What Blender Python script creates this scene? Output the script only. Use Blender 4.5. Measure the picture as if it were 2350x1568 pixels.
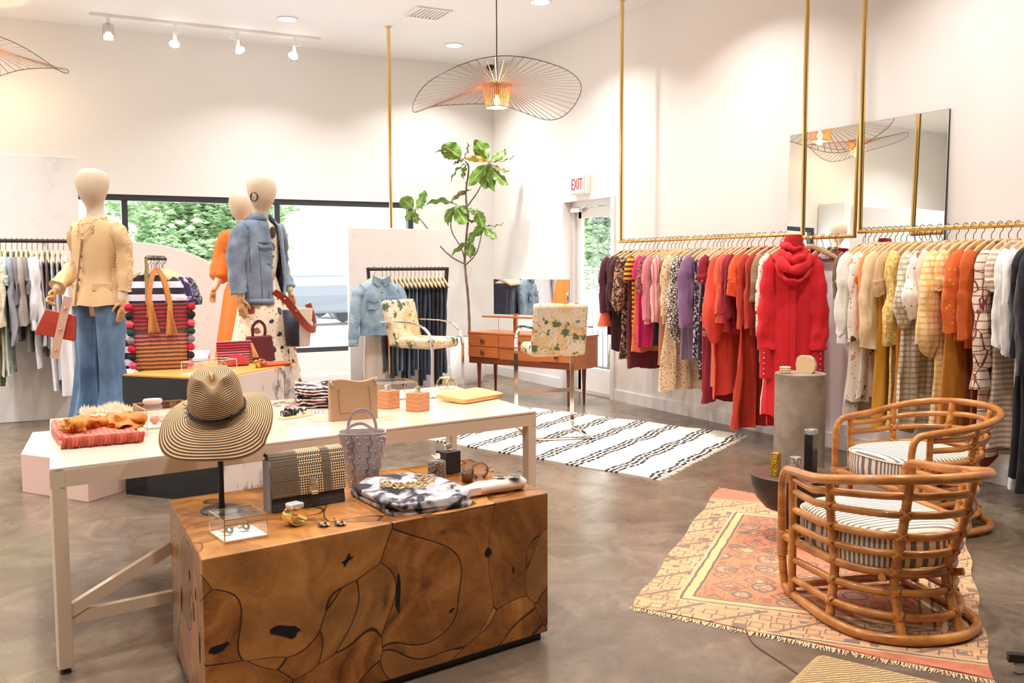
import bpy, bmesh, math, random
from mathutils import Vector as V, Matrix, noise as mnoise
for o in list(bpy.data.objects): bpy.data.objects.remove(o)
SC = bpy.context.scene
COL = SC.collection
sin, cos, pi = math.sin, math.cos, math.pi
R = math.radians

# ---------------------------------------------------------------- camera, world, lights, exposure
cam = bpy.data.objects.new('camera', bpy.data.cameras.new('camera'))
COL.objects.link(cam)
CP, CY, CR = 0.0788403, 0.4834323, -0.0036473
_f = V((sin(CY)*cos(CP), cos(CY)*cos(CP), -sin(CP)))
_r = V((cos(CY), -sin(CY), 0))
_u = _r.cross(_f)
_r, _u = _r*cos(CR)+_u*sin(CR), -_r*sin(CR)+_u*cos(CR)
cam.matrix_world = Matrix(((_r.x, _u.x, -_f.x, 0), (_r.y, _u.y, -_f.y, 0), (_r.z, _u.z, -_f.z, 1.5), (0, 0, 0, 1)))
cam.data.sensor_fit = 'HORIZONTAL'
cam.data.sensor_width = 36
cam.data.lens = 36*2185.66/2350
cam.data.clip_start = .05
SC.camera = cam

W = bpy.data.worlds.new('daylight')
SC.world = W
W.use_nodes = True
bg = W.node_tree.nodes['Background']
bg.inputs[0].default_value = (.93, .97, 1, 1)
bg.inputs[1].default_value = 3.6

def area(name, loc, size, power, col=(1, .95, .88), shape='DISK', sy=None, rot=(0, 0, 0), spread=pi):
    l = bpy.data.lights.new(name, 'AREA')
    l.shape = shape
    l.size = size
    if sy: l.size_y = sy
    l.energy = power
    l.color = col
    l.spread = spread
    o = bpy.data.objects.new(name, l)
    o.location = loc
    o.rotation_euler = rot
    COL.objects.link(o)
    return o

DOWN_AND_FILL_LIGHTS = [(2.785, 10.54), (4.909, 10.845), (4.906, 8.695), (4.9, 6.5), (4.9, 4.3), (4.9, 2.1),
              (2.7, 8.4), (2.7, 6.3), (2.7, 4.2), (2.7, 2.1),
              (.5, 8.4), (.5, 6.3), (.5, 4.2), (.5, 2.1),
              (-1.7, 10.5), (-2.9, 9.4), (-.9, 9.3), (-2.9, 7.3), (-1.7, 8.4), (-1.7, 6.3), (-1.7, 4.2), (-1.7, 2.1)]  # this row starts with unseen lamps added to brighten the left wall and partition
for x, y in DOWN_AND_FILL_LIGHTS:
    area('downlight', (x, y, 4.165), .17, 31, (1, .963, .925), spread=R(125))
# daylight falling through the rear window and the side door
area('window_daylight', (2.4, 12.15, 1.4), 4.6, 70, (.95, .98, 1), 'RECTANGLE', 1.8, (R(-90), 0, 0))
area('door_daylight', (6.25, 9.43, 1.2), .9, 12, (.95, .98, 1), 'RECTANGLE', 2, (0, R(90), 0))
SC.view_settings.view_transform = 'Standard'
SC.view_settings.look = 'None'
SC.view_settings.gamma = 1
SC.view_settings.use_curve_mapping = False
SC.view_settings.exposure = 0.1
SC.cycles.caustics_reflective = False

# ---------------------------------------------------------------- mesh helpers
def lerp(a, b, t): return a+(b-a)*t

def cr(pts, n=6, closed=False):
    P = [V(p) for p in pts]
    out = []
    m = len(P)
    for i in range(m if closed else m-1):
        if closed: a, b, c, d = P[i-1], P[i], P[(i+1) % m], P[(i+2) % m]
        else: a, b, c, d = P[max(i-1, 0)], P[i], P[i+1], P[min(i+2, m-1)]
        for k in range(n):
            t = k/n
            out.append(.5*((2*b)+(c-a)*t+(2*a-5*b+4*c-d)*t*t+(3*b-a-3*c+d)*t*t*t))
    if not closed: out.append(P[-1])
    return out

class MB:
    def __init__(s): s.v = []; s.f = []; s.uv = {}
    def add(s, vs, fs):
        o = len(s.v)
        s.v += [V(p) for p in vs]
        s.f += [[i+o for i in f] for f in fs]
        return o
    def box(s, c, d, rz=0, m=None):
        q = Matrix.Rotation(rz, 3, 'Z') if m is None else m
        c = V(c)
        vs = [c+q@V((x*d[0]/2, y*d[1]/2, z*d[2]/2)) for z in (-1, 1) for x, y in ((-1, -1), (1, -1), (1, 1), (-1, 1))]
        s.add(vs, [(3, 2, 1, 0), (4, 5, 6, 7), (0, 1, 5, 4), (1, 2, 6, 5), (2, 3, 7, 6), (3, 0, 4, 7)])
        return s
    def bar(s, a, b, w, h=None, up=(0, 0, 1)):
        a, b = V(a), V(b)
        d = (b-a)
        y = d.normalized()
        x = y.cross(V(up))
        if x.length < 1e-4: x = y.cross(V((1, 0, 0)))
        x.normalize()
        z = x.cross(y)
        q = Matrix((x, y, z)).transposed()
        return s.box((a+b)/2, (w, d.length, h or w), m=q)
    def prism(s, poly, z0, z1):
        n = len(poly)
        s.add([(x, y, z0) for x, y in poly]+[(x, y, z1) for x, y in poly],
              [list(range(n))[::-1], [i+n for i in range(n)]]+[(i, (i+1) % n, (i+1) % n+n, i+n) for i in range(n)])
        return s
    def loft(s, rings, c0=True, c1=True, closed=True, loop=False):
        n = len(rings[0])
        o = len(s.v)
        L = 0
        for i, r in enumerate(rings):
            if i: L += (V(r[0])-V(rings[i-1][0])).length
            for j, p in enumerate(r):
                s.uv[len(s.v)] = (j/n, L)
                s.v.append(V(p))
        m = len(rings)
        for i in range(m if loop else m-1):
            a = o+i*n
            b = o+((i+1) % m)*n
            for j in range(n if closed else n-1):
                k = (j+1) % n
                s.f.append([a+j, a+k, b+k, b+j])
        if not loop and closed:
            if c0: s.f.append([o+j for j in range(n)][::-1])
            if c1: s.f.append([o+(m-1)*n+j for j in range(n)])
        return s
    def tube(s, path, r, n=8, closed=False, sq=1.0, up=None):
        P = [V(p) for p in path]
        m = len(P)
        T = [((P[(i+1) % m]-P[i-1]) if closed else (P[min(i+1, m-1)]-P[max(i-1, 0)])).normalized() for i in range(m)]
        x = T[0].cross(V(up) if up else (V((0, 0, 1)) if abs(T[0].z) < .9 else V((0, 1, 0)))).normalized()
        rings = []
        for i in range(m):
            if up:
                x = T[i].cross(V(up))
                x.normalize()
            else:
                x = (x-T[i]*x.dot(T[i])).normalized()
            y = T[i].cross(x)
            rr = r[i] if isinstance(r, (list, tuple)) else r
            rings.append([P[i]+x*(rr*cos(2*pi*j/n))+y*(rr*sq*sin(2*pi*j/n)) for j in range(n)])
        return s.loft(rings, loop=closed)
    def lathe(s, prof, c=(0, 0, 0), n=24):
        c = V(c)
        return s.loft([[c+V((r*cos(2*pi*j/n), r*sin(2*pi*j/n), z)) for j in range(n)] for r, z in prof])
    def ball(s, c, r, n=10, m=7):
        if not isinstance(r, (list, tuple)): r = (r, r, r)
        c = V(c)
        return s.loft([[c+V((r[0]*sin(a)*cos(2*pi*j/n), r[1]*sin(a)*sin(2*pi*j/n), -r[2]*cos(a))) for j in range(n)]
                       for a in [.02+(pi-.04)*i/m for i in range(m+1)]])
    def ring(s, c, R_, r, q=None, n=20, k=6, a0=0, a1=2*pi):
        c = V(c)
        q = q or Matrix.Identity(3)
        full = abs(a1-a0) > 6.2
        return s.tube([c+q@V((R_*cos(lerp(a0, a1, i/n)), R_*sin(lerp(a0, a1, i/n)), 0)) for i in range(n if full else n+1)], r, k, full)
    def crumple(s, amp, seed=0, f=(9, 9, 3.2), hold=None):
        for v in s.v:
            k = 1 if hold is None else hold(v)
            d = mnoise.noise_vector(V((v.x*f[0]+seed*3.1, v.y*f[1]+seed*1.7, v.z*f[2]-seed)))*amp
            e = mnoise.noise_vector(V((v.x*f[0]*2.6-seed, v.y*f[1]*2.6+seed, v.z*f[2]*2.2)))*amp*.45
            v += (d+e)*k
        return s
    def map(s, fn):
        s.v = [V(fn(p)) for p in s.v]
        return s
    def build(s, name, mat, parent=None, smooth=True, bevel=0, sub=0, solid=0, loc=None, ang=40, seg=2, mats=None):
        me = bpy.data.meshes.new(name)
        me.from_pydata([tuple(p) for p in s.v], [], s.f)
        if s.uv:
            l = me.uv_layers.new(name='UVMap')
            for lp in me.loops:
                l.data[lp.index].uv = s.uv.get(lp.vertex_index, (0, 0))
        me.update()
        bm = bmesh.new()
        bm.from_mesh(me)
        bmesh.ops.recalc_face_normals(bm, faces=bm.faces)
        bm.to_mesh(me)
        bm.free()
        me.materials.append(mat)
        if smooth:
            me.shade_smooth()
            if not sub: me.set_sharp_from_angle(angle=R(ang))
        o = bpy.data.objects.new(name, me)
        COL.objects.link(o)
        if solid:
            d = o.modifiers.new('solid', 'SOLIDIFY'); d.thickness = solid; d.offset = 0
        if bevel:
            b = o.modifiers.new('bevel', 'BEVEL'); b.width = bevel; b.segments = seg; b.limit_method = 'ANGLE'; b.angle_limit = R(35)
        if sub:
            d = o.modifiers.new('sub', 'SUBSURF'); d.levels = sub; d.render_levels = sub
        if parent: o.parent = parent
        if loc: o.location = loc
        return o

def tag(o, label, cat, group=None):
    o['label'] = label
    o['category'] = cat
    if group: o['group'] = group
    return o

def thing(name, label, cat, loc=(0, 0, 0), rz=0, group=None):
    o = bpy.data.objects.new(name, None)
    o.empty_display_size = .05
    COL.objects.link(o)
    o.location = loc
    o.rotation_euler = (0, 0, rz)
    return tag(o, label, cat, group)

def single(name, mb, mat, label, cat, loc=(0, 0, 0), rz=0, group=None, **k):
    o = mb.build(name, mat, None, **k)
    o.location = loc
    o.rotation_euler = (0, 0, rz)
    return tag(o, label, cat, group)

def struct(o, label=None):
    o['kind'] = 'structure'
    if label: o['label'] = label
    return o

def skin(name, mat, verts, edges, radii, parent=None, sub=2):
    me = bpy.data.meshes.new(name)
    me.from_pydata(verts, edges, [])
    me.update()
    o = bpy.data.objects.new(name, me)
    COL.objects.link(o)
    m = o.modifiers.new('skin', 'SKIN')
    m.use_smooth_shade = True
    if not me.skin_vertices: me.attributes
    lay = me.skin_vertices[0].data if me.skin_vertices else None
    if lay is None:
        bpy.context.view_layer.objects.active = o
        bpy.ops.mesh.customdata_skin_add()
        lay = me.skin_vertices[0].data
    for i, r in enumerate(radii):
        lay[i].radius = r if isinstance(r, tuple) else (r, r)
        lay[i].use_root = (i == 0)
    s = o.modifiers.new('sub', 'SUBSURF'); s.levels = sub; s.render_levels = sub
    me.materials.append(mat)
    if parent: o.parent = parent
    return o

def copy_tree(o, parent=None):
    c = o.copy()
    COL.objects.link(c)
    if parent: c.parent = parent
    for ch in o.children: copy_tree(ch, c)
    return c

# ---------------------------------------------------------------- materials
class NT:
    def __init__(s, name):
        s.m = bpy.data.materials.new(name)
        s.m.use_nodes = True
        s.t = s.m.node_tree
        s.b = s.t.nodes['Principled BSDF']
    def n(s, typ, ins=None, **props):
        d = s.t.nodes.new(typ)
        for k, v in props.items(): setattr(d, k, v)
        for k, v in (ins or {}).items(): s.set(d.inputs[k], v)
        return d
    def set(s, inp, v):
        if hasattr(v, 'is_output') or isinstance(v, bpy.types.NodeSocket): s.t.links.new(v, inp)
        else:
            if inp.type == 'RGBA' and len(v) == 3: v = (*v, 1)
            inp.default_value = v
    def co(s, kind='Object', scale=None, rot=(0, 0, 0), loc=(0, 0, 0)):
        c = s.n('ShaderNodeTexCoord').outputs[kind]
        if scale is None: return c
        if not isinstance(scale, (tuple, list)): scale = (scale,)*3
        return s.n('ShaderNodeMapping', {'Vector': c, 'Scale': scale, 'Rotation': rot, 'Location': loc}).outputs[0]
    def noise(s, vec, scale=5, det=4, rough=.55, dist=0, out='Fac'):
        return s.n('ShaderNodeTexNoise', {'Vector': vec, 'Scale': scale, 'Detail': det, 'Roughness': rough, 'Distortion': dist}).outputs[out]
    def vor(s, vec, scale=5, feature='F1', out='Distance', metric='EUCLIDEAN', rnd=1):
        d = s.n('ShaderNodeTexVoronoi', feature=feature)
        if feature != 'DISTANCE_TO_EDGE': d.distance = metric
        s.set(d.inputs['Vector'], vec); s.set(d.inputs['Scale'], scale); s.set(d.inputs['Randomness'], rnd)
        return d.outputs[out]
    def wave(s, vec, scale=5, dist=0, dscale=1, kind='BANDS', dirn='X', prof='SIN'):
        d = s.n('ShaderNodeTexWave', {'Vector': vec, 'Scale': scale, 'Distortion': dist, 'Detail Scale': dscale}, wave_type=kind, wave_profile=prof)
        if kind == 'BANDS': d.bands_direction = dirn
        else: d.rings_direction = dirn
        return d.outputs['Fac']
    def ramp(s, f, stops, const=False):
        d = s.n('ShaderNodeValToRGB', {'Fac': f})
        e = d.color_ramp
        if const: e.interpolation = 'CONSTANT'
        while len(e.elements) < len(stops): e.elements.new(.5)
        for i, (p, c) in enumerate(stops):
            e.elements[i].position = p
            if not isinstance(c, (tuple, list)): c = (c, c, c)
            e.elements[i].color = (*c[:3], 1)
        return d.outputs[0]
    def mix(s, f, a, b, mode='MIX'):
        d = s.n('ShaderNodeMix', data_type='RGBA', blend_type=mode)
        s.set(d.inputs[0], f); s.set(d.inputs[6], a); s.set(d.inputs[7], b)
        return d.outputs[2]
    def ma(s, op, a, b=0.0, c=None):
        d = s.n('ShaderNodeMath', operation=op)
        s.set(d.inputs[0], a); s.set(d.inputs[1], b)
        if c is not None: s.set(d.inputs[2], c)
        return d.outputs[0]
    def sep(s, vec): return s.n('ShaderNodeSeparateXYZ', {'Vector': vec}).outputs
    def comb(s, x, y, z): return s.n('ShaderNodeCombineXYZ', {'X': x, 'Y': y, 'Z': z}).outputs[0]
    def vadd(s, a, b): return s.n('ShaderNodeVectorMath', {0: a, 1: b}, operation='ADD').outputs[0]
    def vmul(s, a, f): return s.n('ShaderNodeVectorMath', {0: a, 'Scale': f}, operation='SCALE').outputs[0]
    def bump(s, h, st=.3, dist=.01):
        s.set(s.b.inputs['Normal'], s.n('ShaderNodeBump', {'Height': h, 'Strength': st, 'Distance': dist}).outputs[0])
    def done(s, col, rough=.5, metal=0., **k):
        s.set(s.b.inputs['Base Color'], col); s.set(s.b.inputs['Roughness'], rough); s.set(s.b.inputs['Metallic'], metal)
        for a, v in k.items(): s.set(s.b.inputs[a.replace('_', ' ')], v)
        return s.m

_mc = {}
def srgb(*c):
    return tuple(((v/255)/12.92 if v/255 <= .04045 else ((v/255+.055)/1.055)**2.4) for v in c)
def plain(name, col, rough=.5, metal=0., var=0., scale=8, bump=0, **k):
    if name in _mc: return _mc[name]
    t = NT(name)
    c = col
    if var or bump:
        nz = t.noise(t.co(), scale, 5)
        if var: c = t.mix(nz, tuple(max(0, x*(1-var)) for x in col), tuple(min(1, x*(1+var)) for x in col))
        if bump: t.bump(nz, bump, .01)
    _mc[name] = t.done(c, rough, metal, **k)
    return _mc[name]
def glassy(name, col=(1, 1, 1), alpha=.12, rough=.02):
    if name in _mc: return _mc[name]
    m = bpy.data.materials.new(name)
    m.use_nodes = True
    t = m.node_tree
    t.nodes.clear()
    out = t.nodes.new('ShaderNodeOutputMaterial')
    tr = t.nodes.new('ShaderNodeBsdfTransparent')
    tr.inputs[0].default_value = (*col, 1)
    gl = t.nodes.new('ShaderNodeBsdfGlossy')
    gl.inputs['Roughness'].default_value = rough
    lw = t.nodes.new('ShaderNodeLayerWeight')
    lw.inputs[0].default_value = .5
    pw = t.nodes.new('ShaderNodeMath'); pw.operation = 'POWER'; pw.inputs[1].default_value = 4
    t.links.new(lw.outputs['Facing'], pw.inputs[0])
    fr = t.nodes.new('ShaderNodeMath'); fr.operation = 'MULTIPLY_ADD'; fr.inputs[1].default_value = .5; fr.inputs[2].default_value = alpha*.35
    t.links.new(pw.outputs[0], fr.inputs[0])
    mx = t.nodes.new('ShaderNodeMixShader')
    t.links.new(fr.outputs[0], mx.inputs[0]); t.links.new(tr.outputs[0], mx.inputs[1]); t.links.new(gl.outputs[0], mx.inputs[2])
    t.links.new(mx.outputs[0], out.inputs[0])
    _mc[name] = m
    return m
def emis(name, col, st):
    if name in _mc: return _mc[name]
    t = NT(name)
    _mc[name] = t.done(col, .5, 0, Emission_Color=(*col, 1), Emission_Strength=st)
    return _mc[name]

def cloth(name, col, pat=None, c2=(1, 1, 1), c3=None, s=1.0, rough=.85, seed=0):
    key = 'cloth '+name
    if key in _mc: return _mc[key]
    t = NT(key)
    o = t.co('Object', 1, loc=(seed*.37, seed*.71, seed*.13))
    c = col
    fine = t.noise(o, 60, 2)
    if pat == 'floral':
        d = t.vadd(o, t.vmul(t.noise(o, 14*s, 2, out='Color'), .05))
        v = t.vor(d, 13*s)
        id_ = t.vor(d, 13*s, out='Color')
        r = t.sep(id_)
        blot = t.ma('LESS_THAN', v, .36)
        pick = t.ma('GREATER_THAN', r[0], .45)
        c = t.mix(t.ma('MULTIPLY', blot, pick), col, t.mix(t.ma('GREATER_THAN', r[1], .55), c2, c3 or c2))
        v2 = t.ma('LESS_THAN', t.vor(o, 34*s), .22)
        c = t.mix(t.ma('MULTIPLY', v2, .7), c, c3 or c2)
    elif pat == 'speck':
        nz = t.noise(o, 42*s, 3, .7)
        c = t.mix(t.ma('GREATER_THAN', nz, .52), col, c2)
        if c3: c = t.mix(t.ma('GREATER_THAN', t.noise(o, 30*s, 3, .6), .6), c, c3)
    elif pat == 'dots':
        c = t.mix(t.ma('LESS_THAN', t.vor(o, 42*s), .25), col, c2)
    elif pat == 'hstripe':
        w = t.wave(o, 4.2*s, 0, dirn='Z')
        c = t.ramp(w, [(0, col), (.5, c2)], True)
    elif pat == 'vstripe':
        w = t.wave(o, 9*s, .2, dirn='X')
        c = t.ramp(w, [(0, col), (.6, c2)], True)
    elif pat == 'plaid':
        a = t.ma('GREATER_THAN', t.wave(o, 7*s, 0, dirn='X'), .7)
        b = t.ma('GREATER_THAN', t.wave(o, 7*s, 0, dirn='Z'), .7)
        e = t.ma('GREATER_THAN', t.wave(o, 7*s, 0, dirn='Y'), .8)
        c = t.mix(t.ma('MULTIPLY', a, .45), col, c2)
        c = t.mix(t.ma('MULTIPLY', b, .75), c, c2)
        c = t.mix(t.ma('MULTIPLY', e, .4), c, c3 or c2)
    elif pat == 'snake':
        v = t.vor(o, 40*s, 'DISTANCE_TO_EDGE')
        c = t.mix(t.ma('LESS_THAN', v, .12), col, c2)
    elif pat == 'geo':
        q = t.vor(o, 8*s, 'DISTANCE_TO_EDGE', rnd=.35)
        c = t.mix(t.ma('LESS_THAN', q, .024), col, c2)
        c = t.mix(t.ma('MULTIPLY', t.ma('GREATER_THAN', t.wave(o, 6*s, 0, dirn='Z'), .95), .9), c, c2)
    elif pat == 'knit':
        w = t.wave(o, 34*s, 1.5, 2, dirn='X')
        c = t.mix(w, tuple(x*.62 for x in col), col)
        t.bump(w, .5, .01)
    elif pat == 'heather':
        c = t.mix(t.noise(t.co('Object', (80, 80, 200)), 1, 3), tuple(x*.75 for x in col), tuple(min(1, x*1.2) for x in col))
    elif pat == 'denim':
        nz = t.noise(o, 4*s, 5, .6)
        c = t.mix(nz, col, c2)
        c = t.ramp(nz, [(.3, col), (.7, c2)])
        tw = t.wave(t.co('Object', 1, rot=(0, R(45), R(45))), 160, 1, 2)
        c = t.mix(t.ma('MULTIPLY', tw, .18), c, tuple(min(1, x*1.6+.05) for x in c2))
    elif pat == 'tie':
        nz = t.noise(o, 11*s, 2, .5, .6)
        c = t.ramp(nz, [(.44, col), (.51, tuple((a+b)/2 for a, b in zip(col, c2))), (.60, c2)])
    else:
        c = t.mix(t.ma('MULTIPLY', fine, .35), col, tuple(x*.72 for x in col))
    if pat != 'knit': t.bump(t.ma('ADD', t.noise(t.co('Object', (17, 17, 2.6), loc=(seed, 0, 0)), 1, 3, .5, .6), t.ma('MULTIPLY', t.noise(o, 28, 3), .25)), .45, .024)
    _mc[key] = t.done(c, rough, 0, Sheen_Weight=.15)
    return _mc[key]
# ---------------------------------------------------------------- shared materials
BRASS = plain('brass', (.80, .56, .22), .22, 1)
GOLD = plain('gold', (.95, .66, .24), .18, 1)
CHROME = plain('chrome', (.86, .85, .83), .09, 1)
STEEL = plain('silver', (.9, .9, .9), .15, 1)
BLACKM = plain('black metal', (.02, .02, .022), .38)
IRON = plain('dark pipe', (.055, .045, .042), .4, .6)
WHITEP = plain('white paint', (.86, .85, .84), .45)
WIRE = plain('hanger wire', (.10, .075, .05), .3, .9)
GLASS = glassy('clear glass', (.985, .99, .985), .10)
WINGL = glassy('window glass', (1, 1, 1), .04)
MIRROR = plain('mirror glass', (.93, .95, .94), .0, 1)
BEADK = plain('black bead', (.02, .018, .02), .25)

def m_wall(name, col):
    t = NT(name)
    n1 = t.noise(t.co(), 3, 4)
    t.bump(t.noise(t.co(), 60, 3), .06, .004)
    return t.done(t.mix(n1, tuple(x*.985 for x in col), col), .7)
WALL_B = m_wall('back wall paint', (.87, .85, .82))
WALL_R = m_wall('side wall paint', (.88, .845, .815))
CEIL = m_wall('ceiling paint', (.92, .92, .925))

def m_floor():
    t = NT('polished concrete')
    o = t.co()
    a = t.noise(o, .55, 6, .62, .8)
    b = t.noise(o, 3.2, 8, .68, 1.2)
    sw = t.noise(t.vadd(o, t.vmul(t.noise(o, .5, 3, out='Color'), 1.4)), 2.2, 6, .7, 2.4)
    base = t.ramp(t.ma('ADD', t.ma('MULTIPLY', a, .5), t.ma('MULTIPLY', sw, .5)),
                  [(.3, srgb(84, 69, 56)), (.5, srgb(122, 105, 88)), (.66, srgb(156, 139, 119))])
    g = t.ramp(t.noise(t.co('Object', 1, loc=(7, 3, 0)), .8, 3), [(.56, 0), (.72, .5)])
    c = t.mix(g, base, srgb(100, 104, 66))
    c = t.mix(t.ma('MULTIPLY', b, .4), c, srgb(72, 58, 48))
    c = t.mix(t.ma('MULTIPLY', t.ma('GREATER_THAN', t.noise(o, 38, 3, .7), .69), .35), c, srgb(190, 178, 160))
    t.bump(t.noise(o, 9, 5, .6), .05, .01)
    return t.done(c, t.ramp(b, [(.3, .16), (.7, .34)]), 0, Specular_IOR_Level=.5)
FLOOR = m_floor()

# ---------------------------------------------------------------- room shell
XW, YB, ZC = 5.945, 11.84, 4.2
struct(MB().box((1.3, 4.42, -.05), (9.9, 15.3, .1)).build('floor', FLOOR, smooth=False), 'brown polished concrete floor')
struct(MB().box((1.25, 4.4, ZC+.05), (9.9, 15.6, .1)).build('ceiling', CEIL, smooth=False), 'white ceiling')
m = MB()
DY0, DY1, DZ = 8.92, 9.955, 2.265
m.box((XW+.1, (-3.2+DY0)/2, ZC/2), (.2, DY0+3.2, ZC)).box((XW+.1, (DY1+12.04)/2, ZC/2), (.2, 12.04-DY1, ZC)).box((XW+.1, (DY0+DY1)/2, (DZ+ZC)/2), (.2, DY1-DY0, ZC-DZ))
struct(m.build('wall_right', WALL_R, smooth=False), 'white wall with the exit door')
m = MB()
WX0, WX1, WZ0, WZ1 = -.1, 4.75, .42, 2.34
m.box((1.2, YB+.1, WZ0/2), (9.5, .2, WZ0)).box((1.2, YB+.1, (WZ1+ZC)/2), (9.5, .2, ZC-WZ1)).box(((WX0-3.5)/2, YB+.1, (WZ0+WZ1)/2), (WX0+3.5, .2, WZ1-WZ0)).box(((WX1+XW)/2, YB+.1, (WZ0+WZ1)/2), (XW-WX1, .2, WZ1-WZ0))
struct(m.build('wall_back', WALL_B, smooth=False), 'white wall with the wide black framed window')
struct(MB().box((-3.6, 4.4, ZC/2), (.2, 15.6, ZC)).build('wall_left', WALL_B, smooth=False), 'white wall')
struct(MB().box((1.25, -3.3, ZC/2), (9.9, .2, ZC)).build('wall_front', plain('bounce-cutting taupe', srgb(112, 96, 84), .8), smooth=False), 'unseen taupe wall behind the camera, kept dark to cut bounced light')  # unseen wall, made solid and dark to keep light off the block's front
struct(MB().box((-1.83, 11.55, 1.37), (3.34, .56, 2.74)).build('trim_1', WALL_B, smooth=False, bevel=.01), 'white boxed-out bulkhead')
m = MB()
m.box((XW-.008, (DY1+.06+YB)/2, .06), (.016, YB-DY1-.06, .12))
m.box((XW-.008, (-3.2+DY0-.06)/2, .06), (.016, DY0-.06+3.2, .12))
struct(m.build('baseboard_right', WHITEP, smooth=False), 'white baseboard')
struct(MB().box((1.2, YB-.008, .06), (9.4, .016, .12)).build('baseboard_back', WHITEP, smooth=False), 'white baseboard')
m = MB()
for y in (DY0-.035, DY1+.035): m.box((XW-.01, y, DZ/2), (.02, .07, DZ))
struct(m.build('trim_2', WHITEP, smooth=False), 'white door casing')

FRAME = plain('black window frame', (.035, .035, .042), .45)
m = MB()
fy = YB+.06
m.box((WX0+2.425, fy, WZ1-.035), (4.85, .09, .07)).box((WX0+2.425, fy, WZ0+.03), (4.85, .09, .06))
for x in (WX0+.03, 1.193, 2.95, WX1-.035): m.box((x, fy, (WZ0+WZ1)/2), (.065, .09, WZ1-WZ0-.13))
w = struct(m.build('window_1', FRAME, smooth=False), 'wide black framed shop window')
for a, b in ((WX0+.06, 1.16), (1.226, 2.917), (2.983, WX1-.068)):
    MB().box(((a+b)/2, fy, (WZ0+WZ1)/2), (b-a, .008, WZ1-WZ0-.135)).build('pane', WINGL, w, smooth=False)

# side door: frame, leaf with a tall pane, closer, worn threshold
m = MB()
dx = XW+.145
for y in (DY0+.03, DY1-.03): m.box((dx, y, DZ/2), (.09, .06, DZ))
m.box((dx, (DY0+DY1)/2, DZ-.03), (.09, DY1-DY0-.12, .06))
d = struct(m.build('door_1', WHITEP, smooth=False), 'white glazed exit door')
m = MB()
for y in (DY0+.105, DY1-.12): m.box((dx+.01, y, 1.1), (.045, .11, 2.18))
m.box((dx+.01, 9.43, .15), (.045, .82, .28)).box((dx+.01, 9.43, 2.13), (.045, .82, .12))
leaf = m.build('door_leaf', WHITEP, d, smooth=False)
MB().box((dx+.01, 9.43, 1.18), (.01, .81, 1.79)).build('pane', WINGL, d, smooth=False)
m = MB().box((dx-.07, DY1-.16, DZ-.10), (.05, .2, .05)).bar((dx-.07, DY1-.2, DZ-.09), (dx-.1, DY1-.42, DZ-.05), .015)
m.build('door_closer', WHITEP, d, smooth=False)
m = MB().tube([(dx-.02, DY0+.13, 1.0), (dx-.07, DY0+.13, 1.0), (dx-.07, DY0+.13, 1.2), (dx-.02, DY0+.13, 1.2)], .011)
m.build('door_handle', STEEL, d)
MB().box((XW+.1, (DY0+DY1)/2, .004), (.2, DY1-DY0, .008)).build('threshold', plain('worn threshold', (.35, .29, .23), .8, 0, .5, 30), d, smooth=False)
# iron security bars outside the door
g = thing('security_gate', 'thin iron security bars standing outside the exit door glass', 'gate', (6.42, 9.43, 0))
m = MB()
for z in (.25, 1.15, 2.05): m.box((0, 0, z), (.012, 1.3, .025))
m.build('rail', plain('bars', (.16, .17, .18), .5), g, smooth=False)
m = MB()
for i in range(12): m.tube([(0, -.62+i*.113, .02), (0, -.62+i*.113, 2.3)], .007, 6)
m.build('bar', _mc['bars'], g)

# ---------------------------------------------------------------- outside
OUTG = plain('pale pavement', (.72, .71, .69), .9)
o = MB().box((4, 22, -.16), (60, 20, .1)).build('ground_outside', OUTG, smooth=False)
struct(o)
o = MB().box((11.4, 4, -.16), (10.4, 16, .1)).build('ground_yard', OUTG, smooth=False)
struct(o)
LEAFM = NT('tree leaves')
c = LEAFM.ramp(LEAFM.noise(LEAFM.co(), 2.2, 4), [(.3, (.24, .42, .20)), (.5, (.44, .62, .34)), (.7, (.66, .80, .54))])
LEAFM = LEAFM.done(c, .8, 0, Subsurface_Weight=0)
BARK = plain('bark', (.16, .11, .07), .9, 0, .3, 20)
def tree(name, label, x, y, h, rx, rz, n, seed, base=0):
    rd = random.Random(seed)
    r = thing(name, label, 'tree', (x, y, -.11), 0, 'trees outside the windows')
    m = MB().tube(cr([(0, 0, 0), (.1, 0, h*.3), (-.05, .1, h*.6)], 4), .11, 7)
    for k in range(4):
        a = k*1.6
        m.tube([(0, 0, h*.35), (rx*.5*cos(a), rx*.5*sin(a), h*.65)], [.06, .02], 5)
    m.build('trunk', BARK, r)
    m = MB()
    for i in range(n):
        u = V((rd.gauss(0, 1), rd.gauss(0, 1), rd.gauss(0, 1))).normalized()*(rd.random()**.4)
        lump = 1+.25*sin(u.x*7+seed)*sin(u.z*6)
        p = V((u.x*rx*lump, u.y*rx*lump, h*.62+u.z*rz*lump+base))
        q = Matrix.Rotation(rd.random()*6.3, 3, 'Z')@Matrix.Rotation(rd.random()*2.4-1.2, 3, 'X')
        s = .045+rd.random()*.05
        m.add([p+q@V(k) for k in ((-s, 0, 0), (0, -s*.5, .02), (s, 0, 0), (0, s*.5, .02))], [(0, 1, 2, 3)])
    m.build('foliage', LEAFM, r, smooth=False)
tree('street_tree', 'bushy green tree filling the middle pane of the shop window', 2.85, 16.4, 4.4, 1.5, 1.9, 13000, 1, -.2)
tree('street_tree', 'pale green tree farther down the street, behind the big bushy one', 3.9, 21, 4.6, 1.2, 1.5, 5000, 2, .2)
tree('hedge_tree', 'leafy green tree seen through the glass of the exit door', 8.3, 12.4, 3.4, .9, 1.1, 6000, 3, .3)
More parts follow.
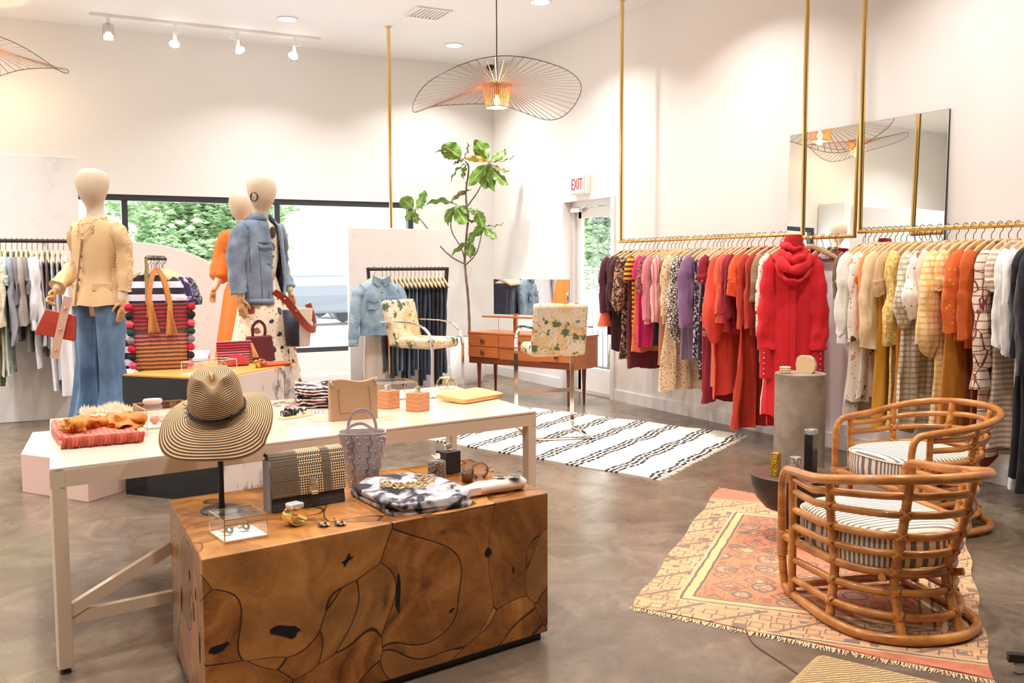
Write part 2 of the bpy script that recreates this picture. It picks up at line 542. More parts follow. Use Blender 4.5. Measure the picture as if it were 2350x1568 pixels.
# building and parked car across the street
b = thing('street_building', 'pale building across the street, seen through the right window pane', 'building', (9.5, 40, -.11))
PALEB = plain('pale facade', (.85, .85, .84), .9)
MB().box((0, 0, 2.4), (9, 3, 4.8)).build('facade', PALEB, b, smooth=False)
BL = plain('pale blue pane', (.42, .52, .60), .2)
for i in range(6): MB().box((-3.6+i*1.4, -1.52, 2.0), (.85, .06, 1.3)).build('window', BL, b, smooth=False)
MB().box((0, -2, 3.1), (9, 1.2, .12)).build('awning', plain('awning', (.75, .78, .8), .8), b, smooth=False)
b = thing('street_house', 'pale house with small panes left of the tree outside', 'building', (1.0, 30, -.11))
MB().box((0, 0, 2), (3.2, 2.5, 4)).build('facade', PALEB, b, smooth=False)
for i in range(4): MB().box((-1.1+(i % 2)*.7, -1.27, 2.0+(i//2)*.75), (.55, .06, .6)).build('window', BL, b, smooth=False)
def car(name, label, x, y, rz, col):
    r = thing(name, label, 'car', (x, y, -.11), rz, 'parked cars outside')
    P = plain('car paint '+str(col), col, .3)
    prof = [(-2.1, .35), (-2.15, .75), (-1.3, .9), (-.75, 1.4), (.75, 1.42), (1.4, .92), (2.1, .8), (2.15, .35)]
    m = MB()
    m.loft([[(x, s*.8*(1 if z < 1 else .8), z) for x, z in prof] for s in (-1, 1)])
    m.build('body', P, r, smooth=False, bevel=.08)
    for s in (-1, 1):
        MB().prism([(-1.1, 0), (-.7, .4), (.7, .41), (1.2, 0)], 0, .02).map(lambda p: (p[0], s*(.70+p[2])+s*.02, .95+p[1]*.95)).build('side_window', BL, r, smooth=False)
        for wx in (-1.35, 1.35):
            MB().lathe([(.01, -.1), (.3, -.1), (.32, 0), (.3, .1), (.01, .1)], (0, 0, 0), 16).map(lambda p: (wx+p[0], s*.76+p[2], .32+p[1])).build('wheel', plain('dusty tyre', (.22, .22, .23), .8), r)
car('parked_car', 'grey parked car seen low in the right window pane', 7.3, 26.0, R(6), (.20, .22, .25))
car('parked_car', 'blue-grey parked car farther off, behind the grey one', 10.2, 29.5, R(4), (.24, .29, .36))

# ---------------------------------------------------------------- ceiling fittings
def downlight(x, y, label):
    r = thing('recessed_downlight', label, 'ceiling light', (x, y, ZC), 0, 'recessed ceiling lights')
    MB().lathe([(.115, -.001), (.118, -.008), (.098, -.012), (.095, -.002)], n=28).build('trim_ring', WHITEP, r)
    MB().lathe([(.001, -.004), (.094, -.004), (.094, -.002), (.001, -.002)], n=24).build('lens', emis('lens glow', (1, .96, .9), 6), r)
for (x, y), l in zip(DOWN_AND_FILL_LIGHTS[:3], ('round recessed light beside the track lights', 'round recessed light right of the ceiling vent, near the corner', 'round recessed light at the top edge, right of the pendant cord')):
    downlight(x, y, l)
v = thing('ceiling_vent', 'square white air vent with dark louvres in the ceiling', 'vent', (4.05, 9.62, ZC))
m = MB()
for s in (-1, 1): m.box((s*.19, 0, -.008), (.03, .41, .016)).box((0, s*.19, -.008), (.35, .03, .016))
m.build('frame', WHITEP, v, smooth=False)
MB().box((0, 0, -.002), (.36, .36, .003)).build('backing', plain('vent dark', (.05, .05, .055), .8), v, smooth=False)
m = MB()
for i in range(8):
    m.box((-.15+i*.043, 0, -.008), (.022, .35, .003), m=Matrix.Rotation(R(35), 3, 'Y'))
m.build('louvre', WHITEP, v, smooth=False)
c = thing('security_camera', 'small black dome camera hanging from the ceiling by the corner', 'camera', (5.68, 11.4, ZC))
MB().lathe([(.001, 0), (.06, 0), (.06, -.05), (.05, -.07)], n=16).build('mount', WHITEP, c)
MB().lathe([(.05, -.07), (.05, -.1), (.03, -.135), (.001, -.145)], n=16).build('dome', BLACKM, c)
t_ = thing('lighting_track', 'white ceiling track above the shop window', 'track', (2.1, 11.23, ZC))
MB().box((0, 0, -.016), (2.5, .036, .03)).build('rail', WHITEP, t_, smooth=False)
SPOT = emis('spot glow', (1, .97, .92), 9)
for i, (x, tx) in enumerate(((1.03, .02), (1.71, .05), (2.39, -.1), (3.04, .1))):
    r = thing('track_spotlight', ['white track spotlight with clear cylinder shade, leftmost on the ceiling track', 'white track spotlight, second from the left on the ceiling track',
              'white track spotlight, third from the left on the ceiling track', 'white track spotlight at the right end of the ceiling track'][i], 'spotlight', (x, 11.23, ZC-.03), 0, 'track spotlights')
    if i == 0:
        MB().lathe([(.055, -.07), (.06, -.10), (.06, -.23), (.056, -.23), (.056, -.1), (.05, -.075)], n=18).build('shade', glassy('spot shade', (.93, .93, .93), .3), r)
        MB().lathe([(.001, 0), (.02, 0), (.02, -.08), (.03, -.09), (.03, -.16), (.001, -.16)], n=12).build('holder', WHITEP, r)
        MB().lathe([(.001, -.15), (.05, -.19), (.05, -.225), (.001, -.23)], n=16).build('bulb', SPOT, r)
    else:
        MB().lathe([(.001, 0), (.022, 0), (.022, -.05), (.001, -.05)], n=12).tube(cr([(0, 0, -.04), (tx, 0, -.07), (0, 0, -.1)], 4), .006, 6).tube([(0, 0, -.09), (0, 0, -.17)], .022, 10).build('holder', WHITEP, r)
        q = Matrix.Rotation(tx*4, 3, 'Y')@Matrix.Rotation(R(-22), 3, 'X')
        MB().lathe([(.02, 0), (.026, -.02), (.055, -.05), (.056, -.065), (.001, -.075)], n=16).map(lambda p: q@p+V((0, 0, -.165))).build('bulb', SPOT, r)

def pendant(label, x, y, z, rz, top=ZC, flip=False, rad=.76):
    """wide wire-brimmed pendant with a copper-ribbon drum"""
    r = thing('wire_pendant_lamp', label, 'pendant lamp', (x, y, z), rz, 'wire brim pendant lamps')
    m = MB().tube([(0, 0, .12), (0, 0, top-z)], .005, 6)
    m.lathe([(.001, top-z), (.05, top-z), (.05, top-z-.025), (.001, top-z-.03)], n=14)
    m.build('cord', BLACKM, r)
    ZR = [.06, -.12, .06, .02, -.12, .06, .20, .16]
    if flip: ZR = [ZR[(4-i) % 8] for i in range(8)]
    def rim(a):
        i = int(a/(pi/4)) % 8
        t = a/(pi/4)-int(a/(pi/4))
        p = [ZR[(i+k) % 8] for k in (-1, 0, 1, 2)]
        z = .5*(2*p[1]+(p[2]-p[0])*t+(2*p[0]-5*p[1]+4*p[2]-p[3])*t*t+(3*p[1]-p[0]-3*p[2]+p[3])*t**3)
        return V((rad*cos(a), rad*sin(a), z))
    MB().tube([rim(2*pi*i/72) for i in range(72)], .0035, 5, True).build('rim', BLACKM, r)
    COP = plain('copper ribbon', (.40, .17, .10), .45, .3)
    N = 60
    m = MB()
    for i in range(N):
        a = 2*pi*i/N
        q = rim(a)
        m.bar((.132*cos(a), .132*sin(a), .11), q, .0085, .0012)
    m.build('brim_ribbon', COP, r, smooth=False)
    m = MB()
    for i in range(44):
        a = 2*pi*i/44
        m.bar((.135*cos(a), .135*sin(a), .115), (.102*cos(a), .102*sin(a), -.09), .009, .0015, (cos(a), sin(a), 0))
    m.build('drum_ribbon', plain('copper drum', (.72, .30, .10), .45, .15), r, smooth=False)
    MB().ring((0, 0, -.09), .102, .004, n=36).build('drum_hoop', BLACKM, r)
    m = MB().ring((0, 0, .115), .135, .004, n=36)
    for k in range(3):
        a = k*2.1
        m.tube([(0, 0, .115), (.135*cos(a), .135*sin(a), .115)], .003, 5)
    m.build('drum_frame', BLACKM, r)
    MB().lathe([(.001, .12), (.024, .12), (.026, .03), (.02, .02), (.001, .02)], n=12).build('socket', plain('copper socket', (.4, .2, .1), .4, .6), r)
    MB().lathe([(.001, .025), (.014, .02), (.03, -.03), (.03, -.05), (.018, -.068), (.001, -.074)], n=14).build('bulb', emis('bulb glow', (1, .72, .32), 30), r)
    l = bpy.data.lights.new('bulb_light', 'POINT'); l.energy = 22; l.color = (1, .75, .45); l.shadow_soft_size = .035
    lo = bpy.data.objects.new('bulb_light', l); COL.objects.link(lo); lo.location = (x, y, z-.1)
pendant('black wire-brimmed pendant lamp with lit copper drum, over the shop floor', 3.95, 7.8, 3.02, R(-27.7))
pendant('wire-brimmed pendant lamp cut by the frame near the track lights', -.14, 11.06, 3.58, R(-27.7), flip=True)

e = thing('exit_sign', 'white box sign with red EXIT letters above the side door', 'sign', (XW, 9.53, 2.44))
MB().box((-.035, 0, 0), (.07, .33, .22)).build('housing', plain('sign white', (.9, .88, .86), .5), e, smooth=False, bevel=.008)
MB().box((-.08, 0, 0), (.01, .30, .19)).build('face', _mc['sign white'], e, smooth=False)
def text(name, body, size, mat, parent, loc, rot, ext=.002):
    cu = bpy.data.curves.new(name+'_curve', 'FONT')
    cu.body = body; cu.size = size; cu.extrude = ext; cu.align_x = 'CENTER'; cu.align_y = 'CENTER'
    oc = bpy.data.objects.new(name+'_curve', cu)
    COL.objects.link(oc)
    bpy.context.view_layer.update()
    me = bpy.data.meshes.new_from_object(oc.evaluated_get(bpy.context.evaluated_depsgraph_get()))
    bpy.data.objects.remove(oc)
    o = bpy.data.objects.new(name, me)
    COL.objects.link(o)
    me.materials.clear()
    me.materials.append(mat)
    o.parent = parent; o.location = loc; o.rotation_euler = rot
    return o
tx = text('lettering', 'EXIT', .165, plain('exit red', (.62, .02, .03), .5), e, (-.087, 0, 0), (R(90), 0, R(-90)))
tx.scale = (.72, 1.12, 1)

# brass support poles
def pole(label, x, y, z0, z1=ZC, r=.02):
    t = thing('brass_pole', label, 'pole', (x, y, z0), 0)
    MB().tube([(0, 0, 0), (0, 0, z1-z0-.005)], r, 14).build('tube', BRASS, t)
    MB().lathe([(.001, z1-z0), (r*1.9, z1-z0), (r*1.9, z1-z0-.012), (r, z1-z0-.018)], n=18).build('flange', BRASS, t)

def m_plaster():
    t = NT('mottled plaster')
    o = t.co()
    n1 = t.noise(o, 1.8, 7, .7, 0)
    c = t.ramp(n1, [(.34, (.80, .78, .77)), (.45, (.88, .86, .845)), (.58, (.90, .88, .86)), (.7, (.85, .82, .79))])
    sp = t.ma('GREATER_THAN', t.noise(o, 11, 4, .7), .63)
    c = t.mix(t.ma('MULTIPLY', sp, .22), c, (.6, .57, .55))
    return t.done(c, .45)
PLAST = m_plaster()
def slab(label, poly, y, th):
    m = MB().prism(poly, 0, th).map(lambda p: (p[0], p[2], p[1]))
    single('display_partition', m, PLAST, label, 'partition', (0, y, 0), 0, smooth=False, bevel=.006)
slab('tall pale mottled plaster partition behind the rack at the left edge', [(-1.6, 0), (.623, 0), (.623, 2.585), (-1.6, 2.60)], 10.40, .06)
slab('square-cut mottled plaster partition behind the rack of jeans', [(3.36, 0), (4.475, 0), (4.475, 1.935), (3.36, 1.935)], 10.33, .07)
cv = [(1.08, 0), (2.62, 0), (2.6, .55), (2.45, .95), (2.28, 1.2), (2.09, 1.35), (1.94, 1.495), (1.81, 1.585), (1.66, 1.65), (1.5, 1.705), (1.3, 1.745), (1.08, 1.765)]
slab('mottled plaster partition with a curved top edge behind the striped T-shirt', cv, 10.36, .06)
pole('slim brass pole from the ceiling to the square-cut partition', 3.883, 10.365, 1.94)
# ---------------------------------------------------------------- clothes rails, hangers, garments
WOODH = NT('hanger wood')
c = WOODH.mix(WOODH.noise(WOODH.co('Object', (3, 3, 30)), 3, 4), (.62, .40, .20), (.82, .60, .36))
WOODH = WOODH.done(c, .35)
_hang = {}
def hanger(label, x, y, z, rz, group, w=.215, clip=False):
    """wooden shoulder hanger hooked over a rail whose centre is at z"""
    if clip not in _hang:
        m = MB()
        path = cr([(-w, -.028, -.205), (-w*.82, -.018, -.178), (-w*.45, -.004, -.138), (-.03, 0, -.108), (0, 0, -.103), (.03, 0, -.108), (w*.45, -.004, -.138), (w*.82, -.018, -.178), (w, -.028, -.205)], 3)
        k = len(path)
        m.tube(path, [.010+.010*min(1, min(i, k-1-i)/5) for i in range(k)], 8, sq=.62, up=(0, 1, 0))
        o = m.build('clothes_hanger', WOODH)
        hk = MB().tube(cr([(0, 0, -.108), (0, 0, -.06), (.006, 0, -.045), (.024, 0, -.028), (.0265, 0, 0), (.019, 0, .019), (0, 0, .0265), (-.019, 0, .019), (-.027, 0, -.002)], 3), .0026, 5).build('hook', WIRE, o)
        if clip:
            MB().tube([(-w*.6, 0, -.20), (w*.6, 0, -.20)], .003, 5).tube([(-w*.6, 0, -.15), (-w*.6, 0, -.2)], .003, 5).tube([(w*.6, 0, -.15), (w*.6, 0, -.2)], .003, 5).build('trouser_bar', WIRE, o)
        _hang[clip] = o
    else: o = copy_tree(_hang[clip])
    o.location = (x, y, z); o.rotation_euler = (0, 0, rz)
    return tag(o, label, 'hanger', group)

def rail(label, a, b, r=.017, ups=(), mat=None, ztop=ZC):
    t = thing('clothes_rail', label, 'clothes rail', a)
    d = V(b)-V(a)
    MB().tube([(0, 0, 0), tuple(d)], r, 12).build('rail', mat or BRASS, t)
    for u in ups:
        p = d*u
        MB().tube([tuple(p), (p.x, p.y, ztop-a[2]-.004)], r*1.15, 12).build('upright', mat or BRASS, t)
        MB().lathe([(.001, 0), (r*2, 0), (r*2, -.012), (r*1.15, -.018)], (p.x, p.y, ztop-a[2]-.001), 16).build('flange', mat or BRASS, t)
    return t

def garment(name, label, cat, x, y, z, rz, mat, ln, hw=.2, hem=None, th=.022, fold=.012, nf=6, sl=None, sw=.05, puff=0, cuff=None, cmat=None,
            group=None, seed=0, sho=.2, top=-.115, slash=0, collar=True, near=-1, yoff=0, hood=False, trim=None):
    """a garment on its hanger; local x runs along the hanger, the room side is x<0"""
    rd = random.Random(seed)
    hem = hem or hw
    t = thing(name, label, cat, (x, y, z), rz, group)
    p1, p2 = rd.random()*6, rd.random()*6
    prof = [(top, .055, .02), (top-.02, .085, .02), (top-.05, sho*.72, .022), (top-.085, sho, .026), (top-.13, sho+.008, th), (top-.22, hw*.97, th)]
    n0 = 9
    for i in range(1, n0+1):
        k = i/n0
        prof.append((top-.22-(ln-.22)*k, lerp(hw*.97, hem, k**1.2), th*(1+.35*k)))
    rings = []
    N = 44
    for z_, w, h in prof:
        k = max(0, min(1, (top-.1-z_)/max(.2, ln-.1)))
        A = fold*k**.8
        ring = []
        for j in range(N):
            a = 2*pi*j/N
            cx, sx = cos(a), sin(a)
            X = w*(abs(cx)**.8)*(1 if cx > 0 else -1)
            Y = h*(abs(sx)**.7)*(1 if sx > 0 else -1)
            Y += A*sin(X/max(hw, .1)*nf+p1+.8*k)+A*.4*sin(X/max(hw, .1)*nf*2.1+p2)
            X += A*.5*sin(3*sx+p2+z_*5)*(1 if abs(cx) > .6 else 0)
            dz = 0
            if z_ < top-ln*.85: dz = .012*sin(X*19+p1)+slash*X
            ring.append((X, Y+yoff*k, z_+dz))
        rings.append(ring)
    body = MB().loft(rings, c0=True, c1=False)
    body.crumple(.020, seed % 17, (7, 12, 2.4), lambda v: max(.1, min(1, (top-.1-v.z)*3)))
    body.build('body', mat, t, ang=80)
    if collar:
        MB().loft([[(r*cos(2*pi*j/16), r*.5*sin(2*pi*j/16), zz) for j in range(16)] for r, zz in ((.062, top-.012), (.06, top+.012), (.054, top+.014), (.05, top-.01))], False, False).build('collar', mat, t)
    if sl:
        for s in (-1, 1):
            q = rd.random()*.015
            path = cr([(s*(sho-.03), 0, top-.075), (s*(sho+.02), -q, top-.13), (s*(sho+.035), -.012-q, top-.26), (s*(sho+.04+.02*puff), -.02-q, top-.09-sl*.6), (s*(sho+.03+.02*puff), -.022, top-.085-sl)], 5)
            k = len(path)
            rr = []
            for i in range(k):
                f = i/(k-1)
                r_ = lerp(.052, sw, min(1, f*2))
                if puff: r_ = lerp(.045, sw+puff*.045, sin(min(1, f*1.08)*pi/2)**1.3) if f < .84 else lerp(sw+puff*.045, .032, (f-.84)/.16)
                rr.append(r_*(1+.03*sin(i*1.9+p1)))
            m = MB()
            o0 = len(m.v)
            m.tube(path, rr, 20, sq=.62, up=(0, 1, 0))
            for i, v in enumerate(m.v):
                a = (i % 20)/20*2*pi
                f = (i//20)/(k-1)
                v += V((cos(a), sin(a)*.6, 0))*((.003+.06*sw)*sin(5*a+p1+f*3)*min(1, f*1.6))
            m.crumple(.026, seed % 13+s, (11, 11, 5), lambda v: max(.12, min(1, (top-.1-v.z)*5)))
            so = m.build('sleeve', mat, t, ang=80)
            if cuff:
                e = path[-1]
                m = MB().loft([[(e.x+r*cos(2*pi*j/14), e.y+r*.62*sin(2*pi*j/14), e.z+zz) for j in range(14)] for r, zz in ((cuff[0]*.8, .02), (cuff[0], -.01), (cuff[0]*cuff[2], -cuff[1]), (cuff[0]*cuff[2]*.9, -cuff[1]+.004))])
                m.build('cuff', cmat or mat, so)
    if trim:
        m = MB()
        m.loft([[(p[0]*1.02, p[1]*1.1, p[2]-dz) for p in rings[-1]] for dz in (-.015, trim[1])], False, False)
        m.build('hem_trim', trim[0], t, ang=80)
    return t

def trousers(label, x, y, z, rz, mat, ln, hw=.19, hem=.12, th=.028, group=None, seed=0, name='jeans', split=.3, flare=0):
    """trousers clipped by the waistband, both legs folded together"""
    rd = random.Random(seed)
    t = thing(name, label, name, (x, y, z), rz, group)
    top = -.2
    p1 = rd.random()*6
    rings = []
    for i in range(12):
        k = i/11
        w = lerp(hw, hem, min(1, k*1.3))+flare*max(0, k-.6)
        rings.append([(w*cos(a)*abs(cos(a))**-.3 if abs(cos(a)) > .01 else 0, th*sin(a)*(1 if k > .04 else .7)+.010*k*sin(cos(a)*4+p1), top-ln*k) for a in [2*pi*(j+.5)/28 for j in range(28)]])
    MB().loft(rings).crumple(.012, seed, (9, 9, 3)).build('legs', mat, t, ang=70)
    w0 = hw*1.03
    MB().loft([[(w0*cos(2*pi*j/24), th*.95*sin(2*pi*j/24), zz) for j in range(24)] for zz in (top+.012, top-.03)]).build('waistband', mat, t, ang=50)
    return t

XR, ZR_ = 5.625, 1.75
FARR = 'hangers on the far brass rail'
NEARR = 'hangers on the near brass rail'
rail('brass clothes rail hung from two poles beside the exit door', (XR, 8.30, ZR_), (XR, 5.69, ZR_), ups=(.01, .995))
rail('brass clothes rail with one pole in view, ending at the right edge', (XR, 5.135, ZR_), (XR, 1.9, ZR_), ups=(.003, .99))

S = srgb
C = {
 'plum': cloth('plum', S(92, 36, 56)), 'darkplum': cloth('darkplum', S(62, 24, 36)), 'wine': cloth('wine', S(110, 30, 44)), 'coffee': cloth('coffee', S(74, 38, 36)),
 'leopard': cloth('leopard', S(52, 30, 26), 'speck', S(205, 160, 125), S(120, 60, 50), .8), 'yellowred': cloth('yellowred', S(235, 190, 40), 'hstripe', S(120, 26, 34), None, 1.6),
 'hotpink': cloth('hotpink', S(226, 36, 108)), 'orangeemb': cloth('orangeemb', S(232, 120, 66), 'dots', S(150, 40, 60)), 'lace': cloth('lace', S(120, 44, 66), 'speck', S(190, 120, 120)),
 'rosepink': cloth('rosepink', S(226, 138, 142)), 'palepink': cloth('palepink', S(238, 180, 176), 'vstripe', S(214, 128, 136)), 'blush': cloth('blush', S(240, 205, 196)),
 'navy': cloth('navy', S(30, 32, 44)), 'tan': cloth('tan', S(190, 130, 92)), 'dotbeige': cloth('dotbeige', S(240, 204, 164), 'dots', S(80, 50, 48), None, 1.2),
 'snake': cloth('snake', S(238, 224, 208), 'snake', S(80, 66, 64)), 'lilac': cloth('lilac', S(142, 106, 144)), 'lilac2': cloth('lilac2', S(166, 136, 160)), 'navyfl': cloth('navyfl', S(48, 36, 66), 'speck', S(230, 214, 226)),
 'blackstar': cloth('blackstar', S(36, 28, 40), 'dots', S(214, 160, 150), None, .7), 'darkred': cloth('darkred', S(134, 16, 34)), 'crimson': cloth('crimson', S(176, 24, 48)), 'redflor': cloth('redflor', S(150, 24, 40), 'floral', S(214, 120, 110), S(60, 20, 30)),
 'coral': cloth('coral', S(234, 72, 50)), 'coral2': cloth('coral2', S(240, 106, 74)), 'fringe': cloth('fringe', S(232, 176, 150), 'vstripe', S(206, 140, 116)), 'orange': cloth('orange', S(240, 88, 26)), 'rust': cloth('rust', S(196, 56, 30)), 'rust2': cloth('rust2', S(176, 44, 26)),
 'khaki': cloth('khaki', S(158, 128, 92)), 'camo': cloth('camo', S(120, 96, 66)), 'whitered': cloth('whitered', S(244, 232, 222), 'floral', S(184, 28, 48), S(120, 30, 50), 1.0),
 'red': cloth('red', S(222, 20, 32)), 'deepred': cloth('deepred', S(190, 14, 26)), 'white': cloth('white', S(240, 236, 228)), 'white2': cloth('white2', S(236, 226, 214)), 'whitefl': cloth('whitefl', S(244, 232, 214), 'floral', S(232, 150, 60), S(100, 74, 54), 1.1),
 'peach': cloth('peach', S(236, 140, 74)), 'cream': cloth('cream', S(236, 206, 160)), 'sand': cloth('sand', S(214, 176, 128)), 'ochre': cloth('ochre', S(214, 154, 44)), 'mustard': cloth('mustard', S(206, 134, 36)), 'yellowfl': cloth('yellowfl', S(226, 184, 76), 'speck', S(244, 226, 170)),
 'plaidw': cloth('plaidw', S(240, 230, 212), 'plaid', S(176, 158, 116), S(170, 150, 120), 1.2), 'flw': cloth('flw', S(246, 234, 220), 'floral', S(214, 80, 90), S(120, 120, 80), .7), 'ging': cloth('ging', S(240, 220, 204), 'plaid', S(226, 186, 160), None, 3),
 'plaidy': cloth('plaidy', S(248, 226, 186), 'plaid', S(240, 178, 62), S(246, 196, 90), 1.1), 'embor': cloth('embor', S(206, 92, 24)), 'emborfl': cloth('emborfl', S(212, 96, 24), 'floral', S(232, 70, 30), S(240, 180, 40), .8), 'rustb': cloth('rustb', S(160, 62, 22)),
 'geo': cloth('geo', S(240, 222, 200), 'geo', S(140, 66, 60)), 'whitest': cloth('whitest', S(240, 226, 206), 'hstripe', S(206, 172, 150), None, 2.2), 'pure': cloth('pure', S(246, 244, 240)), 'velvet': cloth('velvet', S(24, 20, 28)),
 'grey': cloth('grey', S(150, 152, 164), 'heather'), 'greyb': cloth('greyb', S(168, 158, 150), 'heather'), 'greyd': cloth('greyd', S(128, 124, 124), 'heather'), 'sage': cloth('sage', S(128, 140, 112)), 'olive': cloth('olive', S(112, 92, 60)), 'mintfl': cloth('mintfl', S(206, 226, 216), 'floral', S(150, 170, 150), S(120, 140, 120), .8),
 'whitec': cloth('whitec', S(232, 232, 238)), 'silver': cloth('silver', S(206, 204, 206)), 'ivory': cloth('ivory', S(236, 222, 196), 'floral', S(180, 190, 160), S(170, 150, 120)),
}
# each row: rail position, colour, words, length, dict of shape options
FAR = [
 (8.22, 'plum', 'plum bell-sleeved blouse with ruffled orange cuffs', 'blouse', .85, dict(sl=.52, sw=.06, cuff=(.05, .15, 1.7), cmat='coral2', fold=.016)),
 (8.12, 'darkplum', 'dark plum long-sleeved dress next to the bell-sleeved blouse', 'dress', 1.0, dict(sl=.5)),
 (8.04, 'coffee', 'coffee brown loose blouse beside the dark leopard shirt', 'blouse', .62, dict(sl=.42, sw=.06)),
 (7.94, 'leopard', 'brown and pink leopard-print long shirt dress', 'dress', 1.07, dict(sl=.5, sw=.062, puff=.4, hem=.24)),
 (7.85, 'wine', 'wine red straight long dress right of the leopard print', 'dress', 1.16, dict(fold=.01)),
 (7.78, 'yellowred', 'narrow yellow and dark red striped dress', 'dress', .92, dict(th=.026, sl=.2)),
 (7.71, 'orangeemb', 'orange embroidered dress with its hem below the hot pink one', 'dress', .98, dict(hem=.23)),
 (7.64, 'hotpink', 'hot pink loose tunic dress', 'dress', .88, dict(hem=.24, fold=.018, sl=.12, slash=.3)),
 (7.56, 'lace', 'burgundy speckled lace top with short sleeves', 'top', .66, dict(sl=.3, sw=.06)),
 (7.48, 'rosepink', 'rose pink long-sleeved blouse', 'blouse', .68, dict(sl=.56, sw=.05, cuff=(.038, .05, 1.0))),
 (7.42, 'navy', 'near-black skirt dress showing below the rose pink blouse', 'dress', .9, dict()),
 (7.36, 'palepink', 'pale pink striped blouse with long sleeves', 'blouse', .66, dict(sl=.58, sw=.048)),
 (7.30, 'tan', 'tan draped dress with a slanted hem', 'dress', .98, dict(slash=.4, hem=.22)),
 (7.25, 'blush', 'blush white sleeveless top between the pink blouse and the dotted dress', 'top', .7, dict()),
 (7.17, 'dotbeige', 'beige dress sprinkled with dark dots, long and full', 'dress', 1.3, dict(sl=.5, sw=.07, hem=.28, fold=.026, nf=8)),
 (7.06, 'snake', 'cream snakeskin-print long blouse', 'blouse', .84, dict(sl=.72, sw=.05, puff=.5)),
 (6.98, 'lilac2', 'pale mauve sheer dress behind the lilac blouse', 'dress', 1.0, dict(hem=.22)),
 (6.88, 'lilac', 'lilac sheer blouse with wide loose sleeves', 'blouse', .66, dict(sl=.60, sw=.082, fold=.02)),
 (6.80, 'navyfl', 'navy dress with a pale blossom print, hem below the lilac blouse', 'dress', .98, dict(hem=.22)),
 (6.75, 'lilac2', 'mauve slip dress right of the navy blossom dress', 'dress', .96, dict()),
 (6.70, 'blackstar', 'black dress with scattered pale stars', 'dress', 1.14, dict(hem=.22)),
 (6.66, 'redflor', 'dark red dress with pale flowers', 'dress', 1.26, dict(sl=.2, hem=.22)),
 (6.60, 'darkred', 'dark red long tiered dress, hem lowest left of the coral dress', 'dress', 1.34, dict(hem=.26, fold=.024)),
 (6.55, 'fringe', 'pinkish fringed dress under the coral sleeves', 'dress', 1.2, dict(hem=.2)),
 (6.48, 'coral', 'coral red dress with big puffed sleeves', 'dress', 1.22, dict(sl=.72, sw=.075, puff=.75, hem=.27, fold=.026, slash=.3)),
 (6.42, 'coral2', 'salmon coral blouse with turned-up cuffs', 'blouse', .7, dict(sl=.46, sw=.06, cuff=(.06, .08, 1.1))),
 (6.35, 'crimson', 'crimson blouse with ruffled cuffs', 'blouse', .72, dict(sl=.46, sw=.05, cuff=(.045, .08, 1.4))),
 (6.30, 'darkred', 'dark red narrow top behind the orange dress', 'top', .62, dict(sl=.5)),
 (6.21, 'orange', 'bright orange top with wide short sleeves', 'top', .66, dict(sl=.30, sw=.085)),
 (6.14, 'rust', 'rust red long dress reaching nearly to the floor', 'dress', 1.50, dict(hem=.32, fold=.034, nf=9, sl=.55, sw=.055)),
]
def row(rows, hgroup, railname, x0, rz, z=ZR_, axis='y', off=(0, 0), hsl=None):
    for i, (pos, col, words, cat, ln, kw) in enumerate(rows):
        kw = dict(kw)
        if 'cmat' in kw: kw['cmat'] = C[kw['cmat']]
        x, y = (x0, pos) if axis == 'y' else (pos, x0)
        hanger('light wooden hanger holding the '+' '.join(words.split(',')[0].split()[:11]), x, y, z, rz, hgroup)
        garment({'dress': 'hanging_dress', 'blouse': 'hanging_blouse', 'top': 'hanging_tunic', 'shirt': 'hanging_shirt', 'sweater': 'hanging_sweater'}[cat], words+', '+railname if len(words.split()) < 8 else words,
                cat, x, y, z, rz, C[col], ln, seed=int(pos*100)+i, group=None, **kw)
row(FAR, FARR, 'on the far brass rail', XR, R(-4))
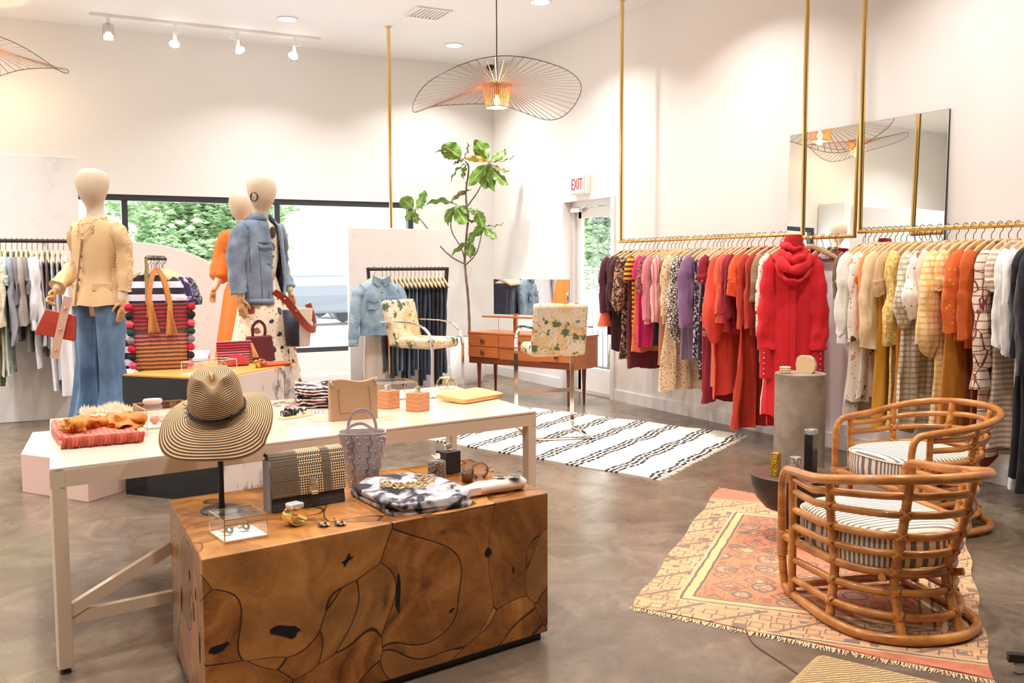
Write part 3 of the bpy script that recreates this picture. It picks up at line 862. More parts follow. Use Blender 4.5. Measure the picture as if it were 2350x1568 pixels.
# khaki shirt dress, floral dress and the garments at the rail's near end
END = [
 (6.04, 'rust2', 'rust orange gathered blouse beside the rust red dress', 'blouse', .72, dict(sl=.56, sw=.055, fold=.02)),
 (5.95, 'khaki', 'khaki dress with rolled short sleeves', 'dress', .92, dict(sl=.34, sw=.062, th=.03)),
 (5.88, 'whitered', 'white dress with dark red blossoms, just left of the red hooded shirt', 'dress', 1.36, dict(hem=.22, sl=.62, sw=.055, th=.03)),
]
row(END, FARR, 'on the far brass rail', XR, R(-6))
NEAR = [
 (5.09, 'camo', 'camouflage brown top behind the red hooded shirt dress', 'top', .7, dict(sl=.3)),
 (5.04, 'white', 'white linen shirt with turned-back sleeves, at the far end of the near rail', 'shirt', .72, dict(sl=.56, sw=.066, cuff=(.06, .06, 1.0), fold=.014)),
 (4.99, 'white2', 'long white dress under the white linen shirt', 'dress', 1.3, dict(hem=.25, fold=.024)),
 (4.94, 'whitefl', 'white dress with orange and brown flowers', 'dress', 1.12, dict(sl=.6, sw=.055, hem=.26, fold=.02)),
 (4.89, 'whitefl', 'floral white skirt dress, hem right of the flowered dress', 'dress', 1.1, dict(hem=.24)),
 (4.85, 'peach', 'peach orange blouse peeking out beside the floral dress', 'blouse', .66, dict(sl=.52, sw=.06)),
 (4.80, 'cream', 'cream cotton blouse with wide long sleeves', 'blouse', .64, dict(sl=.64, sw=.075)),
 (4.75, 'ochre', 'ochre yellow long dress below the cream blouse', 'dress', 1.28, dict(hem=.24, fold=.022)),
 (4.70, 'sand', 'sand brown sleeveless top', 'top', .6, dict(sl=.26, sw=.06)),
 (4.63, 'yellowfl', 'yellow ditsy-print long dress', 'dress', 1.3, dict(sl=.6, sw=.05, hem=.24, fold=.02)),
 (4.57, 'mustard', 'mustard long plain dress', 'dress', 1.26, dict(hem=.22)),
 (4.51, 'plaidw', 'white and olive plaid dress with puffed sleeves and tiered skirt', 'dress', 1.26, dict(sl=.48, sw=.06, puff=.6, hem=.31, fold=.03, nf=9)),
 (4.43, 'flw', 'white blouse with tiny red flowers and puffed sleeves', 'blouse', .62, dict(sl=.42, sw=.06, puff=.5)),
 (4.37, 'ging', 'pinkish white checked blouse', 'blouse', .68, dict(sl=.56, sw=.05)),
 (4.30, 'plaidy', 'yellow and white plaid blouse with full sleeves', 'blouse', .72, dict(sl=.66, sw=.075, puff=.5, fold=.02)),
 (4.23, 'plaidy', 'long yellow and white plaid dress', 'dress', 1.2, dict(sl=.2, hem=.25)),
 (4.17, 'mustard', 'mustard brown trouser dress below the embroidered top', 'dress', 1.22, dict(hem=.25, fold=.018)),
 (4.11, 'emborfl', 'burnt orange top embroidered with red and yellow flowers', 'top', .62, dict(sl=.48, sw=.095, fold=.014)),
 (4.04, 'embor', 'plain burnt orange kimono top beside the embroidered one', 'top', .66, dict(sl=.52, sw=.07)),
 (3.98, 'rustb', 'rust brown long dress with a pointed hem', 'dress', 1.38, dict(hem=.22, slash=.5)),
 (3.92, 'geo', 'cream dress with maroon geometric lines and a flared sleeve', 'dress', 1.36, dict(sl=.70, sw=.06, cuff=(.055, .13, 1.5), hem=.22)),
 (3.86, 'whitest', 'cream dress with thin maroon bars', 'dress', 1.3, dict(sl=.2, hem=.2)),
 (3.79, 'pure', 'bright white T-shirt with raw cuffs', 'top', .66, dict(sl=.56, sw=.062)),
 (3.74, 'pure', 'bright white long-sleeved shirt at the right edge', 'shirt', .7, dict(sl=.6, sw=.06)),
]
row(NEAR, NEARR, 'on the near brass rail', XR, R(-4))
for i, (pos, wds) in enumerate(((3.70, 'white jeans'), (3.64, 'black velvet dress'), (3.57, 'longer black velvet dress'))):
    hanger('light wooden hanger holding the '+wds+' at the right edge', XR, pos, ZR_, R(-4), NEARR, clip=(i == 0))
trousers('white jeans with frayed hems hanging near the right edge', XR-.03, 3.70, ZR_, R(-4), C['pure'], 1.44, .19, .13, .04, None, 5, 'trousers', flare=.12)
garment('hanging_dress', 'black velvet dress hanging at the right edge', 'dress', XR-.04, 3.64, ZR_, R(-4), C['velvet'], 1.42, hem=.24, sl=.6, sw=.07, seed=9, th=.03)
garment('hanging_dress', 'longer black velvet dress cut by the right edge of the photo', 'dress', XR-.06, 3.57, ZR_, R(-4), C['velvet'], 1.5, hem=.27, sl=.7, sw=.09, seed=10, th=.035)
# red hooded shirt dress turned to face the room
def red_shirt():
    t = thing('hooded_shirt_dress', 'bright red hooded shirt dress facing the room at the end of the rail', 'dress', (5.40, 5.57, ZR_), R(-40))
    t.scale = (.86, .86, 1)
    rings = []
    N = 56
    for z, w, h in ((-.12, .06, .05), (-.15, .10, .065), (-.18, .17, .075), (-.22, .2, .085), (-.3, .205, .09), (-.5, .195, .085), (-.8, .21, .09), (-1.1, .235, .10), (-1.35, .25, .105), (-1.46, .255, .105)):
        k = max(0, (-.25-z)/1.2)
        rings.append([(w*cos(a)*(1+.025*k*sin(7*a+1)), h*sin(a)*(1+.10*k*sin(6*a+.7)), z+(.03*abs(cos(a))**3 if z < -1.3 else 0)) for a in [2*pi*j/N for j in range(N)]])
    MB().loft(rings, True, False).crumple(.03, 3, (8, 8, 2.2), lambda v: max(.15, min(1, (-.2-v.z)*2.5))).build('body', C['red'], t, ang=80)
    for s in (-1, 1):
        path = cr([(s*.15, 0, -.21), (s*.2, -.02, -.28), (s*.225, -.035, -.5), (s*.235, -.045, -.75), (s*.225, -.05, -.90)], 5)
        rr = [lerp(.065, .075, i/20)+.007*sin(i*1.7) for i in range(len(path))]
        so = MB().tube(path, rr, 22, sq=.7, up=(0, 1, 0)).crumple(.03, 7+s, (10, 10, 5), lambda v: max(.1, min(1, (-.25-v.z)*4))).build('sleeve', C['red'], t, ang=80)
        e = path[-1]
        MB().loft([[(e.x+r*cos(2*pi*j/18), e.y+r*.72*sin(2*pi*j/18), z) for j in range(18)] for r, z in ((.064, -.885), (.058, -.90), (.056, -1.13), (.05, -1.135))]).build('cuff', C['red'], so)
        m = MB()
        for i in range(5): m.ball((e.x+.02*s, e.y-.043, -.93-i*.042), .0075, 8, 5)
        m.build('button', STEEL, so)
    # cowl hood: folded tubes around the neck
    m = MB()
    for k, (r, z, dy, th) in enumerate(((.075, -.10, .0, .028), (.105, -.15, -.02, .034), (.135, -.185, -.03, .036), (.125, -.25, -.045, .026))):
        m.tube([(r*1.05*cos(a), dy-.01+r*.75*sin(a), z-(.03+.035*k)*max(0, -sin(a))**1.6+.006*sin(5*a+k)) for a in [2*pi*j/30 for j in range(30)]], [th*(1+.12*sin(j*1.3+k)) for j in range(30)], 10, True, sq=.8)
    m.crumple(.030, 5, (9, 9, 9))
    m.build('hood', C['red'], t, ang=80)
    MB().loft([[(r*cos(2*pi*j/20), r*.8*sin(2*pi*j/20)+.01, z) for j in range(20)] for r, z in ((.085, -.12), (.088, -.05), (.07, -.015), (.055, -.012), (.05, -.06))], False, False).build('hood_opening', C['deepred'], t)
    m = MB().bar((0, -.098, -.33), (0, -.112, -1.44), .05, .006, (0, 1, 0))
    m.build('placket', C['red'], t, smooth=False)
red_shirt()
hanger('light wooden hanger holding the red hooded shirt dress', XR-.02, 5.60, ZR_, R(-40), FARR)
garment('hanging_dress', 'deep red long dress behind the hooded red shirt', 'dress', XR+.02, 5.70+.09, ZR_, R(-8), C['deepred'], 1.44, hem=.26, seed=21)

# ---------------------------------------------------------------- left rack
rail('dark pipe clothes rail in front of the partition at the left edge', (-1.5, 10.12, 1.755), (.56, 10.12, 1.755), .018, (), IRON)
m = MB()
LEFT = [
 (-.16, 'olive', 'olive brown jacket at the left edge of the photo', 'blouse', .8, dict(sl=.66, sw=.06)),
 (-.115, 'sage', 'sage green long dress at the left edge', 'dress', 1.24, dict(hem=.2)),
 (-.075, 'ivory', 'ivory flowered dress', 'dress', 1.14, dict(sl=.58, sw=.05)),
 (-.03, 'mintfl', 'mint and white printed dress', 'dress', 1.14, dict(sl=.2)),
 (.02, 'grey', 'blue-grey heather sweater with long sleeves', 'sweater', .74, dict(sl=.76, sw=.05)),
 (.065, 'greyd', 'mid grey thin sweater behind the beige-grey one', 'sweater', .8, dict(sl=.4, sw=.05)),
 (.105, 'greyb', 'beige-grey heather sweater', 'sweater', .66, dict(sl=.58, sw=.062)),
 (.145, 'greyd', 'grey long cardigan beside the white shirt', 'sweater', .92, dict(sl=.3)),
 (.19, 'whitec', 'white shirt with gathered cuffs', 'shirt', .74, dict(sl=.56, sw=.05, puff=.3, cuff=(.04, .07, 1))),
 (.235, 'whitec', 'white long shirt with pointed hem', 'shirt', 1.0, dict(sl=.62, sw=.05, slash=.4)),
 (.28, 'silver', 'pale silver draped top', 'top', .95, dict(slash=-.4, hem=.22)),
 (.325, 'greyd', 'grey sleeveless dress behind the rust bag', 'dress', .9, dict()),
 (.37, 'whitec', 'long white flowing dress', 'dress', 1.3, dict(hem=.24, fold=.022)),
 (.415, 'silver', 'silver white long skirt dress', 'dress', 1.22, dict(hem=.24, fold=.022)),
 (.46, 'whitec', 'white full-length dress beside the blazer', 'dress', 1.34, dict(hem=.26, fold=.025)),
]
LEFT = [(a, b, c_, d_, e_, dict(k, th=.014, fold=k.get('fold', .012)*.8)) for a, b, c_, d_, e_, k in LEFT]
row(LEFT, 'hangers on the left pipe rail', 'on the left pipe rail', 10.12, R(90-8), 1.755, 'x')
for u in (-1.4, .3): m.bar((u, 10.12, 1.755), (u, 10.40, 1.755), .02)
tag(m.build('rail_bracket', IRON, smooth=False), 'dark bracket holding the left pipe rail to the partition', 'bracket')

# ---------------------------------------------------------------- denim rack
DEN = [cloth('denim %d' % i, a, 'denim', b, None, 1+.1*i, seed=i) for i, (a, b) in enumerate((
    (S(44, 52, 74), S(80, 94, 122)), (S(58, 78, 100), S(112, 140, 164)), (S(30, 32, 46), S(54, 58, 76)), (S(74, 94, 116), S(136, 158, 178)), (S(88, 116, 144), S(160, 186, 206))))]
t = thing('garment_rack', 'dark trapezoid pipe rack crowded with jeans on wooden hangers', 'rack', (3.9, 9.9, 0))
MB().tube([(-.47, 0, 1.475), (.47, 0, 1.475)], .02, 10).build('rail', IRON, t)
for s in (-1, 1):
    m = MB().bar((s*.47, 0, 1.49), (s*.36, 0, .03), .035)
    m.build('leg', IRON, t, smooth=False)
MB().box((0, 0, .02), (.76, .04, .03)).build('base_bar', IRON, t, smooth=False)
for s in (-1, 1): MB().box((s*.36, 0, .015), (.05, .5, .03)).build('foot', IRON, t, smooth=False)
JW = ['dark indigo', 'mid blue', 'dark indigo', 'faded blue', 'mid blue', 'near-black', 'faded blue', 'dark indigo', 'faded blue', 'near-black', 'dark', 'indigo', 'near-black', 'dark brown', 'charcoal', 'black']
JC = [0, 1, 0, 3, 1, 2, 3, 0, 3, 2, 0, 0, 2, 2, 0, 2]
ordn = ['first', 'second', 'third', 'fourth', 'fifth', 'sixth', 'seventh', 'eighth', 'ninth', 'tenth', 'eleventh', 'twelfth', 'thirteenth', 'fourteenth', 'fifteenth', 'sixteenth']
for i in range(16):
    x = 3.60+i*.048
    lab = '%s jeans, %s from the left on the pipe rack' % (JW[i], ordn[i])
    hanger('light wooden hanger holding the '+lab.replace('from the left on the pipe rack', 'pair along the pipe rack'), x, 9.9, 1.475, R(90-14), 'hangers on the pipe rack', clip=True)
    if i == 1: trousers('cream jeans between darker pairs on the pipe rack', x, 9.9, 1.475, R(90-14), C['cream'], .95, .17, .12, .017, 'jeans on the pipe rack', i)
    else: trousers(lab, x, 9.9, 1.475, R(90-14), DEN[JC[i]], .92+.06*((i*7) % 4), .175, .12, .018, 'jeans on the pipe rack', i, flare=.06 if i == 4 else 0)
hanger('light wooden hanger holding the studded denim jacket', 3.47, 9.80, 1.475, R(18), 'hangers on the pipe rack')
def denim_jacket(name, label, loc, rz, mat, studs, ln=.62, hang=True):
    t = thing(name, label, 'jacket', loc, rz)
    rings = []
    for z, w, h in ((-.10, .07, .05), (-.13, .11, .06), (-.17, .19, .07), (-.22, .235, .08), (-.35, .24, .085), (-.52, .235, .085), (-.62, .23, .085), (-.66, .225, .08), (-.70, .225, .08)):
        rings.append([(w*cos(a)*(1+.02*sin(7*a+z*9)), h*sin(a), z) for a in [2*pi*j/36 for j in range(36)]])
    MB().loft(rings, True, False).crumple(.016, 2, (9, 9, 7)).build('body', mat, t, ang=70)
    for s in (-1, 1):
        path = cr([(s*.18, 0, -.20), (s*.25, 0, -.28), (s*.29, -.02, -.5), (s*.32, -.04, -.72), (s*.325, -.045, -.80)], 5)
        so = MB().tube(path, [.068-.012*i/len(path)+.004*sin(i*1.9) for i in range(len(path))], 18, sq=.8, up=(0, 1, 0)).crumple(.018, 4+s, (12, 12, 9)).build('sleeve', mat, t, ang=70)
        MB().box((s*.11, -.083, -.36), (.12, .012, .13)).build('chest_pocket', mat, t, bevel=.004)
        m = MB().prism([(-.062, 0), (.062, 0), (.062, -.035), (0, -.06), (-.062, -.035)], 0, .012).map(lambda p: (s*.11+p[0], -.098+p[2], -.295+p[1]))
        m.build('pocket_flap', mat, t, smooth=False, bevel=.003)
        MB().add
        m = MB().prism([(0, 0), (s*.10, .045), (s*.115, -.02), (s*.03, -.085)], 0, .01).map(lambda p: (p[0], -.075-.02*(.1-abs(p[0]))*5+p[2], -.11+p[1]))
        m.build('collar', mat, t, smooth=False, bevel=.003)
    m = MB()
    for i in range(6): m.ball((0, -.087, -.24-i*.085), .009, 8, 5)
    m.build('button', plain('copper button', (.45, .32, .22), .3, 1), t)
    MB().loft([[(.232*cos(2*pi*j/36), .09*sin(2*pi*j/36), z) for j in range(36)] for z in (-.65, -.70)]).build('waistband', mat, t)
    if studs:
        rd = random.Random(4)
        m = MB()
        for i in range(46): m.ball(((rd.random()-.5)*.4, -.088, -.2-rd.random()*.42), .004, 6, 4)
        for i in range(30): m.ball(((.26+.06*rd.random())*(1 if i % 2 else -1), -.085, -.28-rd.random()*.46), .004, 6, 4)
        m.build('pearl_stud', plain('pearl', (.9, .88, .86), .2), t)
    return t
denim_jacket('denim_jacket', 'pale blue denim jacket dotted with pearls, hanging at the left of the pipe rack', (3.47, 9.66, 1.475), R(6), DEN[4], True)
garment('hanging_dress', 'pale trousers hanging below the studded denim jacket', 'trousers', 3.47, 9.82, 1.2, R(10), C['white2'], .98, hw=.12, hem=.14, sho=.12, seed=2, collar=False)
# ---------------------------------------------------------------- mannequins
LINEN = NT('linen mannequin')
c = LINEN.mix(LINEN.noise(LINEN.co('Object', (140, 140, 260)), 1, 3), srgb(212, 190, 162), srgb(232, 214, 190))
LINEN = LINEN.done(c, .8)
HANDW = plain('hand wood', srgb(206, 158, 104), .5, 0, .15, 20)

def hand(parent, wrist, q, side, curl=.35):
    """five-fingered wooden hand; local -z runs along the fingers, +y is the palm side, side=+1 puts the thumb at +x"""
    vs, es, rs = [], [], []
    def P(*p): vs.append(V(wrist)+q@V(p)); return len(vs)-1
    r0 = P(0, 0, .01); rs.append(.022)
    r1 = P(0, 0, -.035); rs.append((.030, .018)); es.append((r0, r1))
    r2 = P(0, .003, -.075); rs.append((.034, .016)); es.append((r1, r2))
    for k, (x, ln) in enumerate(((.029, .068), (.010, .078), (-.010, .074), (-.028, .058))):
        x *= side
        a = P(x, .003, -.095); rs.append(.0095); es.append((r2, a))
        z, y, ang, prev = -.095, .003, curl*(.4+.15*k), a
        for j, f in enumerate((.42, .32, .26)):
            y += sin(ang)*ln*f; z -= cos(ang)*ln*f
            b = P(x*(1+.06*j), y, z); rs.append(.0085-.0009*j); es.append((prev, b)); prev = b
            ang += curl
    a = P(.036*side, .012, -.04); rs.append(.0115); es.append((r1, a))
    b = P(.052*side, .026, -.068); rs.append(.0095); es.append((a, b))
    b2 = P(.054*side, .036, -.095); rs.append(.008); es.append((b, b2))
    return skin('hand', HANDW, vs, es, rs, parent, 1)

def mannequin(name, label, loc, rz, la, ra, legs=True, s=1.0):
    """egg-headed linen mannequin facing local -y; la, ra = (elbow, wrist) of the left (+x) and right (-x) arm"""
    t = thing(name, label, 'mannequin', loc, rz, None)
    t.scale = (s, s, s)
    vs = [(0, 0, 1.0), (0, -.005, 1.16), (0, -.01, 1.34), (0, 0, 1.50), (0, 0, 1.585), (0, -.006, 1.675), (0, -.022, 1.735), (0, -.026, 1.79), (0, -.022, 1.86), (0, -.018, 1.918), (0, -.014, 1.948)]
    rs = [(.15, .10), (.115, .085), (.14, .10), (.125, .08), (.072, .066), (.057, .056), (.088, .094), (.110, .120), (.124, .130), (.106, .112), (.066, .066)]
    es = [(i, i+1) for i in range(10)]
    for sd, (e, w) in ((1, la), (-1, ra)):
        a = len(vs)
        vs += [(sd*.155, .005, 1.525), e, w, tuple(V(w)+(V(w)-V(e)).normalized()*.06)]
        rs += [.055, .046, .036, .028]
        es += [(3, a), (a, a+1), (a+1, a+2), (a+2, a+3)]
    for sd in (1, -1):
        a = len(vs)
        vs += [(sd*.085, 0, .92), (sd*.085, -.01, .52), (sd*.085, .01, .11), (sd*.09, -.10, .03)]
        rs += [.088, .058, .038, .03]
        es += [(0, a), (a, a+1), (a+1, a+2), (a+2, a+3)]
    skin('body', LINEN, vs, es, rs, t, 2)
    return t

def torso(m, prof, n=40, ph=0, opn=None):
    """rings: (z, half width, half depth, y offset, ruffle)"""
    m.loft([[(w*cos(a)*abs(cos(a))**-.12, d*sin(a)+y+rf*sin(9*a+ph), z) if abs(cos(a)) > .02 else (0, d*sin(a)+y+rf*sin(9*a+ph), z) for a in [2*pi*(j+.5)/n for j in range(n)]] for z, w, d, y, rf in prof], False, False)
    return m

def sleeve(parent, mat, pts, radii, name='sleeve', wr=.004, sub=5):
    path = cr(pts, sub)
    k = len(path)
    n = len(radii)-1
    rr = []
    for i in range(k):
        f = i/(k-1)*n
        j = min(int(f), n-1)
        rr.append(lerp(radii[j], radii[j+1], f-j)+wr*sin(i*2.1))
    return MB().tube(path, rr, 22).crumple(.017, len(pts)+pts[0][0], (13, 13, 10)).build(name, mat, parent, ang=80), path[-1]

# --- blazer mannequin
CORD = NT('corduroy blazer')
w_ = CORD.wave(CORD.co('Object', 1, rot=(0, 0, R(0))), 60, .4, 1, dirn='X')
c = CORD.mix(w_, srgb(212, 172, 124), srgb(240, 208, 160))
CORD.bump(w_, .4, .004)
CORD = CORD.done(c, .85)
JEAN = cloth('worn jeans', srgb(38, 66, 100), 'denim', srgb(104, 140, 172), None, .8)
MZ = .27
M1 = mannequin('blazer_mannequin', 'linen mannequin in a tan corduroy blazer and flared blue jeans, holding a rust bag', (.57, 7.62, MZ), R(-46),
               ((.225, .02, 1.27), (.235, -.03, 1.02)), ((-.27, .10, 1.26), (-.24, -.13, 1.10)))
m = MB()
torso(m, [(1.60, .075, .07, 0, 0), (1.575, .13, .085, 0, 0), (1.54, .19, .10, 0, 0), (1.48, .205, .115, 0, 0), (1.36, .185, .13, -.01, 0), (1.22, .150, .115, -.005, 0), (1.14, .155, .12, 0, .001), (1.05, .205, .15, 0, .003), (.955, .228, .165, 0, .006)])
m.crumple(.010, 1, (9, 9, 6))
m.build('blazer', CORD, M1, ang=70)
for sd, pts, rd_ in ((1, [(.155, 0, 1.535), (.205, .005, 1.46), (.225, .02, 1.27), (.237, -.02, 1.06)], [.054, .062, .056, .05]), (-1, [(-.155, 0, 1.535), (-.21, .03, 1.45), (-.275, .10, 1.27), (-.245, -.14, 1.09)], [.054, .062, .058, .058])):
    sleeve(M1, CORD, pts, rd_, 'blazer_sleeve')
m = MB()
for k in range(5): m.ball((-.02-.012*k, -.135+.004*abs(k-2), 1.40-k*.085), .011, 8, 5)
m.build('blazer_button', plain('horn button', (.22, .14, .09), .3), M1)
for sd in (1, -1):
    m = MB().prism([(-.065, .02), (.065, .02), (.067, -.03), (0, -.05), (-.067, -.03)], 0, .012)
    q = Matrix.Rotation(R(sd*36), 3, 'Z')
    m.map(lambda p: q@V((p[0], -.014+p[2], p[1]))+V((sd*.117, -.096, 1.10)))
    m.build('pocket_flap', CORD, M1, smooth=False, bevel=.003)
m = MB().bar((-.005, -.142, 1.44), (-.075, -.158, .96), .012, .004, (0, 1, 0))
m.build('front_edge', plain('blazer edge', srgb(150, 112, 74), .9), M1, smooth=False)
# hands of the blazer mannequin
hand(M1, (.237, -.035, 1.0), Matrix.Rotation(R(-6), 3, 'X')@Matrix.Rotation(R(90), 3, 'Z'), -1, .22)
hand(M1, (-.24, -.165, 1.07), Matrix.Rotation(R(-40), 3, 'X')@Matrix.Rotation(R(-90), 3, 'Z'), 1, .8)
# flared jeans
for sd in (1, -1):
    m = MB()
    m.loft([[(sd*x+w*cos(a), d*sin(a)+y+.006*k*sin(5*a+sd), z) for a in [2*pi*j/28 for j in range(28)]] for k, (z, x, w, d, y) in enumerate(((1.06, .065, .09, .10, 0), (.95, .085, .11, .12, 0), (.80, .095, .105, .11, 0), (.55, .098, .085, .09, -.01), (.35, .105, .10, .105, 0), (.15, .11, .125, .14, -.01), (.03, .115, .15, .18, -.02)))])
    m.crumple(.014, sd, (9, 9, 5))
    m.build('jeans_leg', JEAN, M1, ang=80)
GOLDC = plain('gold chain', (.85, .56, .2), .25, .9)
m = MB()
for r_, dz in ((.085, .0), (.11, .10), (.10, .06)):
    pts = [(r_*cos(a)*.95, -.015-.075*max(0, -sin(a))-.055*(-sin(a)), 1.60-.0-(dz+.06)*max(0, -sin(a))**1.4) for a in [2*pi*j/30 for j in range(30)]]
    m.tube(pts, .0022, 5, True)
    for j in range(17, 29, 3): m.ball(tuple(V(pts[j])+V((0, -.006, -.008))), .0065, 6, 4)
m.build('necklace', GOLDC, M1)

# rust bag with a studded blush strap
t = thing('wrist_bag', 'rust red leather pouch on a wide blush studded strap, in the blazer mannequin\'s hand', 'bag', (.30, 7.40, 1.17), R(-10))
RUST = plain('rust leather', srgb(168, 58, 36), .4)
m = MB().loft([[(x*wx, y*d, z) for x, y in ((-1, -1), (1, -1), (1, 1), (-1, 1))] for z, wx, d in ((.02, .10, .012), (-.06, .115, .03), (-.16, .13, .045))])
q = Matrix.Rotation(R(14), 3, 'Y')
m.map(lambda p: q@V(p))
m.build('pouch', RUST, t, smooth=False, bevel=.006)
ST = plain('blush strap', srgb(214, 170, 150), .5)
m = MB().bar((.06, -.055, .13), (-.045, -.06, -.30), .055, .006, (0, 1, 0))
m.build('strap', ST, t, smooth=False, bevel=.002)
for k in range(3): MB().ball((.04-.035*k, -.064, .05-.145*k), .010, 8, 5).build('stud', GOLD, t)

# --- denim jacket mannequin
DJ = cloth('washed denim', srgb(66, 82, 104), 'denim', srgb(142, 158, 178), None, 1.4)
PRINT = cloth('charm print', srgb(240, 224, 198), 'floral', srgb(60, 52, 70), srgb(160, 80, 60), .95)
M2 = mannequin('denim_mannequin', 'linen mannequin in a washed denim jacket and printed cream dress, hoop earring on', (1.76, 7.62, MZ), R(36),
               ((.265, .05, 1.28), (.25, -.06, 1.07)), ((-.25, .02, 1.27), (-.265, -.02, 1.02)))
m = MB()
torso(m, [(1.60, .07, .065, 0, 0), (1.56, .14, .09, 0, 0), (1.48, .18, .10, 0, 0), (1.30, .165, .105, 0, 0), (1.17, .125, .092, 0, 0), (1.10, .15, .11, 0, .002), (.9, .20, .16, 0, .010), (.6, .255, .215, 0, .018), (.3, .30, .26, 0, .024), (.06, .325, .29, 0, .028)])
m.build('dress', PRINT, M2, ang=80)
MB().loft([[(w*cos(a), d*sin(a), z) for a in [2*pi*j/30 for j in range(30)]] for z, w, d in ((1.19, .134, .102), (1.155, .134, .102))], False, False).build('belt', plain('dark belt', (.03, .025, .03), .4), M2)
MB().box((.02, -.108, 1.172), (.045, .01, .035)).build('belt_buckle', GOLD, M2, smooth=False, bevel=.004)
N = 40
a0, a1 = R(-90+24), R(270-10)
rings = []
for z, w, d in ((1.62, .085, .08), (1.585, .135, .10), (1.55, .20, .112), (1.48, .225, .125), (1.30, .228, .14), (1.10, .222, .15), (.985, .212, .15), (.94, .21, .15)):
    rings.append([(w*cos(a), d*sin(a), z) for a in [lerp(a0, a1, j/N) for j in range(N+1)]])
MB().loft(rings, False, False, closed=False).crumple(.014, 6, (9, 9, 7)).build('jacket', DJ, M2, ang=80, solid=.012)
for sd, pts, rd_ in ((1, [(.17, 0, 1.545), (.235, .015, 1.46), (.275, .05, 1.29), (.265, -.01, 1.13), (.255, -.05, 1.05)], [.058, .074, .072, .068, .062]), (-1, [(-.17, 0, 1.545), (-.235, .005, 1.46), (-.262, .02, 1.27), (-.275, -.012, 1.03)], [.058, .074, .074, .064])):
    so, e = sleeve(M2, DJ, pts, rd_, 'jacket_sleeve', .005)
m = MB()
rings = []
for z, w, d in ((1.975-.355, .088, .08), (1.645, .082, .078), (1.60, .125, .108)):
    rings.append([(w*cos(a), d*sin(a), z) for a in [lerp(R(-90+20), R(270-20), j/24) for j in range(25)]])
m.loft(rings, False, False, closed=False)
m.build('jacket_collar', DJ, M2, ang=80, solid=.008)
for sd in (-1,):
    q = Matrix.Rotation(R(-38), 3, 'Z')
    m = MB().prism([(-.065, 0), (.065, 0), (.065, -.035), (0, -.06), (-.065, -.035)], 0, .012).map(lambda p: q@V((p[0], -.172+p[2], 1.40+p[1])))
    m.build('pocket_flap', DJ, M2, smooth=False, bevel=.003)
    MB().box((0, -.166, 1.32), (.115, .012, .13)).map(lambda p: q@V(p)).build('chest_pocket', DJ, M2, smooth=False, bevel=.004)
    MB().box((.0, -.163, 1.418), (.13, .012, .008)).map(lambda p: q@V(p)).build('yoke_seam', plain('denim seam', srgb(70, 92, 120), .8), M2, smooth=False)
m = MB()
for k in range(5): m.ball((-.045, -.150, 1.42-k*.095), .009, 8, 5)
m.build('jacket_button', _mc['copper button'], M2)
MB().loft([[(w*cos(a), d*sin(a), z) for a in [lerp(a0, a1, j/N) for j in range(N+1)]] for z, w, d in ((.985, .22, .157), (.94, .218, .157))], False, False, closed=False).build('jacket_hem', DJ, M2, solid=.008)
MB().ring((-.098, -.03, 1.775), .034, .0055, Matrix.Rotation(R(90), 3, 'Y'), 22, 6).build('hoop_earring', plain('dark hoop', (.08, .09, .10), .3, .7), M2)
MB().lathe([(.001, 0), (.034, 0), (.036, .006), (.001, .008)], n=16).map(lambda p: (p[0], -.118-p[2], 1.50+p[1]*1.3)).build('pendant', BEADK, M2)
m = MB().tube([(.075*cos(a), -.03-.07*max(0, -sin(a))+.05*max(0, sin(a)), 1.605-.10*max(0, -sin(a))**1.5) for a in [2*pi*j/28 for j in range(28)]], .003, 5, True)
m.build('necklace', BEADK, M2)
hand(M2, (.25, -.08, 1.03), Matrix.Rotation(R(-14), 3, 'X')@Matrix.Rotation(R(90), 3, 'Z'), -1, .7)
hand(M2, (-.268, -.03, 1.0), Matrix.Rotation(R(-90), 3, 'Z'), 1, .25)

SEAMD = plain('denim topstitch', srgb(60, 76, 98), .8)
m = MB()
for aa in (-128, -112, -152):
    m.tube([(w*cos(R(aa))*1.012, d*sin(R(aa))*1.02, z) for z, w, d in ((1.40, .228, .135), (1.30, .228, .14), (1.10, .222, .15), (.985, .214, .152))], .0022, 4)
m.build('front_seam', SEAMD, M2, smooth=False)['kind'] = 'stuff'

# bucket bag on the denim mannequin's arm
t = thing('bucket_bag', 'white bucket bag with a wide tan leather strap hanging beside the printed dress', 'bag', (1.99, 7.43, .875), R(30))
WB = plain('white leather', srgb(240, 222, 208), .45)
m = MB().loft([[(w*cos(a)*abs(cos(a))**-.4 if abs(cos(a)) > .05 else 0, d*sin(a)*abs(sin(a))**-.3 if abs(sin(a)) > .05 else 0, z) for a in [2*pi*(j+.5)/28 for j in range(28)]] for z, w, d in ((0, .085, .07), (.01, .09, .075), (.30, .118, .095), (.30, .112, .089), (.05, .085, .07))], True, True)
m.build('body', WB, t, ang=50)
MB().loft([[(w*cos(a), d*sin(a), z) for a in [lerp(R(165), R(235), j/8) for j in range(9)]] for z, w, d in ((.01, .105, .09), (.29, .135, .115))], False, False, closed=False).build('side_panel', plain('navy leather', (.03, .035, .07), .45), t, solid=.006)
TAN = plain('tan strap', srgb(160, 66, 50), .45)
pts = cr([(-.30, -.06, .44), (-.20, -.09, .37), (-.10, -.115, .24), (.02, -.115, .14), (.12, -.08, .15), (.165, 0, .24), (.15, .03, .33)], 6)
rings = []
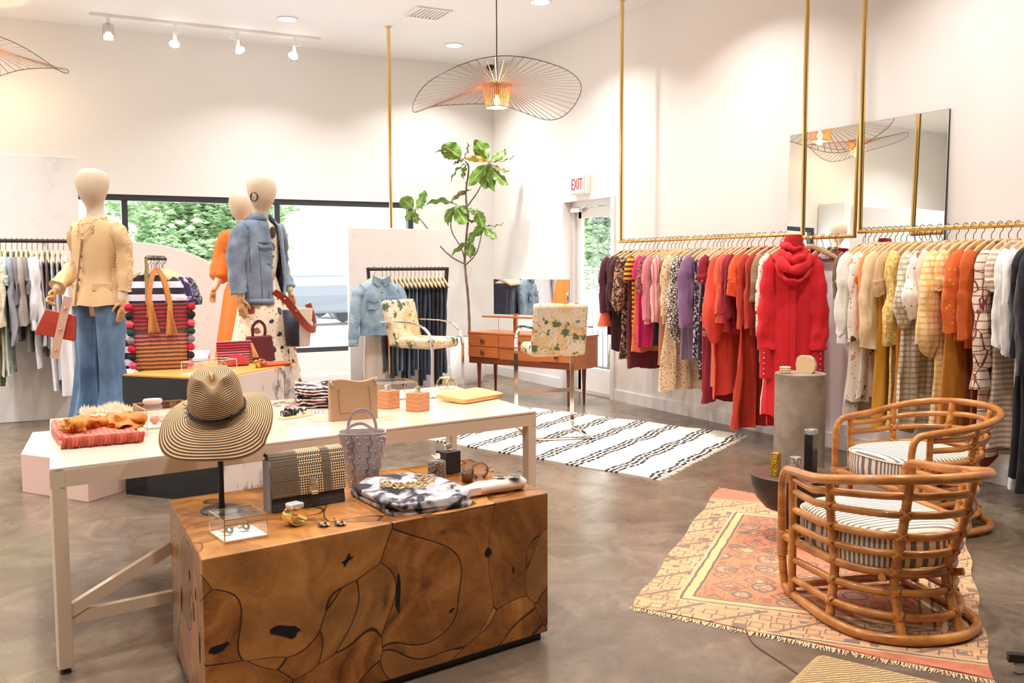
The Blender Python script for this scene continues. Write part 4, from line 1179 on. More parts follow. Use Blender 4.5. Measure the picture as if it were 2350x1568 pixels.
for i, p in enumerate(pts):
    tg = (pts[min(i+1, len(pts)-1)]-pts[max(i-1, 0)]).normalized()
    out = V((p.x, p.y, 0)).normalized()
    b_ = tg.cross(out).normalized()
    rings.append([p+b_*.028+out*.003, p-b_*.028+out*.003, p-b_*.028-out*.003, p+b_*.028-out*.003])
MB().loft(rings).build('strap', TAN, t, ang=30)
for p_ in ((-.13, -.118, .29), (-.22, -.093, .385)): MB().ball(p_, .009, 8, 5).build('strap_stud', GOLD, t)

# --- orange dress mannequin behind
ORG = cloth('sheer orange', srgb(246, 136, 52))
M3 = mannequin('orange_mannequin', 'linen mannequin in a puffed-sleeve orange dress, standing behind the denim jacket one', (2.0, 9.35, MZ), R(-62),
               ((.27, .03, 1.28), (.26, -.06, 1.04)), ((-.27, .0, 1.28), (-.25, -.14, 1.06)))
m = MB()
torso(m, [(1.585, .10, .08, 0, 0), (1.54, .18, .10, 0, 0), (1.40, .19, .12, 0, 0), (1.16, .14, .11, 0, .004), (1.0, .2, .17, 0, .014), (.5, .28, .24, 0, .022), (.06, .33, .29, 0, .028)])
m.build('dress', ORG, M3, ang=80)
for sd in (1, -1):
    sleeve(M3, ORG, [(sd*.16, 0, 1.55), (sd*.24, 0, 1.48), (sd*.285, .0, 1.32), (sd*.275, -.05, 1.14), (sd*.262, -.06, 1.09)], [.06, .105, .12, .115, .04], 'puff_sleeve', .006)
hand(M3, (.26, -.07, 1.01), Matrix.Rotation(R(-5), 3, 'X')@Matrix.Rotation(R(90), 3, 'Z'), -1, .3)
hand(M3, (-.25, -.155, 1.04), Matrix.Rotation(R(-20), 3, 'X')@Matrix.Rotation(R(-90), 3, 'Z'), 1, .3)

# ---------------------------------------------------------------- plinths
PINK = plain('pink plinth', srgb(232, 200, 188), .7, 0, .03, 2)
PEACH = plain('peach plinth', srgb(232, 190, 158), .7, 0, .03, 2)
single('display_plinth', MB().prism([(.384, 6.578), (.60, 6.78), (.95, 7.30), (.92, 8.0), (.1, 8.0), (.014, 7.10)], 0, .262), PINK, 'low pink angular plinth carrying the blazer mannequin', 'plinth', smooth=False, bevel=.004)
single('display_plinth', MB().prism([(1.46, 7.52), (2.19, 7.22), (2.42, 7.62), (2.12, 8.2), (1.48, 8.1)], 0, .262), PEACH, 'low peach plinth right of the marble side, carrying the denim mannequin', 'plinth', smooth=False, bevel=.004)
single('display_plinth', MB().prism([(1.6, 9.0), (2.4, 8.9), (2.5, 9.7), (1.6, 9.75)], 0, .262), PINK, 'low pink plinth under the orange dress mannequin, behind the others', 'plinth', smooth=False, bevel=.004)
t = thing('display_pedestal', 'waist-high pedestal with a glossy black side, a marble side and an orange top', 'pedestal', (0, 0, 0))
A, B, Cc, D_ = (1.117, 6.153), (.632, 6.713), (1.815, 6.86), (1.33, 7.42)
MB().prism([A, Cc, D_, B], 0, .775).build('core', plain('pedestal core', (.5, .4, .35), .6), t, smooth=False)
def face(P, Q, z0, z1, th=.012):
    d = (V((*Q, 0))-V((*P, 0)))
    n = V((d.y, -d.x, 0)).normalized()*th
    return MB().add([(P[0], P[1], z0), (Q[0], Q[1], z0), (Q[0], Q[1], z1), (P[0], P[1], z1), (P[0]+n.x, P[1]+n.y, z0), (Q[0]+n.x, Q[1]+n.y, z0), (Q[0]+n.x, Q[1]+n.y, z1), (P[0]+n.x, P[1]+n.y, z1)],
                    [(0, 3, 2, 1), (4, 5, 6, 7), (0, 1, 5, 4), (2, 3, 7, 6), (1, 2, 6, 5), (0, 4, 7, 3)])
def fmesh(P, Q, z0, z1):
    m = MB(); d = (V((*Q, 0))-V((*P, 0))); n = V((d.y, -d.x, 0)).normalized()*.012
    P, Q = V((*P, 0)), V((*Q, 0))
    m.add([P+V((0, 0, z0)), Q+V((0, 0, z0)), Q+V((0, 0, z1)), P+V((0, 0, z1)), P+n+V((0, 0, z0)), Q+n+V((0, 0, z0)), Q+n+V((0, 0, z1)), P+n+V((0, 0, z1))],
          [(0, 3, 2, 1), (4, 5, 6, 7), (0, 1, 5, 4), (2, 3, 7, 6), (1, 2, 6, 5), (0, 4, 7, 3)])
    return m
fmesh(B, A, 0, .79).build('black_side', plain('black lacquer', (.012, .013, .016), .08), t, smooth=False)
def m_marble():
    q = NT('veined marble')
    o = q.co()
    r_ = q.co('Object', (2.6, 2.6, .85), rot=(R(38), R(38), 0))
    w = q.vadd(r_, q.vmul(q.noise(o, 4, 5, .6, out='Color'), .30))
    n1 = q.noise(w, 1.5, 4, .6)
    v = q.ma('ABSOLUTE', q.ma('SUBTRACT', n1, .5))
    vein = q.ramp(v, [(0, .95), (.016, .55), (.05, 0)])
    mask = q.ramp(q.noise(o, 2.6, 2), [(.36, 0), (.52, 1)])
    c = q.mix(q.noise(o, 3, 5), srgb(226, 206, 194), srgb(240, 228, 220))
    c = q.mix(q.ma('MULTIPLY', vein, mask), c, srgb(92, 80, 76))
    return q.done(c, .25)
MARB = m_marble()
fmesh(A, Cc, 0, .79).build('marble_side', MARB, t, smooth=False)
MB().prism([A, Cc, D_, B], .775, .80).build('top', plain('orange top', srgb(238, 160, 84), .35, 0, .05, 4), t, smooth=False)
t = thing('display_pedestal', 'second black pedestal with a white top, behind the woven tote and jeans', 'pedestal', (0, 0, 0))
pl = [(.82, 7.60), (1.30, 7.47), (1.45, 8.2), (.92, 8.35)]
MB().prism(pl, 0, .79).build('base', _mc['black lacquer'], t, smooth=False)
MB().prism(pl, .79, .81).build('top', WHITEP, t, smooth=False)
# ---------------------------------------------------------------- things on the pedestal
PZ = .80
def m_tote():
    t = NT('woven stripes')
    o = t.co()
    x, y, z = t.sep(o)
    zz = t.ma('ADD', z, t.ma('MULTIPLY', t.noise(o, 12, 2), .010))
    f = t.ma('DIVIDE', zz, .46)
    base = t.ramp(f, [(0, srgb(214, 160, 104)), (.34, srgb(232, 150, 110)), (.42, srgb(226, 120, 130)), (.56, srgb(60, 90, 80)), (.60, srgb(214, 60, 80)), (.72, srgb(200, 40, 60)), (.95, srgb(190, 30, 54))], True)
    w = t.wave(t.comb(0, 0, zz), 11.5, 0, dirn='Z')
    c = t.mix(t.ma('GREATER_THAN', w, .56), base, t.mix(t.noise(o, 90, 3, .7), srgb(64, 44, 36), srgb(150, 110, 96)))
    t.bump(t.ma('ADD', w, t.wave(o, 26, 2, 3)), .7, .01)
    return t.done(c, .9)
TOTE = m_tote()
t = thing('pompom_tote', 'tall striped woven tote bag with pompoms, tan handles and tassels on the orange top', 'bag', (.90, 6.93, PZ), R(-2))
m = MB().loft([[(w*cos(a)*abs(cos(a))**-.55 if abs(cos(a)) > .05 else 0, d*sin(a)*abs(sin(a))**-.4 if abs(sin(a)) > .05 else 0, z) for a in [2*pi*(j+.5)/32 for j in range(32)]] for z, w, d in ((0, .165, .06), (.02, .18, .07), (.2, .188, .062), (.40, .195, .045), (.455, .198, .04), (.455, .19, .033), (.1, .17, .03))], True, True)
m.build('body', TOTE, t, ang=60)
PC = [srgb(196, 22, 50), srgb(28, 34, 38), srgb(226, 90, 110), srgb(24, 76, 72), srgb(140, 130, 136), srgb(206, 30, 70), srgb(30, 40, 40), srgb(226, 84, 120)]
rd = random.Random(6)
for sd in (-1, 1):
    for k in range(8):
        m = MB().ball((0, 0, 0), .026, 14, 10)
        for v in m.v: v *= 1+rd.uniform(-.1, .1)
        m.map(lambda p: (p[0]+sd*(.205-.018*k/7), p[1]-.045, p[2]+.43-k*.056))
        m.build('pompom', plain('pompom %d' % k, PC[k], .95), t)
TANL = plain('tan leather', srgb(216, 148, 84), .5)
def strap(m, pts, w, th, nrm):
    P = cr(pts, 5)
    rings = []
    for i, p in enumerate(P):
        tg = (P[min(i+1, len(P)-1)]-P[max(i-1, 0)]).normalized()
        n_ = V(nrm)
        b_ = tg.cross(n_).normalized()
        n2 = b_.cross(tg)
        rings.append([p+b_*w/2+n2*th/2, p-b_*w/2+n2*th/2, p-b_*w/2-n2*th/2, p+b_*w/2-n2*th/2])
    return m.loft(rings)
for y in (-.055, .05):
    m = strap(MB(), [(-.075, y, .36), (-.07, y, .48), (-.05, y*.7, .62), (-.01, y*.4, .685), (.03, y*.7, .62), (.06, y, .48), (.065, y, .36)], .03, .005, (0, 1, 0))
    m.build('handle', TANL, t, ang=30)
for x, z0, ln in ((-.06, .47, .21), (.055, .44, .2)):
    m = MB()
    m.lathe([(.012, 0), (.013, -.03), (.015, -.035)], (x, -.07, z0), 10)
    for i in range(26):
        a = 2*pi*i/26
        m.bar((x+.012*cos(a), -.072+.010*sin(a), z0-.03), (x+.012+.038*cos(a), -.077+.014*sin(a), z0-ln+.008*sin(i*3)), .006, .002)
    m.build('tassel', TANL, t, smooth=False)

def zipclutch():
    t = thing('woven_clutch', 'small striped woven zip clutch with a tan tassel, right of the tote', 'bag', (1.42, 7.02, PZ), R(8))
    m = MB().loft([[(w*x, d*y+.02*z/.2, z) for x, y in ((-1, -.3), (-.9, -1), (.9, -1), (1, -.3), (1, .3), (.9, 1), (-.9, 1), (-1, .3))] for z, w, d in ((0, .125, .03), (.10, .13, .028), (.155, .13, .012))])
    m.map(lambda p: (p[0], p[1], p[2]*1.05))
    q = NT('clutch weave')
    o = q.co()
    z = q.sep(o)[2]
    b_ = q.ramp(q.ma('DIVIDE', z, .16), [(0, srgb(190, 140, 100)), (.3, srgb(224, 120, 140)), (.6, srgb(196, 40, 70))], True)
    w = q.wave(o, 17, .4, 3, dirn='Z')
    q.bump(w, .5, .01)
    m.build('body', q.done(q.mix(q.ma('GREATER_THAN', w, .6), b_, srgb(80, 46, 46)), .9), t, ang=50)
    m = MB().bar((-.125, .02, .163), (.125, .02, .163), .012, .008)
    m.build('zip', plain('zip tape', srgb(214, 190, 186), .6), t, smooth=False)
    m = MB()
    for i in range(14):
        a = 2*pi*i/14
        m.bar((.115+.006*cos(a), -.02, .15), (.135+.02*cos(a), -.05+.012*sin(a), .045), .005, .002)
    m.build('tassel', TANL, t, smooth=False)
zipclutch()
t = thing('round_pouch', 'bright red knitted half-moon pouch lying against the striped clutch', 'bag', (1.40, 6.86, PZ+.005), R(6))
REDK = cloth('red knit', srgb(206, 34, 38), 'knit', s=2)
m = MB().loft([[(r*cos(a)*.1+x, -.018+.036*k, .0+r*max(0, sin(a))) for a in [pi*j/20 for j in range(21)] for x in [r*cos(a)*.9]] for k, r in ((0, .072), (.15, .082), (.85, .082), (1, .072))])
q = Matrix.Rotation(R(-24), 3, 'X')
m.map(lambda p: q@V(p))
m.build('body', REDK, t, ang=60)
MB().tube([q@V((.08*cos(a), 0, .08*sin(a))) for a in [pi*j/18 for j in range(19)]], .005, 6).build('zip', REDK, t)
t = thing('top_handle_bag', 'maroon leather handbag with an arched handle in front of the orange dress', 'bag', (1.62, 7.14, PZ), R(20))
MAR = plain('maroon leather', srgb(92, 32, 38), .4)
MB().loft([[(w*x, d*y, z) for x, y in ((-1, -1), (1, -1), (1, 1), (-1, 1))] for z, w, d in ((0, .11, .05), (.19, .095, .03))]).build('body', MAR, t, smooth=False, bevel=.008)
strap(MB(), [(-.05, 0, .18), (-.05, 0, .26), (0, 0, .30), (.05, 0, .26), (.05, 0, .18)], .022, .006, (0, 1, 0)).build('handle', MAR, t, ang=30)
def glass_box(name, label, loc, rz, sx, sy, sz, edge=GOLD, e=.0035, base=None, lidh=None):
    t = thing(name, label, 'glass box', loc, rz)
    MB().box((0, 0, .004), (sx, sy, .008)).build('base', base or plain('box lining', (.85, .82, .76), .7), t, smooth=False)
    m = MB()
    for s in (-1, 1):
        m.box((s*(sx/2-.001), 0, sz/2), (.002, sy-.004, sz-.006)).box((0, s*(sy/2-.001), sz/2), (sx-.004, .002, sz-.006))
    m.box((0, 0, sz-.001), (sx-.004, sy-.004, .002))
    m.build('glass', GLASS, t, smooth=False)
    m = MB()
    for z in (.002, sz):
        for s in (-1, 1):
            m.bar((-sx/2, s*sy/2, z), (sx/2, s*sy/2, z), e).bar((s*sx/2, -sy/2, z), (s*sx/2, sy/2, z), e)
    for a in (-1, 1):
        for b in (-1, 1): m.bar((a*sx/2, b*sy/2, 0), (a*sx/2, b*sy/2, sz), e)
    if lidh: 
        m.bar((-sx/2, -sy/2, sz-lidh), (sx/2, -sy/2, sz-lidh), e)
        m.ball((0, -sy/2-.004, sz-lidh-.004), .006, 6, 4)
    m.build('gilt_edge', edge, t, smooth=False)
    return t
CLEARE = plain('acrylic edge', (.86, .80, .70), .1)
glass_box('acrylic_case', 'clear display case of beaded bracelets on the orange pedestal top', (1.145, 6.50, PZ), R(30), .33, .15, .085, CLEARE, .004)
def bangle(label, loc, r, rr, mat, q=None, beads=0, name='bracelet'):
    m = MB()
    q = q or Matrix.Identity(3)
    if beads:
        for i in range(beads):
            a = 2*pi*i/beads
            m.ball(tuple(q@V((r*cos(a), r*sin(a), 0))), rr, 8, 6)
    else: m.ring((0, 0, 0), r, rr, q, 24, 7)
    return single(name, m, mat, label, 'bracelet', loc, 0)
UP = Matrix.Rotation(R(90), 3, 'X')@Matrix.Rotation(R(0), 3, 'Y')
bangle('chunky blue beaded bracelet inside the clear display case', (1.19, 6.47, PZ+.030), .022, .0145, plain('blue bead', srgb(46, 108, 190), .25), None, 7)
bangle('cream and gold bracelet at the left in the clear case', (1.07, 6.47, PZ+.044), .026, .009, plain('cream enamel', srgb(226, 196, 140), .3), UP)
bangle('brown gold bracelet at the back right in the clear case', (1.24, 6.56, PZ+.040), .022, .010, plain('amber bead', srgb(196, 130, 56), .3), UP, 8)
for i, (x, y, s_) in enumerate(((1.50, 6.67, .026), (1.535, 6.70, .028))):
    m = MB().loft([[(r*cos(a), r*sin(a), z) for a in [2*pi*j/26 for j in range(26)]] for r, z in ((s_, -.018), (s_*1.12, 0), (s_, .018), (s_*.9, .018), (s_*1.0, 0), (s_*.9, -.018))], loop=True)
    q = Matrix.Rotation(R(20), 3, 'Z')@UP
    m.map(lambda p: q@V(p))
    single('gold_cuff', m, GOLD, ['shiny gold cuff bracelet left of the orange knit pouch', 'second gold cuff touching the orange knit pouch'][i], 'bracelet', (x, y, PZ+s_*1.1+.002))
m = MB().loft([[(x*w, y*d, z) for x, y in ((-1, -.6), (-.7, -1), (.75, -.9), (1, -.3), (.9, .7), (-.8, 1))] for z, w, d in ((0, .13, .055), (.012, .14, .062), (.022, .13, .05), (.026, .11, .035))])
single('knit_pouch', m, cloth('orange knit', srgb(226, 78, 26), 'knit', s=2.2), 'flat orange knitted pouch at the front of the pedestal top', 'bag', (1.64, 6.78, PZ), R(18), ang=60)
m = MB()
for k in range(3): m.tube(cr([(-.12+.03*k, 0, .003), (-.03, .03*(k-1), .004), (.06, -.02*(k-1), .004), (.13, .01*k, .003)], 5), .003, 5)
m.box((.02, 0, .008), (.05, .03, .012)).box((-.05, .01, .007), (.04, .035, .01))
single('gold_jewellery', m, GOLDC, 'tangle of gold jewellery on the white-topped black pedestal', 'jewellery', (.98, 7.68, .81))

# ---------------------------------------------------------------- small rack with T-shirts
BR2 = plain('pale brass', srgb(214, 196, 130), .3, .6)
t = thing('tee_rack', 'slim brass rack holding the striped T-shirt behind the tote', 'rack', (1.02, 8.62, 0))
q = V((.30, .52, 0)).normalized()
MB().box((0, 0, .79), (.028, .028, 1.58)).build('post', BR2, t, smooth=False)
MB().tube([(0, 0, 1.575), tuple(q*.42+V((0, 0, 1.575)))], .014, 10).build('rail', IRON, t)
MB().box((q.x*.3, q.y*.3, .012), (.36, .62, .024), math.atan2(q.y, q.x)-pi/2).build('foot', BR2, t, smooth=False)
STRIPE = cloth('tee stripe', srgb(226, 214, 226), 'hstripe', srgb(34, 24, 40), None, .68)
PURP = cloth('purple floral', srgb(48, 30, 76), 'floral', srgb(180, 150, 200), srgb(110, 60, 140), 1.0)
LACE = cloth('black lace', srgb(26, 26, 38), 'speck', srgb(150, 150, 176))
FACE = R(-12)
def tee(label, mat, k, ln, name='hanging_tee'):
    p = V((1.02, 8.62, 0))+q*k
    hanger('wooden hanger holding the '+label.split(',')[0], p.x, p.y, 1.575, FACE, 'hangers on the small brass rack')
    return garment(name, label, 'T-shirt', p.x, p.y, 1.575, FACE, mat, ln, hw=.235, hem=.25, th=.05, fold=.012, sl=.20, sw=.07, seed=int(k*100), sho=.2)
tee('black and white striped T-shirt, front on the small brass rack', STRIPE, .05, .82)
tee('purple floral blouse, sticking out right of the striped T-shirt', PURP, .2, .62)
tee('black and silver lace top, last on the small brass rack', LACE, .36, .5)
for k in range(5):
    p = V((1.02, 8.62, 0))+q*(.11+.055*k)
    hanger('spare wooden hanger on the small brass rack behind the T-shirts', p.x, p.y, 1.575, FACE, 'hangers on the small brass rack')
# ---------------------------------------------------------------- white display table
TZ = .775
CREAMP = plain('cream lacquer', srgb(240, 218, 198), .18, 0, 0, Coat_Weight=.5)
CREAML = plain('cream frame', srgb(228, 204, 178), .4)
t = thing('display_table', 'long cream lacquered table on a square-tube frame behind the wood block', 'table', (0, 0, 0))
tc = [(.097, 3.79), (2.315, 4.15), (2.37, 5.29), (.14, 5.06)]
MB().prism(tc, TZ-.012, TZ).build('tabletop', CREAMP, t, smooth=False, bevel=.003)
def inset(p, d):
    c = V((1.23, 4.55))
    return (p[0]+(d if p[0] < c.x else -d), p[1]+(d if p[1] < c.y else -d))
m = MB()
for i in range(4):
    a, b = tc[i], tc[(i+1) % 4]
    pa, pb = V((*inset(a, .024), TZ-.043)), V((*inset(b, .024), TZ-.043))
    e_ = (pb-pa).normalized()*.0228
    m.bar(pa-e_, pb+e_, .046, .062)
m.build('apron', CREAML, t, smooth=False)
LG = [inset(p, .026) for p in tc]
for x, y in LG:
    l = MB().box((x, y, (TZ-.07)/2+.01), (.05, .05, TZ-.09), R(9)).build('leg', CREAML, t, smooth=False, bevel=.003)
    MB().lathe([(.02, 0), (.022, .005), (.018, .014)], (x, y, 0), 12).build('foot', BEADK, l)
(x0, y0), (x1, y1) = LG[0], LG[1]
MB().bar((x0, y0, .205), (x1, y1, .205), .03, .045).build('stretcher', CREAML, t, smooth=False)
xm, ym = lerp(x0, x1, .47), lerp(y0, y1, .47)
MB().bar((x0+.02, y0, .23), (xm, ym, TZ-.08), .03, .045).build('brace', CREAML, t, smooth=False)

# ---------------------------------------------------------------- reclaimed wood block
def m_teak(name, k=1.0):
    q = NT(name)
    o = q.co()
    w = q.vadd(o, q.vmul(q.noise(o, 2.5, 0, 0, out='Color'), 1.0))
    ed = q.vor(w, 2.5, 'DISTANCE_TO_EDGE')
    cid = q.sep(q.vor(w, 2.5, out='Color'))
    sw = q.vadd(o, q.vmul(q.noise(o, 1.8, 2, .5, .5, out='Color'), .9))
    g1 = q.noise(sw, 2.6, 6, .62, 1.4)
    g2 = q.wave(q.vadd(sw, q.vmul(q.vor(w, 2.5, out='Color'), .9)), 2.2, 5, 1.2, 'RINGS', 'SPHERICAL')
    fine = q.noise(q.vadd(o, q.vmul(q.noise(o, 6, 3, out='Color'), .12)), 52, 5, .7)
    c = q.ramp(q.ma('ADD', q.ma('MULTIPLY', g1, .62), q.ma('ADD', q.ma('MULTIPLY', g2, .10), q.ma('MULTIPLY', fine, .26))),
               [(.30, srgb(88, 46, 16)), (.44, srgb(146, 88, 36)), (.56, srgb(184, 118, 54)), (.72, srgb(214, 152, 84))])
    c = q.mix(q.ma('MULTIPLY', cid[0], .62), c, srgb(86, 46, 15))
    c = q.mix(q.ma('MULTIPLY', q.ma('GREATER_THAN', cid[1], .75), .22), c, srgb(222, 160, 92))
    kn = q.vor(q.vadd(w, q.vmul(q.noise(o, 9, 2, out='Color'), .12)), 2.3)
    c = q.mix(q.ramp(kn, [(.02, .8), (.06, .5), (.12, 0)]), c, srgb(64, 30, 14))
    seam = q.ramp(ed, [(.0, 1), (.006, .8), (.013, 0)])
    c = q.mix(seam, c, srgb(44, 20, 8))
    q.bump(q.ma('SUBTRACT', q.ma('MULTIPLY', fine, .25), seam), .4, .010)
    return q.done(c, q.ramp(g1, [(.3, .22), (.7, .36)]), 0)
TEAKB = m_teak('reclaimed teak')
t = thing('wood_block_table', 'big reclaimed teak root block with curved inlaid seams, nearest the camera', 'coffee table', (0, 0, 0))
bc = [(.488, 3.0), (1.864, 3.245), (1.878, 4.0), (.512, 3.85)]
m = MB().prism(bc, .03, .60)
m.build('block', TEAKB, t, smooth=False, bevel=.006, seg=3)
MB().prism([(lerp(p[0], 1.19, .04), lerp(p[1], 3.55, .05)) for p in bc], 0, .03).build('plinth_base', BEADK, t, smooth=False)
# dark hollow knots in the front and side faces
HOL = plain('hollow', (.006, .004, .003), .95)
m = MB()
fd = (V((1.864, 3.245, 0))-V((.488, 3.0, 0)))
fl = fd.length
fd.normalize()
fn = V((fd.y, -fd.x, 0))
def hollow(u, z, w, h, rot, seed, o=V((.488, 3.0, 0)), d=fd, n=fn):
    rd = random.Random(seed)
    pts = []
    for i in range(12):
        a = 2*pi*i/12
        r = .7+rd.random()*.5
        x, y = w*r*cos(a), h*r*sin(a)
        x, y = x*cos(rot)-y*sin(rot), x*sin(rot)+y*cos(rot)
        pts.append((u+x, z+y))
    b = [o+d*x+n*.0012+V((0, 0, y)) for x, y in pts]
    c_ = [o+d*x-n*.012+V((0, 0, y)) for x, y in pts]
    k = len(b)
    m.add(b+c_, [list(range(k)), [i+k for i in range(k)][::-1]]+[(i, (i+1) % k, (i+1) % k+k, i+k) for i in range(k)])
hollow(.27, .305, .055, .022, -.35, 1)
hollow(.045, .305, .032, .014, .2, 2)
hollow(.70, .34, .011, .075, -.05, 3)
hollow(1.10, .415, .018, .020, .6, 4)
hollow(.50, .50, .006, .022, -.5, 5)
hollow(.50, .50, .022, .005, .3, 6)
hollow(.93, .225, .018, .006, .4, 7)
hollow(1.22, .32, .004, .016, 0, 8)
sd_ = (V((.512, 3.85, 0))-V((.488, 3.0, 0))).normalized()
sn = V((-sd_.y, sd_.x, 0))
for u, z, w, h, s_ in ((.10, .28, .012, .05, 11), (.22, .36, .010, .035, 12), (.3, .46, .014, .018, 13), (.55, .3, .012, .04, 14), (.16, .44, .008, .02, 15)):
    hollow(u, z, w, h, .1, s_, d=sd_, n=sn)
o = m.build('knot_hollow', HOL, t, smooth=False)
o['kind'] = 'stuff'

# ---------------------------------------------------------------- straw hat on its stand
HX, HY, HZ = .66, 3.58, .60
t = thing('hat_stand', 'black round-based hat stand at the front left of the wood block', 'stand', (HX, HY, HZ))
MB().lathe([(.001, 0), (.074, 0), (.076, .004), (.07, .009), (.014, .012), (.012, .03)], n=36).build('base', BLACKM, t)
MB().tube([(0, 0, .01), (0, 0, .39)], .0105, 14).build('pole', BLACKM, t)
MB().ball((0, 0, .395), (.06, .06, .03), 16, 8).build('top_pad', BLACKM, t)
q = NT('striped straw')
u_ = q.n('ShaderNodeUVMap').outputs[0]
v_ = q.sep(u_)[1]
wv = q.ma('SINE', q.ma('MULTIPLY', v_, 2*pi/.0072))
fb = q.noise(q.co('Object', (260, 260, 260)), 1, 2)
c = q.mix(q.ma('GREATER_THAN', q.ma('ADD', wv, q.ma('MULTIPLY', fb, .5)), .42), q.mix(fb, srgb(196, 150, 98), srgb(232, 196, 146)), q.mix(fb, srgb(46, 28, 20), srgb(86, 58, 42)))
q.bump(wv, .35, .003)
STRAW = q.done(c, .75)
hat = thing('straw_hat', 'wide-brimmed brown and straw striped hat with a beaded band, on the black stand', 'hat', (HX-.004, HY+.005, HZ+.358), R(-10))
hq = Matrix.Rotation(R(20), 3, 'X')@Matrix.Rotation(R(-6), 3, 'Y')
N = 64
def hatring(k):
    # k 0..1 crown top to base, 1..2 brim
    ring = []
    for j in range(N):
        a = 2*pi*j/N
        ca, sa = cos(a), sin(a)
        if k <= 1:
            r = .088*(1-(1-min(1, k*1.35))**2.6)**.5+.012*k
            z = .175-.155*max(0, k-.18)**1.15*1.15-.010*k
            z -= .030*math.exp(-((k-.05)/.3)**2)*math.exp(-(ca/.35)**2)*(1 if sa < .2 else .4)
            pinch = .020*math.exp(-((k-.38)/.2)**2)*math.exp(-((abs(ca)-.62)/.3)**2)*(1 if sa < 0 else 0)
            x, y = r*ca*1.0, r*sa*1.12
            f = 1-pinch/max(r, .02)
            ring.append((x*f, y*f, z))
        else:
            b = k-1
            r = .100+.098*b
            droop = -.020*b-.062*b**2*(.75-.35*sa)+.045*b**1.5*max(0, ca)**2*(1 if sa > -.6 else .5)+.022*b**1.6*max(0, sa)
            droop += .016*b**2*sin(3*a+.6)
            ex = 1+.10*b*max(0, -ca)
            ring.append((r*ca*ex, r*sa*1.08, .004+droop))
    return [hq@V(p) for p in ring]
crown = MB().loft([hatring((k/34)**2.4) for k in range(3, 35)], True, False)
crown.build('crown', STRAW, hat, ang=180)
MB().loft([hatring(1+k/20) for k in range(21)], False, False).build('brim', STRAW, hat, ang=180, solid=.002)
m = MB()
br = hatring(.93)
bp = [p+(V((p.x, p.y, 0)).normalized()*.004) for p in br]
m.tube(bp, .0045, 6, True)
for p in bp[::1]: m.ball(tuple(p+V((0, 0, -.004))), .0042, 6, 4)
m.build('beaded_band', BEADK, hat)
m = MB()
for j in (36, 44, 52, 58, 30):
    p = bp[j]
    for k in range(5):
        d = V((sin(k*2.1+j)*.012, cos(k*1.7)*.012, .012*sin(k*3+j)))
        m.bar(p, p+d+V((p.x, p.y, 0)).normalized()*.006, .0022)
m.build('band_knot', BEADK, hat, smooth=False)

# ---------------------------------------------------------------- things on the wood block
BZ = .60
t = glass_box('earring_box', 'small gilt-edged glass box holding two silver earrings, at the block\'s front corner', (.645, 3.215, BZ), R(8), .145, .15, .078, GOLD, .003, lidh=.018)
for i, (x, y) in enumerate(((.613, 3.205), (.672, 3.225))):
    m = MB()
    qq = Matrix.Rotation(R(60), 3, 'X')
    m.ring((0, 0, .017), .013, .003, qq, 18, 6).ring((0, 0, .017), .008, .0025, qq, 14, 6).tube([(-.015, .01, .008), (-.025, .02, .018), (-.012, .012, .02)], .0025, 6).ball((-.012, .008, .012), .007, 8, 5)
    single('silver_earring', m, STEEL, ['silver swirl earring, left one in the gilt glass box on the wood block', 'silver swirl earring, right one in the gilt glass box on the wood block'][i], 'earring', (x, y, BZ+.008), R(20))
# woven flap clutch
t = thing('woven_clutch', 'black and cream woven flap clutch with a silver clasp, standing on the wood block', 'bag', (.955, 3.50, BZ), R(9.5))
q = NT('woven leather')
o = q.co()
x, y, z = q.sep(o)
ck = q.n('ShaderNodeTexChecker', {'Vector': q.co('Object', 1, rot=(0, R(45), 0)), 'Scale': 150.0, 'Color1': (1, 1, 1, 1), 'Color2': (0, 0, 0, 1)}).outputs[1]
fine = q.n('ShaderNodeTexChecker', {'Vector': q.co('Object', 1, rot=(0, R(45), 0)), 'Scale': 230.0, 'Color1': (1, 1, 1, 1), 'Color2': (0, 0, 0, 1)}).outputs[1]
big = q.ramp(q.ma('DIVIDE', q.ma('ADD', x, .15), .3), [(0, 0), (.36, 1), (.68, 0), (.80, 1)], True)
dk = q.mix(q.ma('MULTIPLY', fine, .55), srgb(38, 34, 34), srgb(206, 176, 140))
lt = q.mix(ck, srgb(44, 36, 34), srgb(238, 208, 160))
q.bump(ck, .5, .004)
WEAV = q.done(q.mix(big, dk, lt), .5)
DKL = plain('textured black leather', srgb(52, 48, 50), .45, 0, .5, 160, .6)
MB().loft([[(w*x, y0_+d*y, z) for x, y in ((-1, -1), (1, -1), (1, 1), (-1, 1))] for z, w, d, y0_ in ((0, .148, .036, 0), (.17, .146, .026, .012), (.205, .146, .02, .016))]).build('body', DKL, t, smooth=False, bevel=.004)
MB().loft([[(w*x, y_, z) for x in (-1, 1)]+[(w*x, y_+.004, z+.003) for x in (1, -1)] for z, w, y_ in ((.055, .15, -.040), (.12, .151, -.034), (.18, .151, -.024), (.21, .151, -.008), (.214, .151, .02), (.20, .15, .035))]).build('flap', WEAV, t, smooth=True, ang=50)
MB().box((-.151, .004, .095), (.006, .06, .19)).build('side_gusset', plain('grey gusset', srgb(160, 156, 160), .5), t, smooth=False)
m = MB().box((.012, -.046, .075), (.034, .008, .026)).box((.012, -.050, .058), (.028, .01, .012)).box((.012, -.043, .10), (.028, .008, .02))
m.build('clasp', STEEL, t, smooth=False, bevel=.003)
